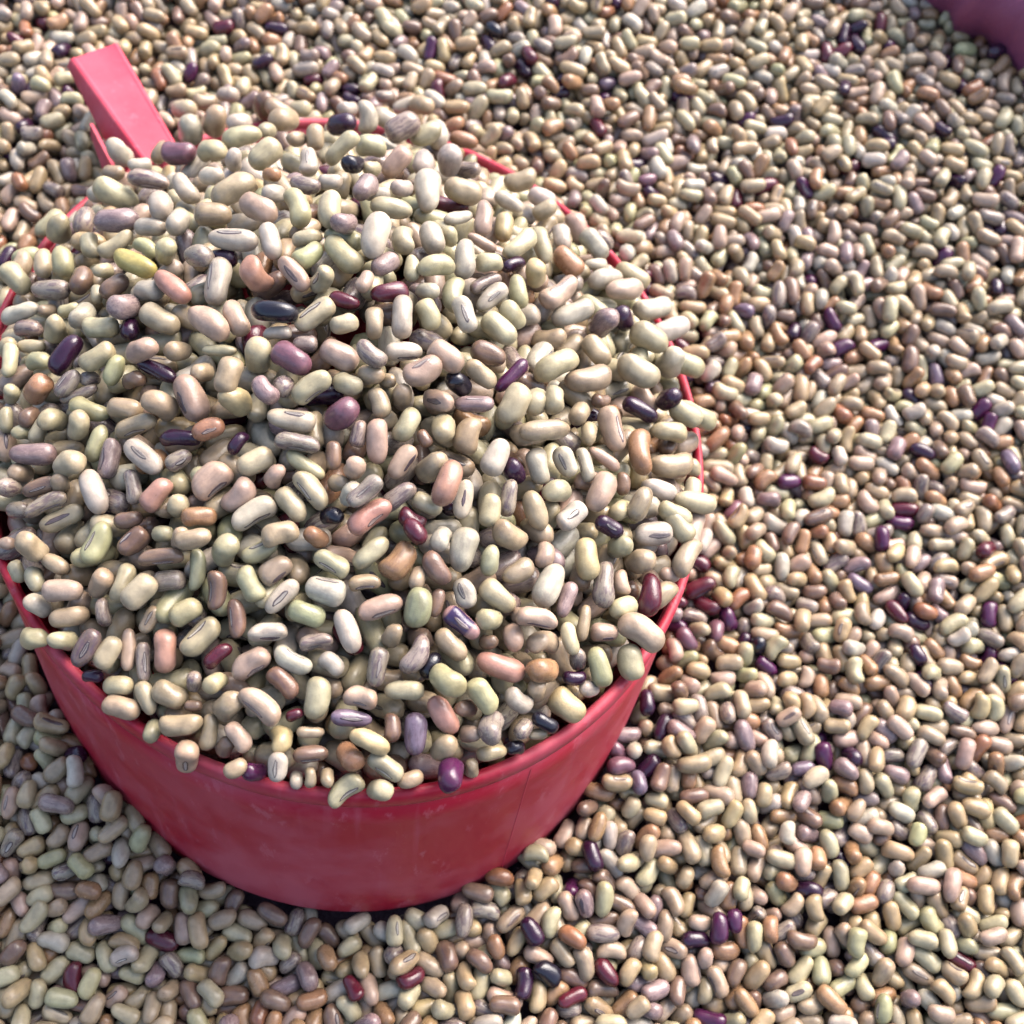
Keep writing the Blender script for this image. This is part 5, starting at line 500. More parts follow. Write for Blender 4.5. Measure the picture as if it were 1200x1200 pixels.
0,313,-48,47,1,1,-45,-18,66,-4,1,-424,-49,40,-2,0,-353,-41,22,-17,0,-138,-16,77,6,0,-126,-33,60,12,0,435,-52,58,1,1,404,-49,2,-2,1,-388,-48,27,-2,0,-92,-31,44,-9,0,43,-42,1,14,1,-247,-29,5,1,0,-59,-34,76,-3,2,-424,-27,34,-7,0,-75,-16,85,-1,0,101,-30,2,1,0,201,-33,33,21,0,416,-21,38,12,1,367,-49,35,-2,0,373,-16,45,4,1,-211,-10,73,1,0,143,-21,3,6,1,295,-29,84,0,1,-27,-28,41,18,0,17,-29,58,2,0,123,-29,90,-8,1,-271,-25,84,-1,1,85,-49,66,2,0,162,-34,58,3,0,234,-28,23,7,0,388,-35,16,-6,1,-306,-48,11,-2,0,264,-48,7,-3,1,-253,-48,13,-2,0,-46,-49,88,-2,1,-282,-43,61,-14,0,-229,-48,13,-2,0,109,-49,70,-2,0,241,-48,5,-2,0,287,-49,10,2,
0,345,-22,26,14,0,456,-33,40,-7,1,-453,-27,57,9,0,-8,-48,80,2,0,282,-11,12,7,1,-182,-17,36,-5,0,-156,-33,84,-8,1,-2,-10,63,-1,0,314,-35,73,10,0,338,-48,40,2,1,-185,-39,14,7,0,42,-15,38,-4,1,-371,-28,86,-5,0,-115,-28,42,-8,1,21,-48,80,-1,0,140,-48,20,-1,0,184,-28,85,13,1,-444,-48,9,-2,0,-412,-48,59,-2,0,-319,-27,79,-3,0,-204,-29,14,10,0,171,-49,75,-2,1,-342,-36,76,5,0,-87,-40,26,19,1,445,-51,43,-2,1,-389,-40,19,-20,0,-324,-48,5,2,0,-167,-49,10,2,0,-143,-48,84,-2,0,200,-42,31,14,0,262,-30,86,10,0,413,-37,68,-2,2,365,-28,53,5,1,-123,-48,85,1,0,73,-32,43,-2,1,45,-48,65,2,0,221,-49,7,-2,1,-366,-48,83,0,0,-223,-31,9,-5,0,-103,-15,64,2,
0,377,-49,36,-1,1,-200,-49,13,2,0,-25,-35,56,12,0,218,-16,83,0,0,330,-26,34,-15,1,-438,-26,68,-8,0,-145,-17,66,-7,1,-50,-32,87,6,0,445,-24,35,-9,1,-408,-29,17,-2,0,-241,-14,34,-2,0,163,-26,53,15,1,40,-29,23,2,0,124,-42,45,14,1,-300,-31,52,14,0,-68,-47,83,3,1,-250,-33,37,-6,0,282,-25,37,-14,1,11,-28,30,-6,0,117,-20,34,10,0,237,-34,28,-4,2,-285,-48,60,2,1,390,-22,73,28,1,-458,-42,17,1,0,-346,-20,38,0,0,-36,-19,90,6,0,193,-23,79,7,1,62,-49,71,2,0,319,-49,73,1,1,-412,-51,56,2,0,85,-45,68,-11,0,413,-50,55,-2,0,452,-48,43,-2,1,-139,-32,60,3,0,-6,-40,48,-19,2,-104,-31,66,1,1,-182,-18,87,-3,1,-429,-33,49,12,1,-411,-11,3,-2,0,-375,-32,30,14,
0,-127,-14,9,-15,0,372,-49,39,2,1,93,-26,4,-8,0,106,-43,54,18,0,326,-18,40,-20,0,360,-30,53,3,0,463,-12,88,-4,1,-171,-49,18,-2,0,-91,-49,85,2,0,307,-31,85,0,1,-268,-28,32,1,0,-214,-14,82,-2,0,211,-34,73,-2,0,268,-31,46,-13,0,422,-31,80,-1,1,-255,-48,17,2,0,-4,-15,42,-3,0,169,-35,69,-9,0,193,-48,74,-1,1,-47,-49,54,2,0,145,-24,86,10,1,293,-48,87,-2,1,-338,-48,85,2,0,-229,-47,85,-2,0,255,-48,81,-2,1,-326,-30,60,-9,0,-86,-30,70,1,0,153,-48,81,-2,1,-237,-21,65,-12,0,-119,-49,62,-2,0,229,-22,49,-9,1,-199,-28,6,5,0,332,-49,66,-2,0,442,-26,74,-4,2,-412,-39,55,1,0,-357,-39,81,6,0,-170,-31,67,8,0,124,-25,79,-9,0,130,-49,88,2,0,226,-48,62,2,
1,-389,-21,11,2,0,48,-35,25,6,0,74,-26,8,-3,0,465,-32,77,-2,1,-381,-50,57,-2,0,-293,-26,21,-4,0,24,-49,29,-2,0,442,-49,39,-2,1,-451,-25,65,4,0,-275,-45,26,10,0,-209,-48,78,-2,0,-146,-49,2,2,0,-71,-42,34,24,0,-30,-36,65,-6,1,-309,-48,50,2,0,-144,-22,40,-13,1,37,-17,10,-4,1,-462,-52,17,1,0,66,-49,65,2,0,390,-30,72,4,2,-8,-29,63,-7,0,402,-50,47,2,1,19,-28,84,-2,0,108,-45,51,13,0,281,-26,71,5,0,361,-48,29,2,2,-430,-23,64,7,1,205,-16,28,4,0,252,-25,31,-19,1,324,-27,56,0,0,358,-22,58,-9,1,379,-14,89,5,1,-189,-49,71,-2,0,174,-37,37,21,0,226,-34,49,0,1,-316,-31,45,-1,0,-253,-29,49,-7,0,405,-12,71,0,1,-109,-24,4,-5,0,-53,-45,5,-13,
0,-4,-49,24,2,1,-433,-50,15,2,0,-365,-26,55,10,0,-48,-20,19,2,1,-95,-42,46,11,0,103,-16,18,-2,1,-409,-30,56,2,0,-162,-38,33,20,0,195,-43,69,16,0,272,-48,89,-2,0,463,-13,47,-9,1,-220,-30,20,-6,1,134,-36,47,8,1,-404,-9,39,-4,0,-260,-49,52,-2,0,-174,-16,75,-2,1,-342,-30,84,-13,0,-130,-37,59,-5,0,-30,-43,1,16,1,-294,-43,68,-11,0,79,-48,70,-2,0,93,-34,87,2,1,-67,-16,17,9,0,47,-43,29,-14,2,411,-31,72,-6,0,434,-49,4,-2,1,-452,-31,52,-13,0,-235,-44,76,-14,0,295,-31,3,7,1,-353,-48,30,-2,0,349,-35,11,8,0,429,-17,73,-12,1,-405,-49,12,2,0,134,-17,21,-4,1,-312,-19,64,10,0,249,-48,12,-2,0,328,-39,7,8,1,324,-18,57,0,0,386,-45,12,11,1,145,-49,77,-2,
1,-382,-49,89,2,0,-321,-44,56,-13,0,195,-17,2,15,1,-180,-34,5,4,0,-15,-23,26,-9,0,24,-48,85,2,0,72,-26,38,10,1,-419,-18,34,-5,0,-199,-23,86,3,1,170,-49,68,2,0,373,-28,9,7,0,409,-51,79,-2,1,-229,-16,40,4,0,211,-48,84,2,0,252,-27,66,-7,2,-51,-30,15,5,0,105,-48,84,2,0,119,-31,42,-6,0,276,-29,88,14,0,292,-48,89,-2,1,-272,-11,86,-6,0,-165,-49,59,2,0,446,-29,78,-4,1,-447,-49,49,-10,0,-5,-48,24,2,0,45,-30,19,-18,0,233,-42,6,-14,1,-450,-12,67,14,0,-391,-30,85,7,0,19,-29,23,-4,0,368,-49,17,1,1,155,-34,82,1,1,-257,-49,41,-1,0,-194,-46,16,-10,0,-83,-48,2,2,0,-60,-48,14,0,0,176,-27,87,-2,0,196,-35,28,15,0,315,-49,7,2,1,-370,-34,77,1,
0,-36,-46,12,8,0,466,-26,81,-19,1,-283,-29,86,-2,0,-223,-48,73,-1,0,-95,-30,83,1,0,455,-50,88,-2,1,-293,-49,41,0,0,-134,-49,86,-2,0,-120,-31,3,-9,0,-107,-48,13,-2,0,342,-49,87,-2,1,-436,-31,81,-2,1,-417,-42,30,15,0,-148,-30,24,1,1,-337,-12,83,1,0,-263,-29,80,1,0,-72,-31,10,-8,0,74,-39,56,-4,1,427,-43,20,-14,1,-299,-14,85,-1,1,-318,-31,60,-3,0,34,-12,16,-4,0,419,-19,32,-4,2,309,-27,28,12,0,342,-22,14,8,1,-353,-30,70,-1,0,-160,-15,44,9,0,131,-49,21,2,0,221,-26,66,4,2,-463,-42,47,25,0,-245,-35,79,11,0,96,-31,1,-15,1,-216,-24,33,10,0,246,-36,59,-2,1,125,-28,51,-2,1,11,-20,27,6,0,74,-20,22,-10,1,-339,-48,7,2,0,257,-17,73,-3,1,364,-34,40,3,
1,-307,-49,39,2,0,-13,-44,7,-13,0,400,-27,8,7,1,-364,-49,81,0,0,-169,-42,45,13,0,-109,-15,33,1,0,268,-49,58,1,1,162,-47,67,5,0,284,-25,40,8,1,-387,-43,25,11,0,76,-49,63,-2,1,-186,-27,6,-6,1,49,-47,88,-3,0,188,-48,88,2,1,-433,-49,83,-2,0,-22,-26,44,2,0,431,-33,57,-1,2,-413,-28,46,-1,0,-302,-29,47,-1,0,-56,-26,72,-12,0,151,-26,89,15,0,214,-48,71,2,0,461,-30,1,-4,1,-459,-10,12,-1,0,29,-49,5,-2,0,382,-48,76,2,0,408,-49,4,0,1,-265,-47,24,1,0,119,-44,22,12,0,295,-46,88,8,0,421,-11,25,-9,1,-82,-41,39,16,0,59,-27,17,-2,1,-141,-49,27,2,0,-109,-41,47,18,0,7,-37,84,-21,0,348,-48,41,2,1,-413,-49,76,-2,0,-203,-49,75,1,0,-157,-19,55,9,
0,328,-31,85,-2,1,-39,-45,66,-9,1,-135,-28,67,2,0,-62,-49,83,-2,0,440,-50,45,2,1,-442,-27,13,11,0,-227,-44,68,9,1,-259,-20,73,0,0,91,-41,51,-16,1,-455,-50,83,-2,0,244,-49,8,2,0,444,-21,83,11,1,-352,-30,66,5,0,-236,-25,56,14,0,32,-31,86,6,0,171,-41,78,17,1,197,-25,54,-7,1,309,-22,9,16,0,313,-48,79,-2,1,-327,-29,89,-6,0,258,-32,7,3,0,282,-32,27,10,2,-300,-44,57,-11,0,-205,-31,87,1,0,134,-22,21,-6,0,369,-33,73,14,1,-114,-21,56,12,1,-387,-28,39,-3,0,-173,-49,20,-2,0,145,-49,27,2,1,-337,-49,47,-1,0,-12,-49,47,-1,0,347,-30,84,6,1,73,-49,35,-2,0,225,-44,81,12,1,-309,-18,67,-5,0,-284,-28,75,-9,0,-23,-29,50,-1,1,-377,-49,31,2,0,220,-17,52,-8,
1,395,-36,6,0,1,-432,-41,47,16,0,105,-30,53,3,1,-351,-14,44,1,1,-101,-34,65,0,0,191,-44,29,-15,0,276,-48,39,-2,1,-167,-31,39,-1,0,420,-45,53,9,1,41,-18,39,-14,0,456,-17,64,-3,1,12,-39,12,-27,1,124,-45,39,10,1,-410,-47,66,7,0,-246,-44,37,-11,0,-127,-48,69,2,1,-78,-49,41,2,0,-75,-26,9,-6,0,462,-39,16,5,1,-454,-36,18,-7,0,206,-32,80,-8,0,418,-22,65,2,1,-272,-48,12,2,0,74,-34,32,-10,0,156,-33,83,1,1,-226,-26,4,18,0,-45,-44,71,-11,0,55,-48,26,-2,0,233,-34,60,0,1,1,-12,25,1,1,-390,-26,33,-5,0,-309,-49,46,-2,0,-93,-12,32,8,0,384,-20,11,-3,1,-350,-35,63,7,0,327,-27,31,13,1,-191,-39,84,-13,0,-57,-16,71,-8,1,-128,-25,35,11,1,-144,-12,11,1,
0,-16,-31,51,1,0,80,-17,61,3,0,333,-48,3,2,1,279,-24,64,7,0,358,-24,80,2,1,294,-38,79,3,1,-422,-31,40,-2,0,-211,-49,10,-2,0,307,-23,8,-13,0,450,-50,18,2,1,-386,-48,47,-2,0,50,-10,54,9,0,167,-48,74,1,0,245,-48,61,2,1,-305,-22,10,14,0,104,-49,18,-1,0,181,-31,84,7,0,204,-49,51,-2,0,374,-39,80,-4,2,-329,-26,81,11,0,-274,-12,1,5,0,-106,-49,12,2,0,-95,-31,69,-13,0,-26,-11,26,3,0,28,-28,88,-4,0,123,-31,39,2,0,354,-48,87,2,0,420,-44,54,-14,0,442,-28,25,6,1,-334,-49,25,2,0,-164,-27,37,0,0,137,-49,49,2,2,-261,-28,1,-1,0,-244,-40,68,24,0,396,-49,13,2,1,-366,-21,89,9,0,-285,-34,17,8,0,-152,-48,8,-2,0,-14,-49,90,-2,0,275,-49,17,-2,
0,313,-48,5,2,1,-455,-23,39,0,0,199,-15,31,-5,1,97,-30,4,-1,0,244,-27,42,-9,2,-434,-45,14,8,1,-4,-29,51,1,0,50,-30,82,-2,1,-130,-41,42,-16,1,-53,-27,56,8,0,109,-13,76,-1,1,-224,-39,88,10,0,-178,-45,37,8,0,-82,-44,64,-10,0,9,-49,81,0,1,-387,-19,84,22,0,-347,-20,4,-11,0,-43,-48,66,2,0,68,-42,73,18,0,163,-12,49,-7,0,425,-25,15,-21,1,-298,-48,33,-2,0,154,-31,29,-9,1,-460,-49,80,2,0,323,-26,56,-18,1,-405,-49,23,0,0,-374,-49,52,-2,0,210,-40,72,9,2,-345,-46,24,-10,0,-76,-18,16,6,1,-206,-25,65,9,0,87,-48,2,0,0,394,-30,42,-5,1,440,-49,7,-2,1,-415,-25,62,1,1,-229,-17,3,4,0,75,-20,34,-5,0,261,-19,84,5,1,126,-30,62,-16,0,354,-33,40,0,
0,381,-49,1,2,1,12,-17,54,10,0,185,-29,63,-1,0,231,-22,44,5,0,254,-44,45,-9,1,-453,-29,45,-1,0,-266,-48,69,-2,1,-155,-32,52,-5,0,-123,-31,61,-1,0,-33,-13,49,5,1,-323,-34,74,-5,0,306,-35,25,5,1,-244,-30,11,1,0,199,-12,30,-5,0,279,-33,16,1,1,-197,-42,7,18,1,-292,-30,19,-6,0,-32,-33,3,0,0,20,-38,71,-7,0,421,-51,1,2,1,-103,-18,72,-3,1,-368,-29,45,1,0,-263,-22,27,13,0,-180,-22,0,10,0,326,-49,61,2,0,373,-13,47,3,1,-81,-49,47,-2,0,224,-48,86,-2,1,-441,-48,8,6,0,157,-23,65,24,1,-361,-49,44,1,0,-108,-49,1,-2,0,119,-48,15,-2,1,-413,-41,35,14,0,-140,-49,62,-1,0,169,-48,75,-2,0,292,-49,27,2,0,421,-17,30,11,0,438,-30,75,4,1,-300,-49,25,-2,
0,-11,-48,37,2,0,40,-26,21,-10,1,356,-49,53,-2,0,456,-14,1,-8,0,458,-45,75,18,1,-246,-48,84,-2,0,-175,-48,63,-2,0,56,-48,14,-2,0,144,-45,1,8,1,-56,-28,29,5,0,201,-33,52,2,1,-309,-23,7,-18,0,-50,-49,56,-1,0,-8,-28,12,2,0,76,-38,18,-6,0,386,-29,48,5,2,-341,-22,10,-15,0,-222,-44,70,-9,0,344,-28,36,4,1,-334,-49,68,-2,0,270,-43,32,-14,0,401,-50,89,2,1,102,-41,4,-12,0,243,-28,28,5,1,-429,-26,34,-2,1,96,-17,35,6,1,-85,-34,37,-9,1,-382,-37,15,12,0,-140,-22,17,6,0,139,-22,5,1,1,-456,-51,10,2,0,-208,-31,30,-11,0,-170,-31,54,-4,0,39,-49,20,2,0,227,-15,34,7,1,-269,-41,54,18,0,249,-48,14,1,1,295,-21,65,-8,1,-126,-41,65,12,0,120,-31,4,-12,
0,375,-49,53,2,2,167,-25,50,-14,1,-361,-42,79,16,1,-363,-15,83,-1,0,62,-27,62,11,0,190,-48,30,2,0,323,-47,58,-2,1,-448,-17,35,1,0,10,-44,69,-11,0,25,-26,26,-9,0,220,-33,42,4,1,-404,-48,36,-2,0,-303,-49,31,-2,2,438,-48,48,2,0,465,-36,77,-15,1,-19,-27,24,-3,1,-315,-16,24,12,0,-236,-17,0,4,0,45,-14,84,1,1,87,-23,37,-25,0,269,-20,13,-6,0,417,-25,2,-2,1,-407,-24,73,-6,0,-13,-49,82,-2,1,-158,-22,46,-14,0,-86,-49,15,3,0,-86,-24,75,13,0,278,-44,63,11,0,346,-43,72,3,1,-254,-32,51,-5,0,-168,-43,70,-11,0,366,-30,56,-6,1,-345,-22,35,28,0,-287,-32,9,-1,0,-66,-31,74,1,2,-215,-49,83,-2,0,-36,-45,10,6,0,197,-28,39,5,0,394,-34,80,3,1,-333,-49,48,0,
0,-265,-49,55,-2,0,-202,-21,28,-9,0,-115,-49,66,-2,0,-109,-28,83,-6,0,228,-48,36,2,1,155,-33,10,10,0,247,-27,40,-12,0,319,-23,65,-10,1,-431,-31,77,-6,0,117,-24,28,-12,1,-193,-47,75,-5,0,-46,-27,75,2,0,139,-48,9,2,1,37,-49,32,2,0,71,-42,27,11,1,470,-13,49,1,1,-454,-33,78,-2,0,-131,-28,4,13,0,168,-49,72,2,1,-227,-32,80,2,1,-440,-49,87,-2,0,-390,-26,80,-20,1,-412,-48,40,2,0,73,-17,38,3,1,-242,-49,74,-2,0,97,-49,11,-2,0,119,-48,11,0,2,-468,-51,90,-2,0,-380,-49,80,2,0,-142,-45,18,8,0,172,-16,79,-2,0,375,-49,87,-2,0,443,-45,42,10,1,-328,-25,82,-10,0,297,-49,89,2,0,391,-14,20,9,1,-302,-22,17,18,0,-55,-48,23,-1,0,407,-48,69,2,1,188,-49,64,2,
0,217,-38,53,18,0,323,-49,24,-2,1,-355,-28,20,2,0,-72,-15,44,3,0,-1,-49,61,1,1,-291,-49,34,2,0,10,-26,20,6,1,-359,-49,0,-2,0,-261,-25,51,-7,1,-94,-49,25,2,0,103,-31,13,-6,0,142,-26,8,-11,1,-171,-48,51,-2,0,48,-33,64,0,0,253,-48,53,-2,0,352,-46,72,10,1,-165,-29,64,-2,0,283,-36,16,4,1,-328,-46,41,5,0,181,-31,53,7,0,432,-29,33,11,1,251,-26,57,2,1,-420,-35,57,11,0,23,-44,82,11,0,336,-32,22,-2,1,70,-49,35,2,1,-218,-49,49,-2,0,122,-20,21,-15,1,-466,-2,67,-4,0,-149,-15,60,-4,0,-104,-32,54,11,0,-62,-31,39,1,0,-24,-32,50,7,0,311,-37,19,-14,1,365,-29,21,-10,0,397,-31,67,7,1,-371,-28,24,9,0,-233,-16,57,10,1,217,-19,47,-2,3,197,-41,78,-25,
0,443,-49,50,-2,1,-438,-24,16,8,0,-303,-30,46,-7,0,48,-16,70,2,0,385,-13,25,0,1,-216,-30,60,2,1,-396,-46,88,9,0,-63,-49,33,-2,0,148,-49,60,2,0,228,-42,29,14,1,469,-21,31,9,1,267,-27,71,12,0,279,-49,34,-1,0,415,-40,36,26,1,-249,-41,38,-13,0,7,-34,22,14,1,-131,-48,39,2,0,45,-49,8,2,0,290,-15,65,-5,1,-454,-57,62,1,0,83,-30,84,4,1,-172,-48,48,5,2,-465,-39,73,-1,0,-371,-43,21,13,0,-341,-30,67,-6,0,318,-21,53,-16,1,103,-27,82,24,0,120,-49,16,-2,1,-123,-18,76,-1,0,-30,-22,27,-24,0,59,-30,79,-2,0,247,-49,70,1,1,-392,-19,58,-11,0,-269,-49,24,-2,0,-212,-49,57,-1,0,-51,-21,16,-17,1,129,-15,60,-1,0,156,-26,80,-10,0,355,-48,71,1,1,-295,-49,26,2,
1,-143,-29,81,2,0,-101,-48,81,2,0,33,-34,9,-4,0,162,-49,61,-2,1,-8,-48,18,-1,0,186,-41,82,-25,1,-429,-49,74,-2,0,-348,-49,85,-2,0,-323,-48,80,2,0,-74,-39,27,-8,0,203,-22,55,-13,1,-449,-32,66,-7,0,-411,-37,4,-13,0,-8,-26,2,-7,0,327,-48,72,2,0,431,-26,46,-20,1,70,-48,8,2,0,402,-50,32,2,1,-191,-22,89,-3,0,-170,-28,73,5,0,138,-35,14,-1,1,-250,-30,51,9,0,-215,-21,47,-20,0,376,-45,81,12,0,401,-30,40,0,1,452,-25,0,-5,1,-304,-23,59,-3,0,292,-26,60,-7,0,299,-49,74,2,1,-79,-19,50,4,0,206,-48,69,-2,0,270,-46,51,7,1,-275,-26,23,23,0,20,-49,15,-2,0,100,-49,36,-2,1,-165,-49,54,2,0,-108,-28,81,2,0,-43,-49,79,2,1,-196,-46,69,9,1,-380,-48,49,-2,
0,229,-42,2,-18,0,325,-29,55,5,0,452,-48,11,4,1,252,-21,17,18,1,-459,-53,46,-2,1,-432,-23,66,-10,0,-392,-28,55,-2,1,-228,-37,29,9,0,32,-18,3,-5,0,360,-35,83,8,1,-134,-48,61,2,0,103,-29,58,0,0,172,-26,20,13,2,432,-46,18,8,1,-205,-7,79,9,0,82,-12,80,-1,1,-339,-30,50,-5,0,16,-32,15,-7,0,387,-40,47,-23,1,-312,-46,77,7,0,169,-48,46,2,0,203,-26,55,7,1,-24,-45,86,8,1,-49,-30,28,-3,0,-23,-23,17,-6,1,-444,-38,42,-5,0,363,-16,51,0,1,-257,-27,41,8,0,-232,-16,15,-8,0,-89,-48,80,2,0,43,-43,76,-11,0,411,-27,57,2,1,-299,-29,64,-5,2,53,-21,3,-9,0,238,-30,36,-4,1,73,-31,4,-4,0,97,-48,39,2,1,-342,-48,61,-3,0,-116,-9,9,5,0,268,-28,68,-15,
1,-370,-43,56,13,0,117,-25,43,-23,0,294,-32,11,4,0,337,-26,13,-19,1,-130,-31,85,3,0,131,-49,71,-2,0,321,-49,42,-1,1,-261,-49,89,2,0,-171,-35,58,-18,0,-78,-30,83,-1,1,-275,-16,23,-4,0,-241,-49,82,2,0,-212,-49,19,2,0,-198,-31,11,2,0,-118,-48,71,2,0,-69,-49,78,2,0,0,-48,71,-2,0,438,-19,83,-2,1,-424,-27,68,-1,0,216,-39,5,12,0,405,-49,70,2,1,-417,-50,58,0,1,-141,-15,18,7,0,61,-49,77,-2,0,257,-49,80,2,1,-296,-48,76,-2,0,-96,-18,89,-7,0,-35,-14,5,-9,0,159,-32,4,0,1,-392,-38,2,-2,0,138,-27,89,5,0,461,-33,58,-5,1,6,-27,18,-4,1,-406,-16,57,-11,1,-186,-49,6,0,0,316,-30,90,13,0,376,-49,7,-2,0,440,-50,56,-2,1,-451,-24,11,-10,0,186,-24,37,-7,
0,198,-48,16,2,0,329,-10,22,-12,0,358,-28,62,-3,1,-323,-23,2,-7,0,-249,-32,54,0,0,288,-49,29,2,1,-278,-38,90,0,0,233,-49,79,2,2,-327,-45,39,-11,1,152,-49,11,-2,0,175,-46,85,11,1,-453,-52,23,2,0,381,-29,79,5,0,410,-31,59,0,1,-222,-38,58,10,0,-162,-14,87,2,0,-60,-33,66,1,0,-10,-16,58,20,0,17,-49,73,-2,1,114,-34,32,16,0,355,-48,14,0,1,-186,-12,21,-13,0,98,-19,88,-8,1,-151,-31,2,7,0,-24,-46,23,-10,0,262,-32,50,-2,0,402,-11,7,1,1,-371,-28,87,2,0,-345,-24,28,14,0,-49,-49,82,-2,0,90,-44,11,12,1,-116,-28,86,4,0,-95,-39,24,4,0,313,-14,18,-7,1,41,-43,26,-11,0,293,-24,33,-15,1,-416,-43,51,-9,0,156,-14,44,-1,1,-377,-49,60,2,1,-296,-27,25,7,
0,216,-20,46,-5,1,-448,-11,41,-1,0,-407,-25,63,-8,0,67,-32,28,2,1,124,-48,60,2,0,257,-12,30,-8,2,-352,-49,81,-2,0,-257,-49,55,0,0,-236,-15,78,-12,1,-36,-32,33,-2,1,-208,-45,61,-11,0,449,-35,60,-9,1,-252,-27,30,-12,0,-152,-49,41,-1,0,-134,-11,43,-1,0,22,-31,76,16,0,359,-27,66,15,0,425,-18,58,16,1,191,-30,45,-11,1,-312,-15,70,12,0,157,-33,44,-6,1,-467,-27,86,-3,0,-22,-10,45,10,0,410,-45,87,-9,2,47,-33,17,-14,0,388,-21,23,-14,1,-286,-48,16,-2,0,-184,-38,64,8,0,-106,-47,17,2,0,-80,-17,2,4,0,332,-30,79,-1,1,-77,-49,79,-1,0,-3,-23,77,-8,0,219,-37,17,14,0,432,-50,76,-2,1,80,-49,34,2,0,239,-48,73,0,1,-309,-48,4,-2,0,270,-48,8,0,1,-403,-42,55,11,
0,-335,-49,73,2,0,111,-32,53,2,0,320,-49,84,2,1,248,-27,24,-11,1,-104,-23,67,-10,0,-53,-30,34,-8,0,68,-16,47,1,0,283,-30,12,-1,1,-433,-49,14,-2,0,187,-48,27,1,0,297,-48,76,2,0,341,-49,89,-2,1,-31,-49,9,2,0,453,-52,68,-2,1,-448,-31,85,2,0,-241,-47,67,-1,0,-162,-27,51,-16,0,149,-49,18,-2,0,209,-11,47,2,1,-190,-20,8,-2,0,-4,-46,22,-6,0,391,-50,11,-1,1,448,-16,29,-14,1,-458,-51,42,-2,0,29,-47,72,-5,0,307,-27,80,-8,1,-424,-28,10,-8,0,-362,-32,81,5,0,-342,-32,88,1,0,-295,-33,19,-7,0,-268,-33,10,-2,0,-134,-48,53,-1,0,137,-23,35,-16,0,262,-12,32,-16,0,376,-35,13,5,1,-382,-48,64,2,0,-232,-29,81,-1,0,104,-14,69,4,2,-394,-22,45,-4,0,-21,-30,24,-8,
1,28,-19,74,-5,0,167,-30,66,8,1,-321,-37,5,-1,0,-139,-27,71,3,0,-54,-48,23,-2,1,-220,-48,64,-2,0,-209,-29,1,-3,0,-164,-48,13,2,0,121,-47,39,2,2,-82,-32,46,-1,0,65,-32,76,-5,0,345,-28,59,-8,1,209,-29,14,3,1,5,-30,73,-1,1,-144,-7,61,5,0,437,-35,13,-13,2,-223,-10,54,0,0,84,-45,48,8,0,367,-49,26,2,1,-281,-21,85,13,0,245,-49,56,2,0,414,-42,42,-14,1,-325,-17,8,4,0,117,-27,44,8,0,284,-16,89,18,0,467,-40,67,22,1,37,-33,77,-2,0,188,-28,10,12,1,-437,-21,8,-16,0,-114,-31,79,-19,1,234,-26,79,-9,1,310,-41,52,12,1,-190,-40,19,14,0,-42,-32,41,-5,1,-338,-49,41,-2,0,-257,-17,60,-3,0,49,-49,80,-2,0,389,-17,47,-3,2,-413,-19,48,-13,0,-305,-28,86,11,
1,-163,-27,22,-9,0,-127,-48,35,-2,0,216,-48,6,2,1,-409,-45,5,8,0,168,-41,34,16,0,353,-39,51,24,1,-89,-49,14,1,0,-67,-42,6,16,0,-8,-49,39,2,0,192,-46,20,6,0,455,-26,79,22,1,-295,-48,14,-2,0,84,-24,10,6,0,139,-34,63,-4,0,266,-29,5,6,1,-452,-51,78,2,0,-385,-28,69,-5,0,-368,-48,0,2,0,-249,-34,86,-15,0,249,-16,83,-4,3,387,-37,65,-11,1,425,-18,87,-1,1,-462,-30,63,-1,0,-298,-10,22,-5,0,-90,-28,59,5,1,-428,-49,9,-2,0,-209,-49,8,-2,0,76,-49,46,-2,0,121,-49,72,-2,1,-354,-30,8,2,0,-269,-48,85,1,0,-228,-29,78,-14,0,-213,-10,74,-12,0,-131,-28,13,4,0,25,-49,10,2,0,265,-48,80,-2,0,326,-23,58,-12,1,-329,-34,23,-9,0,-2,-18,42,7,1,324,-48,59,2,
0,437,-51,34,-2,1,-388,-48,0,2,0,-178,-48,63,2,0,-139,-10,85,7,0,240,-44,72,10,1,-49,-49,61,2,0,288,-45,9,-9,0,294,-24,58,-9,1,-278,-29,44,4,0,100,-36,89,-2,0,117,-18,19,4,2,-147,-48,51,0,1,-406,-10,73,5,0,-233,-48,26,2,0,70,-30,23,-7,0,368,-49,1,-2,2,-369,-17,33,22,0,-19,-42,18,-7,0,10,-33,74,-1,0,172,-49,43,2,0,405,-28,89,2,1,-348,-49,65,-2,0,-115,-43,23,24,0,35,-27,68,7,1,-72,-25,73,15,0,405,-50,40,2,1,-425,-29,0,-12,0,-181,-23,52,-10,0,-39,-24,76,3,0,143,-40,33,18,0,346,-20,76,-4,1,55,-12,90,10,1,-444,-41,2,-14,0,352,-39,21,4,1,-308,-24,28,-14,2,-247,-37,26,8,0,101,-11,7,-2,0,321,-33,42,0,1,-216,-29,67,2,2,-458,-25,49,17,
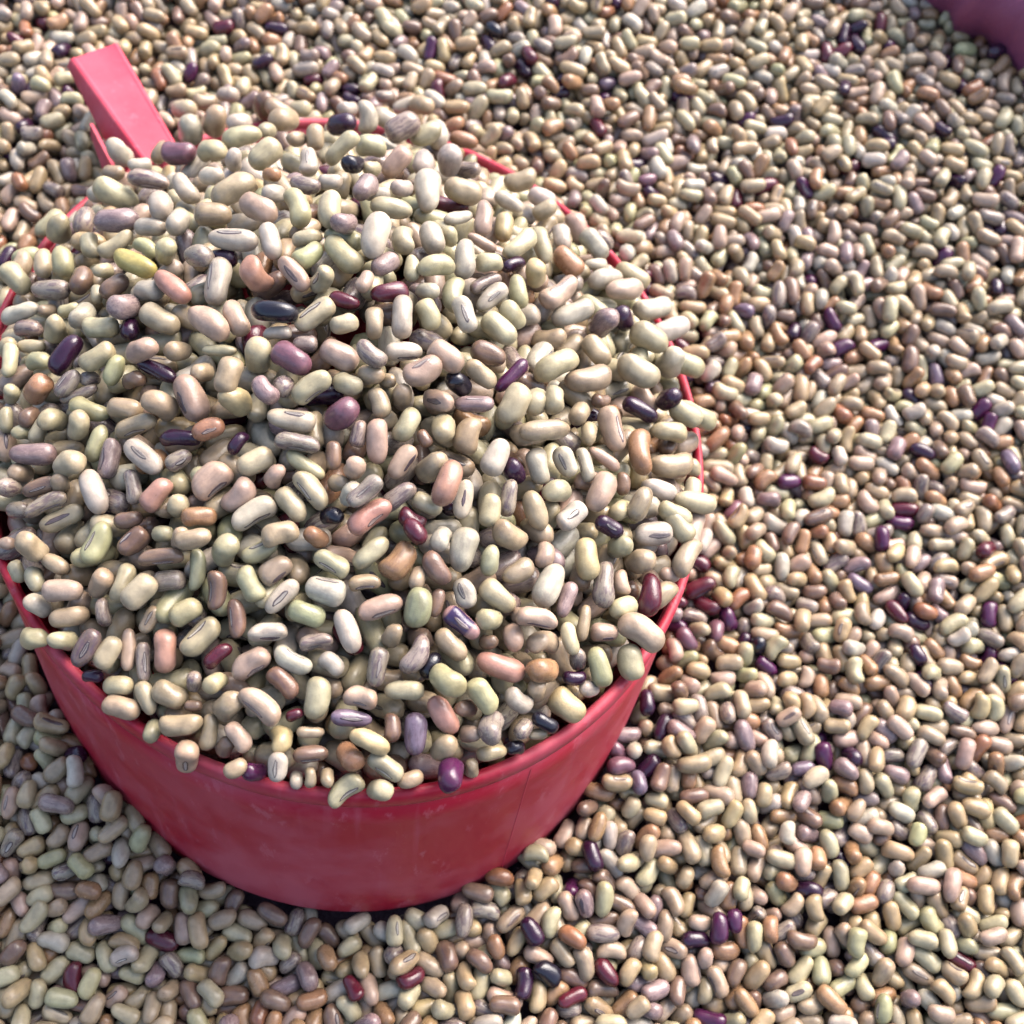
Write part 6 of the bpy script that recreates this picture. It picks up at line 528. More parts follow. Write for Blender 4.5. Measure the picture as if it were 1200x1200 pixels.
0,210,-29,90,-11,0,447,-15,89,-1,1,-139,-33,46,-9,0,-8,-20,34,7,0,55,-44,7,-9,1,-99,-49,74,2,0,255,-30,10,-3,0,430,-32,71,-2,1,-156,-11,10,5,0,-41,-47,58,-7,1,-328,-29,26,-5,0,-199,-44,47,10,0,-71,-49,27,-2,1,74,-11,78,-1,0,273,-44,76,15,0,386,-43,23,-13,0,453,-39,73,-9,1,-405,-28,68,-3,0,-360,-30,37,0,0,-335,-49,58,-2,0,197,-46,77,-9,1,-275,-30,43,-7,0,235,-30,15,4,1,-296,-49,6,2,0,-109,-24,18,-13,1,-415,-50,58,1,1,124,-26,69,-9,0,164,-49,41,-2,0,365,-21,59,3,1,-232,-12,22,0,0,83,-48,65,2,0,222,-45,10,8,0,335,-49,78,-2,1,-3,-49,73,2,0,112,-45,7,9,0,177,-30,4,1,1,-368,-48,4,2,0,291,-30,83,-2,1,18,-48,74,2,0,91,-28,42,-1,
0,277,-15,12,7,1,-28,-36,56,-3,1,-309,-15,54,-3,0,-163,-29,34,1,0,-146,-48,16,-2,0,-132,-18,2,-18,0,42,-33,46,5,0,247,-48,83,-1,0,436,-51,14,2,2,-381,-21,18,-5,0,-238,-48,62,-2,0,-85,-30,4,7,0,133,-49,86,2,0,410,-50,74,2,1,-438,-26,43,-13,0,313,-49,6,-2,0,356,-44,56,-10,1,-63,-32,87,-2,1,-251,-24,3,0,1,-270,-49,17,2,0,-167,-49,9,-1,0,331,-24,88,14,0,401,-28,26,-5,1,-386,-40,10,2,0,-346,-15,67,14,0,140,-17,58,-21,0,293,-49,13,2,1,-203,-27,83,4,1,-121,-48,2,-2,0,-16,-20,57,8,1,-208,-48,48,1,0,4,-30,86,-3,1,-367,-6,87,0,1,-277,-25,41,-11,0,-181,-16,66,6,0,269,-43,78,22,1,-453,-52,77,2,0,-328,-32,26,1,0,196,-22,63,-13,1,-78,-49,8,2,
0,308,-30,85,6,1,-47,-48,40,2,0,301,-11,1,-1,0,435,-21,54,-5,1,-344,-49,59,-2,0,378,-49,57,2,2,-408,-46,83,8,0,-231,-32,70,3,0,48,-42,76,-17,0,66,-32,2,9,0,376,-28,36,2,0,457,-47,19,-18,1,-179,-37,12,1,0,26,-40,41,-22,0,104,-49,13,3,0,149,-45,84,10,0,197,-49,72,-2,1,-466,-34,76,2,0,-299,-32,11,-2,0,221,-25,49,-15,1,-402,-22,44,1,0,124,-22,67,-18,1,-99,-48,89,2,0,171,-49,70,2,2,-116,-27,74,-2,0,-18,-38,70,0,0,83,-44,87,10,1,-458,-11,0,4,0,-428,-40,17,11,0,280,-23,35,-5,0,416,-48,65,2,1,-156,-21,28,3,0,156,-22,65,-11,0,343,-44,34,7,0,451,-10,37,-17,1,-145,-39,55,2,0,-40,-26,34,8,1,-219,-15,45,1,1,216,-49,71,2,1,-98,-20,73,-3,
0,248,-35,56,-8,1,-446,-27,87,-2,0,-373,-26,62,2,1,-212,-48,47,2,1,-255,-49,49,2,1,-283,-48,86,2,0,390,-10,66,2,1,62,-44,87,-15,0,329,-22,46,-3,1,109,-29,29,3,1,-325,-49,87,2,0,-280,-23,72,-15,0,-191,-7,70,3,0,181,-30,88,-2,1,276,-48,76,2,0,385,-40,75,-19,1,-388,-49,4,2,0,201,-33,82,0,0,409,-29,29,-2,0,434,-50,70,2,1,-368,-48,3,-1,0,-341,-11,16,-2,0,-68,-28,73,-15,1,-179,-25,33,3,0,141,-34,23,7,1,-448,-48,71,1,0,-320,-29,60,4,0,-90,-34,70,-8,0,-40,-49,9,-2,1,-249,-20,10,9,0,39,-49,77,-2,1,-423,-16,21,-1,0,-346,-43,84,10,0,-13,-49,71,-2,0,12,-49,75,2,0,443,-24,24,2,1,-418,-51,35,2,0,-399,-28,9,12,0,242,-49,35,-2,1,-129,-48,81,2,
0,-17,-17,1,8,0,21,-28,87,10,1,277,-27,34,-4,1,-144,-31,50,9,0,-38,-30,40,-3,0,118,-49,83,2,0,317,-49,82,2,0,364,-27,84,4,1,-465,-26,22,-14,0,-3,-33,81,-1,0,154,-49,45,2,1,-305,-48,88,2,0,-70,-49,49,2,1,-227,-24,5,6,0,-205,-24,9,-4,0,-169,-49,3,2,0,364,-49,84,0,1,-266,-42,84,16,0,42,-30,84,-1,0,85,-27,57,3,0,96,-48,89,2,1,-116,-27,76,-17,1,-358,-27,2,-13,0,-240,-49,35,2,0,317,-28,46,-2,1,-310,-15,61,6,0,-291,-34,19,-10,0,187,-48,21,2,1,59,-19,0,-4,0,244,-29,37,-4,0,259,-9,41,-1,0,405,-17,41,5,1,-189,-40,26,13,1,338,-48,75,2,0,448,-44,53,-7,1,-424,-35,34,-4,0,-108,-49,67,2,0,164,-29,3,-20,0,215,-44,82,10,0,389,-51,33,-2,
1,-375,-15,4,-3,0,-213,-45,8,-8,1,-278,-18,66,1,0,54,-46,84,-10,0,346,-18,78,7,1,75,-48,89,2,1,104,-15,72,-12,1,-386,-35,60,2,0,-254,-30,55,-2,1,-46,-44,23,-13,0,124,-30,58,9,1,407,-35,54,-4,1,-35,-20,4,-14,0,290,-46,36,-6,1,-74,-40,80,20,0,139,-44,37,13,0,199,-27,49,4,0,243,-49,35,-2,1,-451,-47,38,-10,1,-344,-24,66,-9,0,-334,-49,54,-2,0,237,-15,34,0,1,-137,-13,6,3,0,292,-21,39,0,1,-313,-32,56,4,0,30,-44,21,9,2,-150,-48,87,2,2,-55,-20,5,2,0,2,-49,15,-1,0,325,-33,26,4,0,428,-24,63,7,1,-211,-31,50,-7,0,372,-24,67,-3,1,-440,-31,86,16,0,-377,-49,52,2,0,-130,-30,0,6,0,-19,-47,14,-6,0,19,-25,24,3,0,77,-30,56,2,1,451,-41,35,-20,
1,-154,-3,3,-6,0,-151,-29,5,-2,0,-107,-23,6,14,0,-94,-41,38,17,1,-415,-28,40,-6,0,191,-49,41,-2,1,-389,-22,17,-16,0,-248,-49,3,-2,0,-177,-25,52,13,0,111,-21,52,17,0,228,-29,5,6,1,-10,-27,28,-13,0,379,-49,20,-2,1,-420,-48,19,-1,1,-280,-32,9,5,0,-236,-32,5,-8,0,91,-48,59,-2,0,161,-50,4,1,0,279,-33,31,7,0,391,-12,79,-4,1,-268,-49,1,-2,1,-51,-40,40,-5,0,433,-50,13,-2,1,-207,-14,67,0,0,172,-31,16,-4,0,202,-29,46,-6,0,269,-16,12,-3,0,353,-50,6,-2,1,-309,-45,10,13,0,410,-48,14,1,1,-204,-49,44,-2,0,-174,-49,83,-2,0,139,-36,21,-12,0,252,-30,12,2,1,-458,-35,8,-4,0,-290,-50,2,2,0,55,-49,14,2,1,-132,-49,89,-2,1,-337,-49,47,-1,0,233,-49,14,2,
0,399,-30,27,4,1,-365,-31,89,1,0,-335,-28,42,-1,0,46,-26,84,12,1,-258,-32,86,5,0,346,-32,81,3,0,434,-16,58,10,1,-447,-16,59,-2,0,123,-48,4,-2,0,310,-36,5,5,0,323,-20,16,-4,1,-412,-14,39,0,0,292,-50,19,2,2,329,-49,13,2,1,-377,-51,52,-2,0,-115,-37,85,-5,0,28,-49,9,2,0,258,-50,86,-2,0,466,-50,76,-2,1,-75,-49,12,2,0,75,-29,53,5,0,125,-16,49,0,0,450,-32,64,4,1,-435,-42,60,15,0,-19,-37,28,-14,0,378,-36,27,3,2,-194,-27,72,25,0,9,-40,79,25,0,211,-46,58,11,1,-396,-32,32,4,0,364,-19,56,5,1,-169,-24,69,7,0,-87,-30,26,1,1,-251,-14,51,-8,2,-42,-49,38,-2,1,-244,-49,56,2,0,-98,-50,90,-2,0,186,-50,8,2,1,-221,-27,81,-10,0,214,-19,2,7,
1,-314,-29,70,11,0,110,-32,9,4,0,174,-18,32,-10,0,245,-19,30,-4,1,-353,-14,3,-2,0,-44,-24,87,-9,2,-418,-26,51,9,0,-302,-51,21,2,0,-148,-24,66,-9,0,166,-37,18,-6,0,199,-32,10,2,1,-347,-41,30,14,0,-331,-15,9,-4,0,-154,-49,88,2,0,54,-49,46,-2,1,295,-34,8,-7,0,443,-15,47,10,0,465,-26,73,10,1,-286,-30,4,0,0,-210,-43,4,12,0,86,-42,20,14,1,132,-33,87,4,0,391,-52,72,2,1,149,-51,14,2,1,-277,-50,80,2,0,-183,-49,53,2,0,279,-22,18,11,1,-464,-49,65,-2,0,-451,-30,70,3,0,-7,-29,46,2,0,313,-51,81,2,1,217,-50,53,-2,0,281,-51,8,-2,0,403,-20,3,1,0,420,-33,11,4,0,439,-49,42,2,1,-400,-42,60,-14,0,-251,-31,45,-6,3,-63,-30,87,-5,1,-372,-50,6,-2,
0,112,-50,14,2,0,232,-30,15,2,1,-421,-49,7,-2,0,369,-38,83,-3,1,60,-37,86,14,0,351,-49,2,-2,1,-83,-46,78,11,0,32,-48,31,2,2,-306,-29,31,-23,0,-140,-34,66,1,0,-89,-26,16,1,0,-56,-50,57,-2,0,-31,-33,6,3,0,316,-31,79,7,0,339,-30,3,-6,1,-445,-53,78,-2,0,-190,-29,2,0,0,358,-18,69,-2,0,404,-43,45,-12,1,-335,-52,84,-2,0,-209,-18,5,-14,0,247,-50,4,-2,0,265,-41,8,-8,1,-107,-40,16,-8,0,6,-43,4,10,0,161,-27,29,-4,1,-424,-27,42,11,0,-379,-26,33,11,0,-356,-36,12,-5,0,-249,-49,32,2,0,-177,-12,84,-3,0,-17,-51,87,2,0,100,-21,82,13,0,384,-24,4,-3,1,-168,-31,84,-5,0,-127,-50,83,-2,0,86,-49,44,1,0,328,-49,84,1,1,-242,-19,49,-3,0,76,-28,89,10,
0,188,-22,82,12,1,25,-27,17,-10,1,-348,-17,55,-8,0,-214,-49,30,-2,0,176,-52,50,-1,1,-449,-15,14,-14,0,-180,-49,59,-2,0,441,-26,80,1,1,129,-25,40,2,1,267,-17,27,-2,1,211,-52,51,-10,0,448,-47,55,-2,1,-271,-41,3,-23,0,-126,-19,78,-17,0,291,-35,22,-7,1,-387,-46,30,8,0,143,-49,21,-2,0,463,-29,76,10,1,302,-15,4,4,2,53,-29,20,-6,1,-45,-47,62,-1,0,421,-13,38,14,1,-325,-31,26,6,
]
PATCH = 188.0              # side of the patch before scaling, mm
SMALL = 0.83               # beans of the spread are smaller than those picked out on the heap
# spread beans of a colour of their own: along, up the slope (mm), colour
SPREAD_COLOUR = [(148.6, 83.0, 8), (101.9, 64.6, 12), (114.2, 60.8, 13), (122.2, -3.0, 20), (95.2, -16.4, 13), (81.1, -13.8, 14), (83.8, -11.2, 14), (87.0, -13.7, 14), (80.9, -21.0, 13), (98.0, -13.8, 7), (99.6, -20.7, 15), (131.5, -7.6, 14), (135.4, -6.9, 12), (97.2, -85.3, 13), (99.7, -83.2, 13), (93.8, -86.7, 12), (74.3, -95.8, 14), (60.1, -101.5, 12), (58.7, -103.4, 12), (-17.4, -104.4, 14), (22.4, -106.1, 14), (-38.7, -73.3, 13), (-40.9, -71.9, 12), (32.8, 124.6, 12), (31.4, 125.8, 12), (44.1, 127.1, 20), (11.8, 137.8, 15), (9.7, 135.8, 12), (-67.3, 99.7, 15), (-20.7, 111.4, 12), (-22.4, 113.9, 12), (112.8, 160.5, 12), (110.2, 163.0, 12), (119.4, 127.5, 12), (120.7, 124.9, 12), (143.2, 117.0, 12), (-109.1, 94.8, 20), (-103.5, 80.6, 12), (-94.3, 44.5, 12), (-92.9, 43.5, 12), (67.6, -72.9, 12), (75.7, -57.9, 12), (78.6, -58.3, 20), (73.6, -55.5, 17), (72.0, -51.1, 17), (62.3, -98.7, 15), (57.3, 97.3, 17), (60.7, 97.2, 12), (62.2, 66.6, 14), (79.0, 42.8, 12), (82.3, 42.2, 20), (140.4, 58.6, 20), (159.1, 37.2, 20), (89.5, 68.4, 20), (104.2, 62.5, 12), (134.7, 37.1, 12), (104.0, 23.2, 13), (157.1, 24.3, 5), (92.7, 10.9, 17), (61.3, -92.1, 12), (39.3, -98.3, 6), (6.1, -80.8, 6), (-0.5, -112.3, 6), (-9.5, -114.5, 6), (143.0, -80.3, 0), (142.1, -82.1, 0), (113.3, -46.7, 20), (118.1, -46.8, 13), (116.7, -41.3, 13), (123.6, -43.9, 12), (153.7, -72.4, 0), (-41.0, -95.8, 1), (-35.4, -94.0, 1), (-12.1, -97.7, 1), (-56.1, -64.4, 0), (96.5, -40.1, 8), (106.8, -36.3, 3), (123.0, -50.6, 8), (122.4, -55.3, 8), (116.7, -67.2, 8), (129.7, -68.6, 8), (145.3, -67.7, 8), (107.9, -83.5, 8), (98.6, -90.2, 8), (135.1, 82.8, 8), (121.0, 117.9, 8), (115.3, 136.8, 8), (108.5, 113.8, 8), (101.8, 110.9, 8), (-92.0, 47.5, 8), (-90.5, 52.9, 8), (-82.1, 61.1, 6), (-30.2, -32.3, 2), (96.0, -2.6, 8), (116.1, 14.2, 8), (144.8, 54.6, 8), (137.0, 31.8, 8), (131.0, 26.1, 8), (123.2, -20.4, 8), (125.8, 46.0, 8), (53.9, 106.3, 12), (-54.0, 124.5, 8), (-102.1, 109.3, 12), (-47.4, 136.6, 8), (5.1, 148.6, 0), (-5.7, 117.6, 2), (132.2, -2.2, 12), (102.8, -24.1, 13), (84.1, -4.8, 14), (81.0, -4.3, 13), (87.6, -18.8, 17), (85.3, -25.3, 17)]

SIZES = [(7.9, 4.5, 4.1), (8.6, 4.6, 4.2), (7.1, 4.4, 4.0), (7.6, 4.8, 4.3), (9.2, 4.7, 4.3), (6.5, 4.3, 3.9), (8.2, 4.3, 3.9)]
def frame(ax, roll):
    ax = ax / np.linalg.norm(ax)
    y = np.cross([0, 0, 1.0], ax)
    y = y / max(np.linalg.norm(y), 1e-6)
    z = np.cross(ax, y)
    h = np.cos(roll) * z + np.sin(roll) * y
    return np.stack([ax, np.cross(h, ax), h], 1)
def axis(az, el):
    return np.array([math.cos(az) * math.cos(el), math.sin(az) * math.cos(el), math.sin(el)])
MIX_HEAP = [38, 8, 20, 10, 0, 8, 4, 12, 2, 0, 0, 0, 1, 0, 1, 0, 2, 0, 0, 0, 0, 8]
MIX_BED = [18, 4, 21, 13, 0, 7, 8, 7, 2, 0, 0, 0, 1.2, 1, 1, 0, 4, 0, 0, 0, 0, 18, 8, 1.5]
BEDM = np.array([U_BED, V_BED, N_BED]).T
BEANS = []                 # position (mm), rotation matrix, (length, width, thickness), colour, eye, pile
for (x, y, z, az, el, ro, ln, wd, co, ey) in TOP:
    BEANS.append((np.array([x, y, z]) * .05, frame(axis(math.radians(az), math.radians(el)), math.radians(ro)),
                  (ln * .0475, wd * .0470, wd * .0450), co, ey, "top"))
def unpack(rows, pile, mix, seed):
    rg = np.random.default_rng(seed)
    mix = np.array(mix) / sum(mix)
    a = np.array(rows).reshape(-1, 5)
    xs = np.cumsum(a[:, 0]) * .2
    for k in range(len(a)):
        R = frame(axis(a[k, 3] * math.pi / 90, a[k, 4] * math.pi / 60), rg.uniform(0, 6.28))
        p = np.array([xs[k], a[k, 1] * .2, a[k, 2] * .2])
        s = np.array(SIZES[rg.choice(7, p=[.22, .13, .18, .18, .07, .09, .13])]) 
        co = int(rg.choice(len(mix), p=mix))
        ey = rg.random() < .22
        BEANS.append((p, R, tuple(s), co, ey, pile))
def on_slope(u, v):
    """height of the spread over its mean slope: gentle hollows, banked up against the cup"""
    w = 1.8 * math.sin(u * .034 + 1) + 1.7 * math.sin(v * .029 + u * .013 + 2) + 1.2 * math.sin(.055 * u - .047 * v)
    for (cu, cv, hh, rr) in BANKS:
        w += hh * math.exp(-((u - cu) ** 2 + (v - cv) ** 2) / rr ** 2)
    return w
BANKS = [(-43, -71, 10.0, 27), (-23, -89, 4.0, 20), (20, -97, 1.0, 40), (79, -42, 4.0, 24), (87, 18, 4.0, 26), (64, 76, 3.0, 30), (-91, 70, 2.0, 25)]
def spread(rows, mix, seed):
    rg = np.random.default_rng(seed)
    mix = np.array(mix) / sum(mix)
    a = np.array(rows).reshape(-1, 5)
    xs = np.cumsum(a[:, 0]) * .2
    side = PATCH * SMALL
    tops = []
    for i in range(-4, 5):
        for j in range(-4, 5):
            for k in range(len(a)):
                u = (xs[k]) * SMALL + i * side
                v = a[k, 1] * .2 * SMALL + j * side
                w = a[k, 2] * .2 * SMALL + 2.4 + on_slope(u, v)
                p = np.array(O_BED) + BEDM @ np.array([u, v, w])
                # inside the picture and a good way round it, and not inside the cup
                d = p - np.array(EYE) / MM
                z = d @ np.array(FW)
                px, py = d @ np.array(RT) / z, d @ np.array(UP) / z
                if abs(px) > .74 or not -.62 < py < .72:
                    continue
                ca = CA * p[0] + SA * p[1]
                sa = -SA * p[0] + CA * p[1]
                if math.hypot(ca / KX, sa) < rw(min(max(p[2], 0), H)) + .8 and -4.5 < p[2] < H + 6:
                    continue
                R = BEDM @ frame(axis(a[k, 3] * math.pi / 90, a[k, 4] * math.pi / 60), rg.uniform(0, 6.28))
                s = np.array(SIZES[rg.choice(7, p=[.22, .13, .18, .18, .07, .09, .13])]) * (1.0, 1.04, 1.06) * SMALL * rg.uniform(.95, 1.05)
                co = int(rg.choice(len(mix), p=mix))
                if a[k, 2] * .2 > -7.2:
                    tops.append((len(BEANS), u, v))
                near = abs(px) < .46 and abs(py) < .46
                BEANS.append((p, R, tuple(s), co, near and rg.random() < .18, "bed" if near else "margin"))
    t = np.array(tops)
    for (u, v, co) in SPREAD_COLOUR:
        k = int(t[np.argmin((t[:, 1] - u) ** 2 + (t[:, 2] - v) ** 2), 0])
        q = BEANS[k]
        BEANS[k] = q[:3] + (co,) + q[4:]
unpack(FILL, "fill", MIX_HEAP, 21)
# the layers below, seen only through gaps
rg_low = np.random.default_rng(31)
for q in [b for b in BEANS if b[5] == "fill"]:
    for drop in (6.5, 12.5):
        p = np.array([-q[0][0], -q[0][1], q[0][2] - drop]) + rg_low.uniform(-1.5, 1.5, 3)
        if math.hypot((CA * p[0] + SA * p[1]) / KX, -SA * p[0] + CA * p[1]) < 69 and p[2] > 8 and rg_low.random() < .75:
            BEANS.append((p, q[1] @ frame(axis(1.1 * drop, .3), drop), q[2], q[3], False, "low"))
spread(SPREAD, MIX_BED, 22)

def lin(c):
    c = c / 255
    return c / 12.92 if c <= .04045 else ((c + .055) / 1.055) ** 2.4
PALL = [(np.array([lin(x) for x in v[1:4]]) * np.array([.62, .58, .55]), v[4]) for v in PALETTE]

def topo(nr, ns):
    f = []
    for i in range(nr - 1):
        for j in range(ns):
            f.append((1 + i * ns + j, 1 + i * ns + (j + 1) % ns, 1 + (i + 1) * ns + (j + 1) % ns, 1 + (i + 1) * ns + j))
    last = 1 + nr * ns
    tris = []
    for j in range(ns):
        tris.append((0, 1 + (j + 1) % ns, 1 + j))
        tris.append((last, 1 + (nr - 1) * ns + j, 1 + (nr - 1) * ns + (j + 1) % ns))
    return f, tris

def bean_form(L, W, T, rg):
    """radius and centre-line functions of one bean (x along, y thick, z towards the hilum)"""
    p = rg.uniform(2.6, 4.4)
    bend = rg.choice([.03, .08, .13, .19, .26], p=[.2, .3, .25, .16, .09])
    asym = rg.uniform(-.16, .16)
    ph = rg.uniform(0, 6.28, 4)
    lump = rg.uniform(.010, .045)
    sq = rg.uniform(.86, 1.0)
    flat = rg.uniform(0, .16)
    def surf(u, a):
        r = (1 - np.abs(u) ** p) ** (1 / 2.05)
        r = r * (1 + asym * u) * (1 - .05 * np.cos(np.pi * u) * (bend > .12))
        lum = 1 + lump * (np.sin(2 * a + 3 * u + ph[0]) + np.sin(3 * a - 4 * u + ph[1]) + .7 * np.sin(5 * u + ph[2] + a))
        ca, sa = np.cos(a), np.sin(a)
        cy = np.sign(ca) * np.abs(ca) ** sq
        cz = np.sign(sa) * np.abs(sa) ** sq
        y = T / 2 * r * cy * lum
        z = W / 2 * r * cz * lum * (1 - flat * (cz > 0) * cz)
        z = z + bend * W * (u * u - .35)
        x = u * L / 2 * np.ones_like(a)
        return np.stack([x, y, z], -1)
    return surf

def bean_verts(surf, nr, ns):
    t = np.linspace(0, np.pi, nr + 2)[1:-1]
    u = -np.cos(t) * .985
    u = np.sign(u) * np.abs(u) ** .92
    a = np.linspace(0, 2 * np.pi, ns, endpoint=False)
    U, A = np.meshgrid(u, a, indexing='ij')
    body = surf(U, A).reshape(-1, 3)
    e0 = surf(np.array([-.99]), np.array([0.])); e1 = surf(np.array([.99]), np.array([0.]))
    # ends: the centre of the blunt cap
    r0 = body[:ns].mean(0); r1 = body[-ns:].mean(0)
    c0 = np.array([[e0[0, 0] - .02, r0[1], r0[2]]]); c1 = np.array([[e1[0, 0] + .02, r1[1], r1[2]]])
    return np.concatenate([c0, body, c1]), U

def hilum_geo(surf, L, W, T, rg, skin):
    """the eye: a slightly raised dark-edged slit with a pale middle, following the bean's skin"""
    n = 18
    cu = rg.uniform(-.15, .15)
    lu = rg.uniform(.44, .64)
    wa = rg.uniform(.20, .34)
    style = rg.choice(3, p=[.3, .45, .25])        # pale slit with dark line, plain pale slit, dark slit
    rings = [(1.0, 1.0, -.06, 0), (.93, .72, .02, 1), (.84, .42, .06, 1), (.78, .32, .06, 2), (.60, .15, .05, 2), (.52, .07, .03, 3)]
    V, K = [], []
    t = np.linspace(0, 2 * np.pi, n, endpoint=False)
    skew = rg.uniform(-.3, .3)
    lump = .16 * np.sin(3 * t + rg.uniform(0, 6)) + .10 * np.sin(5 * t + rg.uniform(0, 6))
    for (su, sa, hgt, k) in rings:
        uu = cu + lu * np.cos(t) * su
        aa = np.pi / 2 + wa * sa * np.sin(t) * (1 + skew * np.sin(t)) * (1 + lump)
        p = surf(np.clip(uu, -.97, .97), aa)
        V.append(p + np.stack([0 * aa, np.cos(aa), np.sin(aa)], -1) * hgt)
        K.append([k] * n)
    V.append(surf(np.array([cu]), np.array([np.pi / 2])) + [[0, 0, .045]]); K.append([3])
    V = np.concatenate(V); K = np.concatenate(K)
    dark = np.array([.030, .020, .026]) * rg.uniform(.6, 1.5) + skin * rg.uniform(.03, .22)
    pale = (np.array([.30, .27, .25]) * .6 + skin * .4) * rg.uniform(.55, 1.1)
    cols = np.array([skin * .86, dark, pale if style < 2 else dark * 1.4, dark if style != 1 else pale])
    F = []
    for i in range(len(rings) - 1):
        for j in range(n):
            F.append((i * n + j, i * n + (j + 1) % n, (i + 1) * n + (j + 1) % n, (i + 1) * n + j))
    c = len(rings) * n
    tr = [(c - n + j, c - n + (j + 1) % n, c) for j in range(n)]
    return V, F, tr, np.concatenate([cols[K], np.zeros((len(K), 1))], 1)

def bean_colour(key, rg, U):
    base, mot = PALL[key]
    hsv = base * rg.uniform(.86, 1.10)
    hsv = hsv * (1 + rg.normal(0, .022, 3))
    c = np.repeat(hsv[None], U.size + 2, 0)
    u = np.concatenate([[-1], U.reshape(-1), [1]])
    tip = np.clip((np.abs(u) - .55) / .45, 0, 1) * rg.uniform(0, .22)
    c = c * (1 - tip[:, None] * np.array([.5, .8, 1.0]))
    al = np.full((len(c), 1), mot * rg.uniform(.6, 1.1) if mot > .2 else mot * rg.uniform(0, 2.2))
    return np.clip(np.concatenate([c, al], 1), 0, 1)

def make_bean(i, nr, ns, eye):
    rg = np.random.default_rng(1000 + i)
    p, R, (L, W, T), co, _, _ = BEANS[i]
    surf = bean_form(L, W, T, rg)
    v, U = bean_verts(surf, nr, ns)
    col = bean_colour(co, rg, U)
    if PALETTE[co][0] == "pink with patch":
        m = (v[:, 2] > .1 * W) & (np.abs(v[:, 0] - .08 * L) < .30 * L)
        col[m, :3] = (.035, .018, .06)
    off = rg.uniform(-500, 500, 3)
    hil = None
    if eye:
        hv, hf, ht, hc = hilum_geo(surf, L, W, T, rg, PALL[co][0])
        hil = (hv, hf, ht, hc, hv + off)
        # the skin darkens round the eye
        d = ((v[:, 0] / (.36 * L)) ** 2 + (v[:, 1] / (.42 * T)) ** 2)
        halo = np.exp(-d * 1.2) * (v[:, 2] > 0) * rg.uniform(0, .6)
        col[:, :3] *= 1 - halo[:, None] * np.array([.55, .62, .6])
    return v, col, v + off, hil

def build_mesh(name, V, quads, tris, col, loc):
    me = bpy.data.meshes.new(name)
    nq, ntr = len(quads), len(tris)
    me.vertices.add(len(V)); me.vertices.foreach_set("co", np.ascontiguousarray(V, dtype=np.float32).ravel())
    me.loops.add(nq * 4 + ntr * 3)
    li = np.concatenate([np.asarray(quads, dtype=np.int32).ravel(), np.asarray(tris, dtype=np.int32).ravel()])
    me.loops.foreach_set("vertex_index", li)
    me.polygons.add(nq + ntr)
    st = np.concatenate([np.arange(nq) * 4, nq * 4 + np.arange(ntr) * 3]).astype(np.int32)
    me.polygons.foreach_set("loop_start", st)
    me.polygons.foreach_set("use_smooth", np.ones(nq + ntr, dtype=bool))
    me.update(calc_edges=True)
    a = me.attributes.new("col", 'FLOAT_COLOR', 'POINT'); a.data.foreach_set("color", np.ascontiguousarray(col, dtype=np.float32).ravel())
    b = me.attributes.new("loc", 'FLOAT_VECTOR', 'POINT'); b.data.foreach_set("vector", np.ascontiguousarray(loc, dtype=np.float32).ravel())
    me.materials.append(BEAN)
    me.validate()
    return me

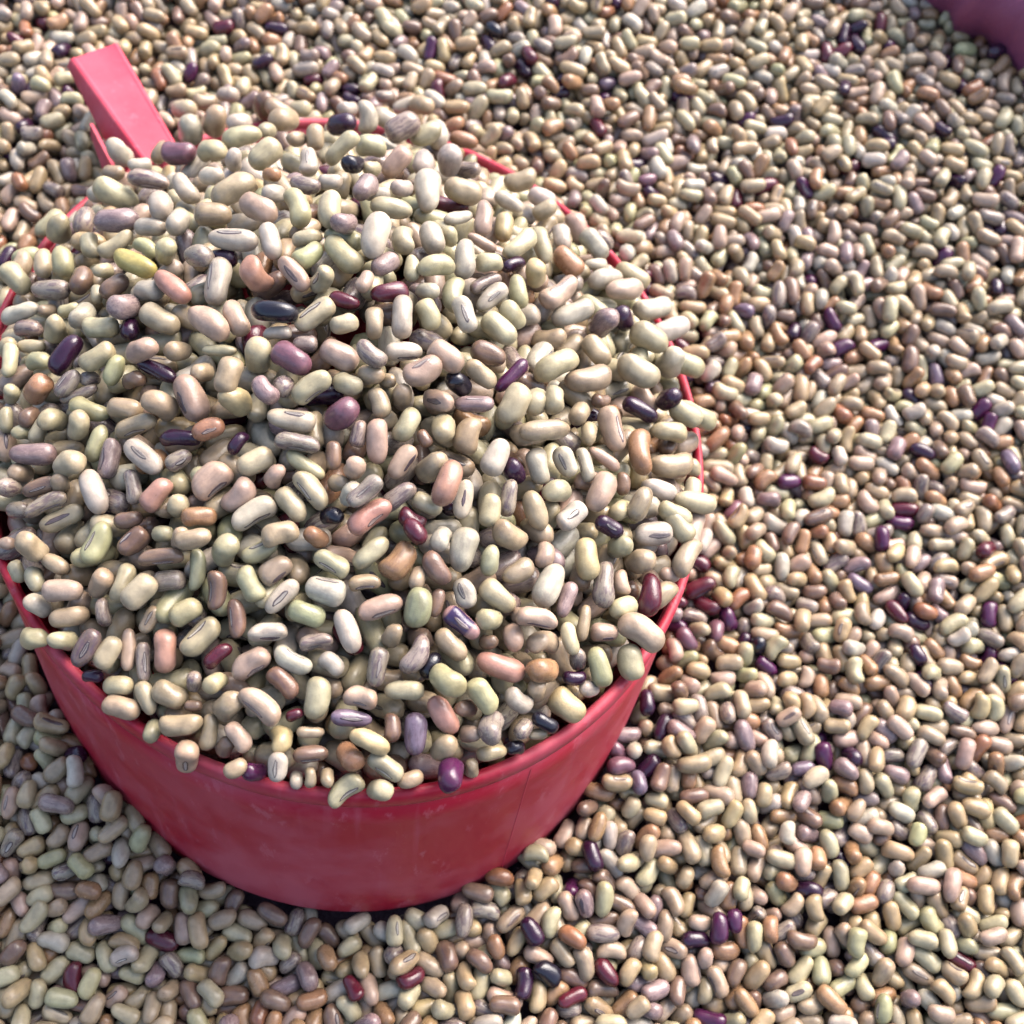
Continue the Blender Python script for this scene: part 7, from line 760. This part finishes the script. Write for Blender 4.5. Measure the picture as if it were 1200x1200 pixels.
LABELS = [
    "big peach bean over the rim of the heap in the red cup",
    "pale pink bean, nearest right of the slim purple bean on the left",
    "whitish bean, nearest above the magenta-red bean",
    "cream bean, nearest above the dark purple bean near the right rim",
    "whitish bean, nearest right of the pink bean with a purple patch",
    "cream bean tilted up to the right, nearest right of the bright purple sliver",
    "long salmon bean low on the right in the red cup",
    "pale pink bean, nearest below the small dark purple bean left of centre",
    "big salmon bean at centre of the heap in the red cup",
    "plump pale pink bean, nearest left of the long indigo-black bean",
    "plump whitish bean, nearest below the big salmon bean at centre",
    "salmon pink bean, nearest right of the round near-black bean in mid heap",
    "kidney-curved bean near the front of the heap in the red cup",
    "whitish bean, nearest left of the long indigo-black bean",
    "whitish bean, nearest below the small dark purple bean left of centre",
    "cream bean, nearest above the bright maroon bean low on the left",
    "slim tan bean, nearest below the bright purple sliver",
    "long tan bean, nearest left of the dark purple bean near the right rim",
    "cream bean, nearest below the bright purple sliver",
    "whitish bean, nearest left of the salmon bean far left of centre",
    "cream bean, nearest above the bright yellow bean",
    "whitish bean upright, second above the magenta-red bean",
    "long indigo-black bean of the heap in the red cup",
    "tan bean, nearest below the dark purple bean near the right rim",
    "tan bean tilted up to the right, nearest right of the cup handle",
    "cream bean tilted down to the right, nearest left of the magenta-red bean",
    "pale yellow-green bean, nearest left of the bright maroon bean low on the left",
    "whitish bean, nearest above the salmon bean far left of centre",
    "pale pink bean, nearest left of the dark purple bean near the right rim",
    "orange-tan bean, nearest right of the round near-black bean in mid heap",
    "long whitish bean, nearest above the long indigo-black bean",
    "orange-tan bean, nearest below the dark purple bean near the right rim",
    "whitish bean, nearest left of the maroon bean above the centre",
    "purple-pink mottled bean of the heap in the red cup",
    "whitish bean, nearest above the soft green bean",
    "pale pink bean, nearest above the purple bean with a pale streak",
    "lilac-grey bean, nearest above the bright yellow bean",
    "pale pink bean tilted up to the right, nearest below the magenta-red bean",
    "pale yellow bean, nearest below the purple bean with a pale streak",
    "cream bean, nearest above the slim purple bean on the left",
    "blunt salmon bean low on the left in the red cup",
    "pale yellow bean, nearest right of the dark shiny bean by the front right rim",
    "soft green bean, nearest left of the pink bean with a purple patch",
    "pale pink bean, nearest right of the cup handle",
    "big maroon bean inside the right rim in the red cup",
    "cream bean, nearest left of the level lilac bean low in front",
    "cream bean with a dark-edged eye, nearest left of the salmon bean far left of centre",
    "bright yellow bean of the heap in the red cup",
    "lilac-grey bean, nearest below the large dark purple bean far left",
    "pale pink bean, nearest right of the bright maroon bean low on the left",
    "cream bean tilted down to the right, second right of the bright purple sliver",
    "cream bean, nearest below the purple-pink mottled bean",
    "pale pink bean, nearest right of the soft green bean",
    "pale pink bean, nearest right of the maroon bean above the centre",
    "cream bean, nearest above the round near-black bean in mid heap",
    "pale pink bean, nearest right of the purple-pink mottled bean",
    "cream bean, nearest above the blunt salmon bean low on the left",
    "maroon bean above the centre of the heap in the red cup",
    "salmon pink bean, nearest right of the upright lilac bean near the front rim",
    "whitish bean, nearest right of the soft green bean",
    "cream bean, nearest right of the long indigo-black bean",
    "large dark purple bean far left of the heap in the red cup",
    "upright lilac bean near the front rim in the red cup",
    "whitish bean, nearest below the magenta-red bean",
    "salmon pink bean, nearest right of the bright yellow bean",
    "long whitish bean, nearest above the bright purple sliver",
    "streaky grey bean, nearest left of the big maroon bean inside the right rim",
    "pale pink bean, nearest above the bright purple sliver",
    "tan bean lying level, nearest below the bright maroon bean low on the left",
    "pale yellow-green bean, nearest left of the long salmon bean low on the right",
    "streaky grey bean, nearest left of the pink bean with a purple patch",
    "tan bean, nearest right of the big salmon bean at centre",
    "tan bean, nearest above the magenta-red bean",
    "tan bean, nearest below the slim purple bean on the left",
    "cream bean, second right of the pink bean with a purple patch",
    "salmon pink bean, nearest above the long indigo-black bean",
    "whitish bean, nearest right of the purple bean with a pale streak",
    "pale pink bean, nearest below the salmon bean far left of centre",
    "whitish bean, nearest right of the big salmon bean at centre",
    "cream bean, nearest left of the upright lilac bean near the front rim",
    "cream bean, nearest left of the purple-pink mottled bean",
    "long tan bean, nearest above the big maroon bean inside the right rim",
    "glossy purple bean at the front rim in the red cup",
    "tan bean upright, nearest above the big salmon bean at centre",
    "cream bean, nearest below the small dark purple bean left of centre",
    "tan bean, nearest left of the purple-pink mottled bean",
    "cream bean, nearest above the bright purple sliver",
    "cream bean, nearest below the big peach bean over the rim",
    "dark grey streaked bean, nearest left of the blunt salmon bean low on the left",
    "whitish bean, nearest below the soft green bean",
    "plump streaky grey bean, nearest right of the dark purple bean at the back rim",
    "tan bean, nearest left of the purple bean with a pale streak",
    "pale yellow bean, nearest below the level lilac bean low in front",
    "pale yellow-green bean, nearest below the long salmon bean low on the right",
    "pale yellow-green bean, nearest left of the big peach bean over the rim",
    "cream bean, nearest right of the round near-black bean in mid heap",
    "pale yellow-green bean, nearest below the dark purple bean at the back rim",
    "streaky grey bean, nearest left of the maroon bean above the centre",
    "cream bean lying level, nearest right of the purple bean with a pale streak",
    "tan bean, nearest left of the blunt salmon bean low on the left",
    "whitish bean, nearest left of the soft green bean",
    "pink bean with a purple patch of the heap in the red cup",
    "plump cream bean, nearest left of the dark purple bean at the back rim",
    "tan bean, nearest below the pink bean with a purple patch",
    "pale pink bean, nearest above the dark purple bean near the right rim",
    "soft green bean of the heap in the red cup",
    "pale pink bean lying level, nearest above the long salmon bean low on the right",
    "tan bean, nearest left of the round near-black bean in mid heap",
    "lilac-grey bean, nearest left of the salmon bean far left of centre",
    "whitish bean upright, second right of the magenta-red bean",
    "tan bean, nearest below the blunt salmon bean low on the left",
    "whitish bean, nearest right of the bright purple sliver",
    "cream bean, nearest left of the round near-black bean in mid heap",
    "pale pink bean, nearest left of the bright purple sliver",
    "cream bean lying level, nearest right of the magenta-red bean",
    "pale pink bean, nearest above the long indigo-black bean",
    "streaky grey bean, nearest right of the round near-black bean in mid heap",
    "salmon bean far left of centre of the heap in the red cup",
    "cream bean lying level, nearest right of the cup handle",
    "pale pink bean, second below the small dark purple bean left of centre",
    "lilac-grey bean, nearest below the bright yellow bean",
    "cream bean, nearest above the upright lilac bean near the front rim",
    "pale yellow-green bean, nearest right of the large dark purple bean far left",
    "pale pink bean, nearest left of the long indigo-black bean",
    "streaky grey bean, nearest below the cup handle",
    "tan bean lying level, nearest below the blunt salmon bean low on the left",
    "brown bean lying level, nearest below the salmon bean far left of centre",
    "cream bean, nearest left of the soft green bean",
    "tan bean, nearest below the cup handle",
    "whitish bean, nearest above the bright purple sliver",
    "brown bean, nearest above the pink bean with a purple patch",
    "lilac-grey bean, nearest above the dark purple bean near the right rim",
    "cream bean lying level, nearest above the magenta-red bean",
    "brown bean, nearest above the blunt salmon bean low on the left",
    "streaky grey bean, nearest above the large dark purple bean far left",
    "tan bean, nearest above the salmon bean far left of centre",
    "streaky grey bean, nearest above the level lilac bean low in front",
    "tan bean, nearest left of the kidney-curved bean near the front",
    "cream bean tilted up to the right, nearest above the bright purple sliver",
    "whitish bean, nearest above the dark purple bean near the right rim",
    "orange-tan bean, nearest right of the long salmon bean low on the right",
    "pale yellow bean, nearest above the small dark purple bean left of centre",
    "tan bean, nearest right of the purple bean with a pale streak",
    "pale pink bean, nearest above the soft green bean",
    "plump cream bean, nearest above the large dark purple bean far left",
    "whitish bean, nearest above the long indigo-black bean",
    "cream bean, nearest right of the maroon bean above the centre",
    "pale pink bean, nearest right of the dark purple bean at the back rim",
    "cream bean, nearest below the round near-black bean in mid heap",
    "cream bean end-on, nearest left of the soft green bean",
    "whitish bean upright, nearest right of the big salmon bean at centre",
    "pale pink bean, nearest left of the big salmon bean at centre",
    "tan bean lying level, nearest below the salmon bean far left of centre",
    "pale yellow-green bean, nearest below the large dark purple bean far left",
    "plump whitish bean end-on, second above the magenta-red bean",
    "streaky grey bean, nearest below the long salmon bean low on the right",
    "brown bean, nearest left of the bright purple sliver",
    "slim streaky grey bean, nearest left of the salmon bean far left of centre",
    "brown bean, nearest above the bright maroon bean low on the left",
    "brown bean, nearest above the kidney-curved bean near the front",
    "whitish bean, nearest right of the bright maroon bean low on the left",
    "cream bean, nearest below the dark purple bean at the back rim",
    "whitish bean tilted down to the right, nearest above the magenta-red bean",
    "soft green bean, nearest below the salmon bean far left of centre",
    "pale pink bean, nearest left of the kidney-curved bean near the front",
    "purple-pink mottled bean, nearest below the cup handle",
    "cream bean, nearest right of the large dark purple bean far left",
    "pale yellow-green bean, nearest above the blunt salmon bean low on the left",
    "orange-tan bean, nearest below the large dark purple bean far left",
    "cream bean, nearest right of the dark purple bean near the right rim",
    "pale pink bean, nearest above the slim purple bean on the left",
    "whitish bean, nearest left of the purple bean with a pale streak",
    "orange-tan bean, nearest above the bright purple sliver",
    "tan bean, nearest above the dark purple bean near the right rim",
    "tan bean tilted down to the right, nearest below the large dark purple bean far left",
    "cream bean, nearest below the upright lilac bean near the front rim",
    "cream bean, second left of the blunt salmon bean low on the left",
    "cream bean upright, nearest below the dark purple bean at the back rim",
    "tan bean, nearest right of the pink bean with a purple patch",
    "level lilac bean low in front of the heap in the red cup",
    "tan bean end-on, nearest right of the pink bean with a purple patch",
    "cream bean, nearest left of the salmon bean far left of centre",
    "tan bean, nearest above the big salmon bean at centre",
    "orange-tan bean, nearest left of the small dark purple bean left of centre",
    "pale pink bean, nearest above the level lilac bean low in front",
    "tan bean, nearest left of the bright purple sliver",
    "brown bean, nearest below the salmon bean far left of centre",
    "orange-tan bean, nearest right of the salmon bean far left of centre",
    "streaky grey bean, nearest below the magenta-red bean",
    "cream bean, nearest right of the big salmon bean at centre",
    "tan bean, nearest right of the cup handle",
    "whitish bean, nearest left of the large dark purple bean far left",
    "whitish bean tilted down to the right, nearest above the bright purple sliver",
    "whitish bean, nearest below the big salmon bean at centre",
    "whitish bean tilted up to the right, nearest above the bright purple sliver",
    "tan bean lying level, nearest below the slim purple bean on the left",
    "plump whitish bean, nearest above the bright yellow bean",
    "whitish bean lying level, nearest below the magenta-red bean",
    "orange-tan bean, nearest below the level lilac bean low in front",
    "plump cream bean, nearest right of the dark purple bean near the right rim",
    "lilac-grey bean, nearest left of the bright purple sliver",
    "tan bean, nearest above the big maroon bean inside the right rim",
    "pale yellow-green bean, nearest left of the bright yellow bean",
    "whitish bean, nearest right of the cup handle",
    "cream bean, nearest right of the magenta-red bean",
    "dark purple bean near the right rim in the red cup",
    "cream bean, nearest below the large dark purple bean far left",
    "tan bean, nearest above the glossy purple bean at the front rim",
    "magenta-red bean of the heap in the red cup",
    "plump cream bean, nearest left of the bright yellow bean",
    "whitish bean, nearest left of the dark purple bean near the right rim",
    "whitish bean, nearest below the cup handle",
    "plump tan bean, nearest right of the magenta-red bean",
    "pale pink bean, nearest above the big salmon bean at centre",
    "streaky grey bean, nearest above the blunt salmon bean low on the left",
    "pale yellow-green bean, nearest below the slim purple bean on the left",
    "long cream bean upright, nearest above the bright purple sliver",
    "cream bean, nearest left of the bright yellow bean",
    "whitish bean tilted up to the right, nearest right of the bright purple sliver",
    "plump tan bean, nearest left of the dark purple bean at the back rim",
    "cream bean upright, nearest above the blunt salmon bean low on the left",
    "pale pink bean upright, nearest right of the magenta-red bean",
    "slim purple bean on the left of the heap in the red cup",
    "cream bean, nearest left of the purple bean with a pale streak",
    "plump whitish bean, nearest left of the cup handle",
    "tan bean upright, nearest left of the kidney-curved bean near the front",
    "streaky grey bean, nearest right of the big salmon bean at centre",
    "streaky grey bean, nearest left of the big salmon bean at centre",
    "whitish bean, nearest above the pink bean with a purple patch",
    "cream bean, nearest above the maroon bean above the centre",
    "cream bean upright, nearest below the large dark purple bean far left",
    "pale pink bean, nearest left of the blunt salmon bean low on the left",
    "pale pink bean, nearest below the kidney-curved bean near the front",
    "tan bean, nearest right of the maroon bean above the centre",
    "tan bean tilted up to the right, nearest below the salmon bean far left of centre",
    "brown bean, nearest left of the level lilac bean low in front",
    "lilac-grey bean, nearest below the purple-pink mottled bean",
    "cream bean, nearest right of the dark purple bean at the back rim",
    "tan bean end-on, nearest left of the bright purple sliver",
    "bright purple sliver of the heap in the red cup",
    "cream bean upright, nearest right of the magenta-red bean",
    "pale yellow-green bean, nearest above the long indigo-black bean",
    "pale yellow-green bean, nearest above the soft green bean",
    "pale yellow-green bean, nearest above the bright purple sliver",
    "lilac-grey bean, nearest below the dark purple bean at the back rim",
    "tan bean, nearest below the magenta-red bean",
    "cream bean, nearest below the maroon bean above the centre",
    "cream bean, second right of the dark purple bean at the back rim",
    "cream bean, nearest above the large dark purple bean far left",
    "pale pink bean, nearest above the long salmon bean low on the right",
    "whitish bean, nearest right of the dark purple bean at the back rim",
    "brown bean, nearest left of the bright yellow bean",
    "cream bean, nearest above the pink bean with a purple patch",
    "dark purple bean, nearest left of the small dark purple bean left of centre",
    "cream bean, nearest below the blunt salmon bean low on the left",
    "plump whitish bean, nearest above the bright purple sliver",
    "whitish bean, nearest right of the bright yellow bean",
    "streaky grey bean, nearest below the large dark purple bean far left",
    "whitish bean, nearest above the bright yellow bean",
    "lilac-grey bean end-on, nearest above the magenta-red bean",
    "streaky grey bean, nearest right of the bright yellow bean",
    "pale yellow-green bean, nearest left of the slim purple bean on the left",
    "cream bean tilted down to the right, nearest above the big peach bean over the rim",
    "whitish bean, nearest below the kidney-curved bean near the front",
    "lilac-grey bean, nearest left of the big peach bean over the rim",
    "cream bean lying level, nearest left of the blunt salmon bean low on the left",
    "whitish bean, second right of the purple bean with a pale streak",
    "whitish bean, nearest below the dark purple bean at the back rim",
    "streaky grey bean, nearest left of the blunt salmon bean low on the left",
    "cream bean end-on, nearest above the magenta-red bean",
    "whitish bean, nearest left of the dark shiny bean by the front right rim",
    "streaky grey bean, nearest left of the salmon bean far left of centre",
    "pale yellow bean, nearest below the kidney-curved bean near the front",
    "pale yellow bean, nearest above the bright purple sliver",
    "whitish bean, nearest left of the blunt salmon bean low on the left",
    "cream bean, nearest left of the magenta-red bean",
    "cream bean, nearest below the purple bean with a pale streak",
    "cream bean lying level, nearest below the salmon bean far left of centre",
    "brown bean, nearest below the bright yellow bean",
    "cream bean end-on, nearest left of the blunt salmon bean low on the left",
    "cream bean upright, nearest left of the large dark purple bean far left",
    "cream bean tilted up to the right, nearest left of the magenta-red bean",
    "cream bean, nearest right of the cup handle",
    "streaky grey bean, nearest below the soft green bean",
    "brown bean with a dark-edged eye, nearest below the large dark purple bean far left",
    "cream bean end-on, nearest below the upright lilac bean near the front rim",
    "tan bean, nearest right of the slim purple bean on the left",
    "pale yellow bean, nearest right of the magenta-red bean",
    "cream bean, nearest left of the big peach bean over the rim",
    "cream bean, second above the bright purple sliver",
    "dark purple bean at the back rim in the red cup",
    "purple bean with a pale streak of the heap in the red cup",
    "near-black bean, nearest left of the bright purple sliver",
    "lilac-grey bean, nearest above the magenta-red bean",
    "whitish bean, nearest below the bright yellow bean",
    "maroon bean, nearest above the pink bean with a purple patch",
    "bright maroon bean low on the left in the red cup",
    "dark shiny bean by the front right rim in the red cup",
    "round near-black bean in mid heap of the red cup",
    "small dark purple bean left of centre in the red cup",
]

def single_beans():
    nr, ns = 15, 18
    q, t = topo(nr, ns)
    for i, text in enumerate(LABELS):
        eye = bool(BEANS[i][4])
        v, col, loc, hil = make_bean(i, nr, ns, eye)
        me = build_mesh("bean", v * MM, q, t, col, loc)
        o = bpy.data.objects.new("bean", me)
        C.objects.link(o)
        P, R = BEANS[i][0], BEANS[i][1]
        M = Matrix([list(R[k]) + [P[k] * MM] for k in range(3)] + [[0, 0, 0, 1]])
        o.matrix_world = M
        o["label"] = text
        o["category"] = "bean"
        o["group"] = "beans heaped in the red cup"
        if hil:
            hv, hf, ht, hc, hl = hil
            hm = build_mesh("hilum", hv * MM, hf, ht, hc, hl)
            ho = bpy.data.objects.new("hilum", hm)
            C.objects.link(ho)
            ho.parent = o
single_beans()

def bean_mass(name, ids, nr, ns):
    fine = [np.array(x) for x in topo(nr, ns)]
    plain = [np.array(x) for x in topo(5, 7)]
    Vs, Cs, Ls, Qs, Ts = [], [], [], [], []
    base = 0
    for i in ids:
        out = BEANS[i][5] in ("margin", "low")
        q, t = plain if out else fine
        v, col, loc, hil = make_bean(i, 5 if out else nr, 7 if out else ns, BEANS[i][4])
        P, R = BEANS[i][0], BEANS[i][1]
        Vs.append(v @ R.T + P); Cs.append(col); Ls.append(loc)
        Qs.append(q + base); Ts.append(t + base); base += len(v)
        if hil:
            hv, hf, ht, hc, hl = hil
            Vs.append(hv @ R.T + P); Cs.append(hc); Ls.append(hl)
            Qs.append(np.array(hf) + base); Ts.append(np.array(ht) + base); base += len(hv)
    me = build_mesh(name, np.concatenate(Vs) * MM, np.concatenate(Qs), np.concatenate(Ts), np.concatenate(Cs), np.concatenate(Ls))
    o = bpy.data.objects.new(name, me)
    C.objects.link(o)
    o["kind"] = "stuff"
    return o

heap_ids = [i for i in range(len(LABELS), len(BEANS)) if BEANS[i][5] in ("top", "fill", "low")]
bed_ids = [i for i in range(len(BEANS)) if BEANS[i][5] in ("bed", "margin")]
o = bean_mass("heaped_beans", heap_ids, 9, 12)
o["label"] = "smaller mixed beans filling the gaps of the heap in the red cup"
o["category"] = "beans"
o = bean_mass("spread_beans", bed_ids, 8, 10)
o["label"] = "sea of mixed cream, tan and purple beans spread around the red cup"
o["category"] = "beans"
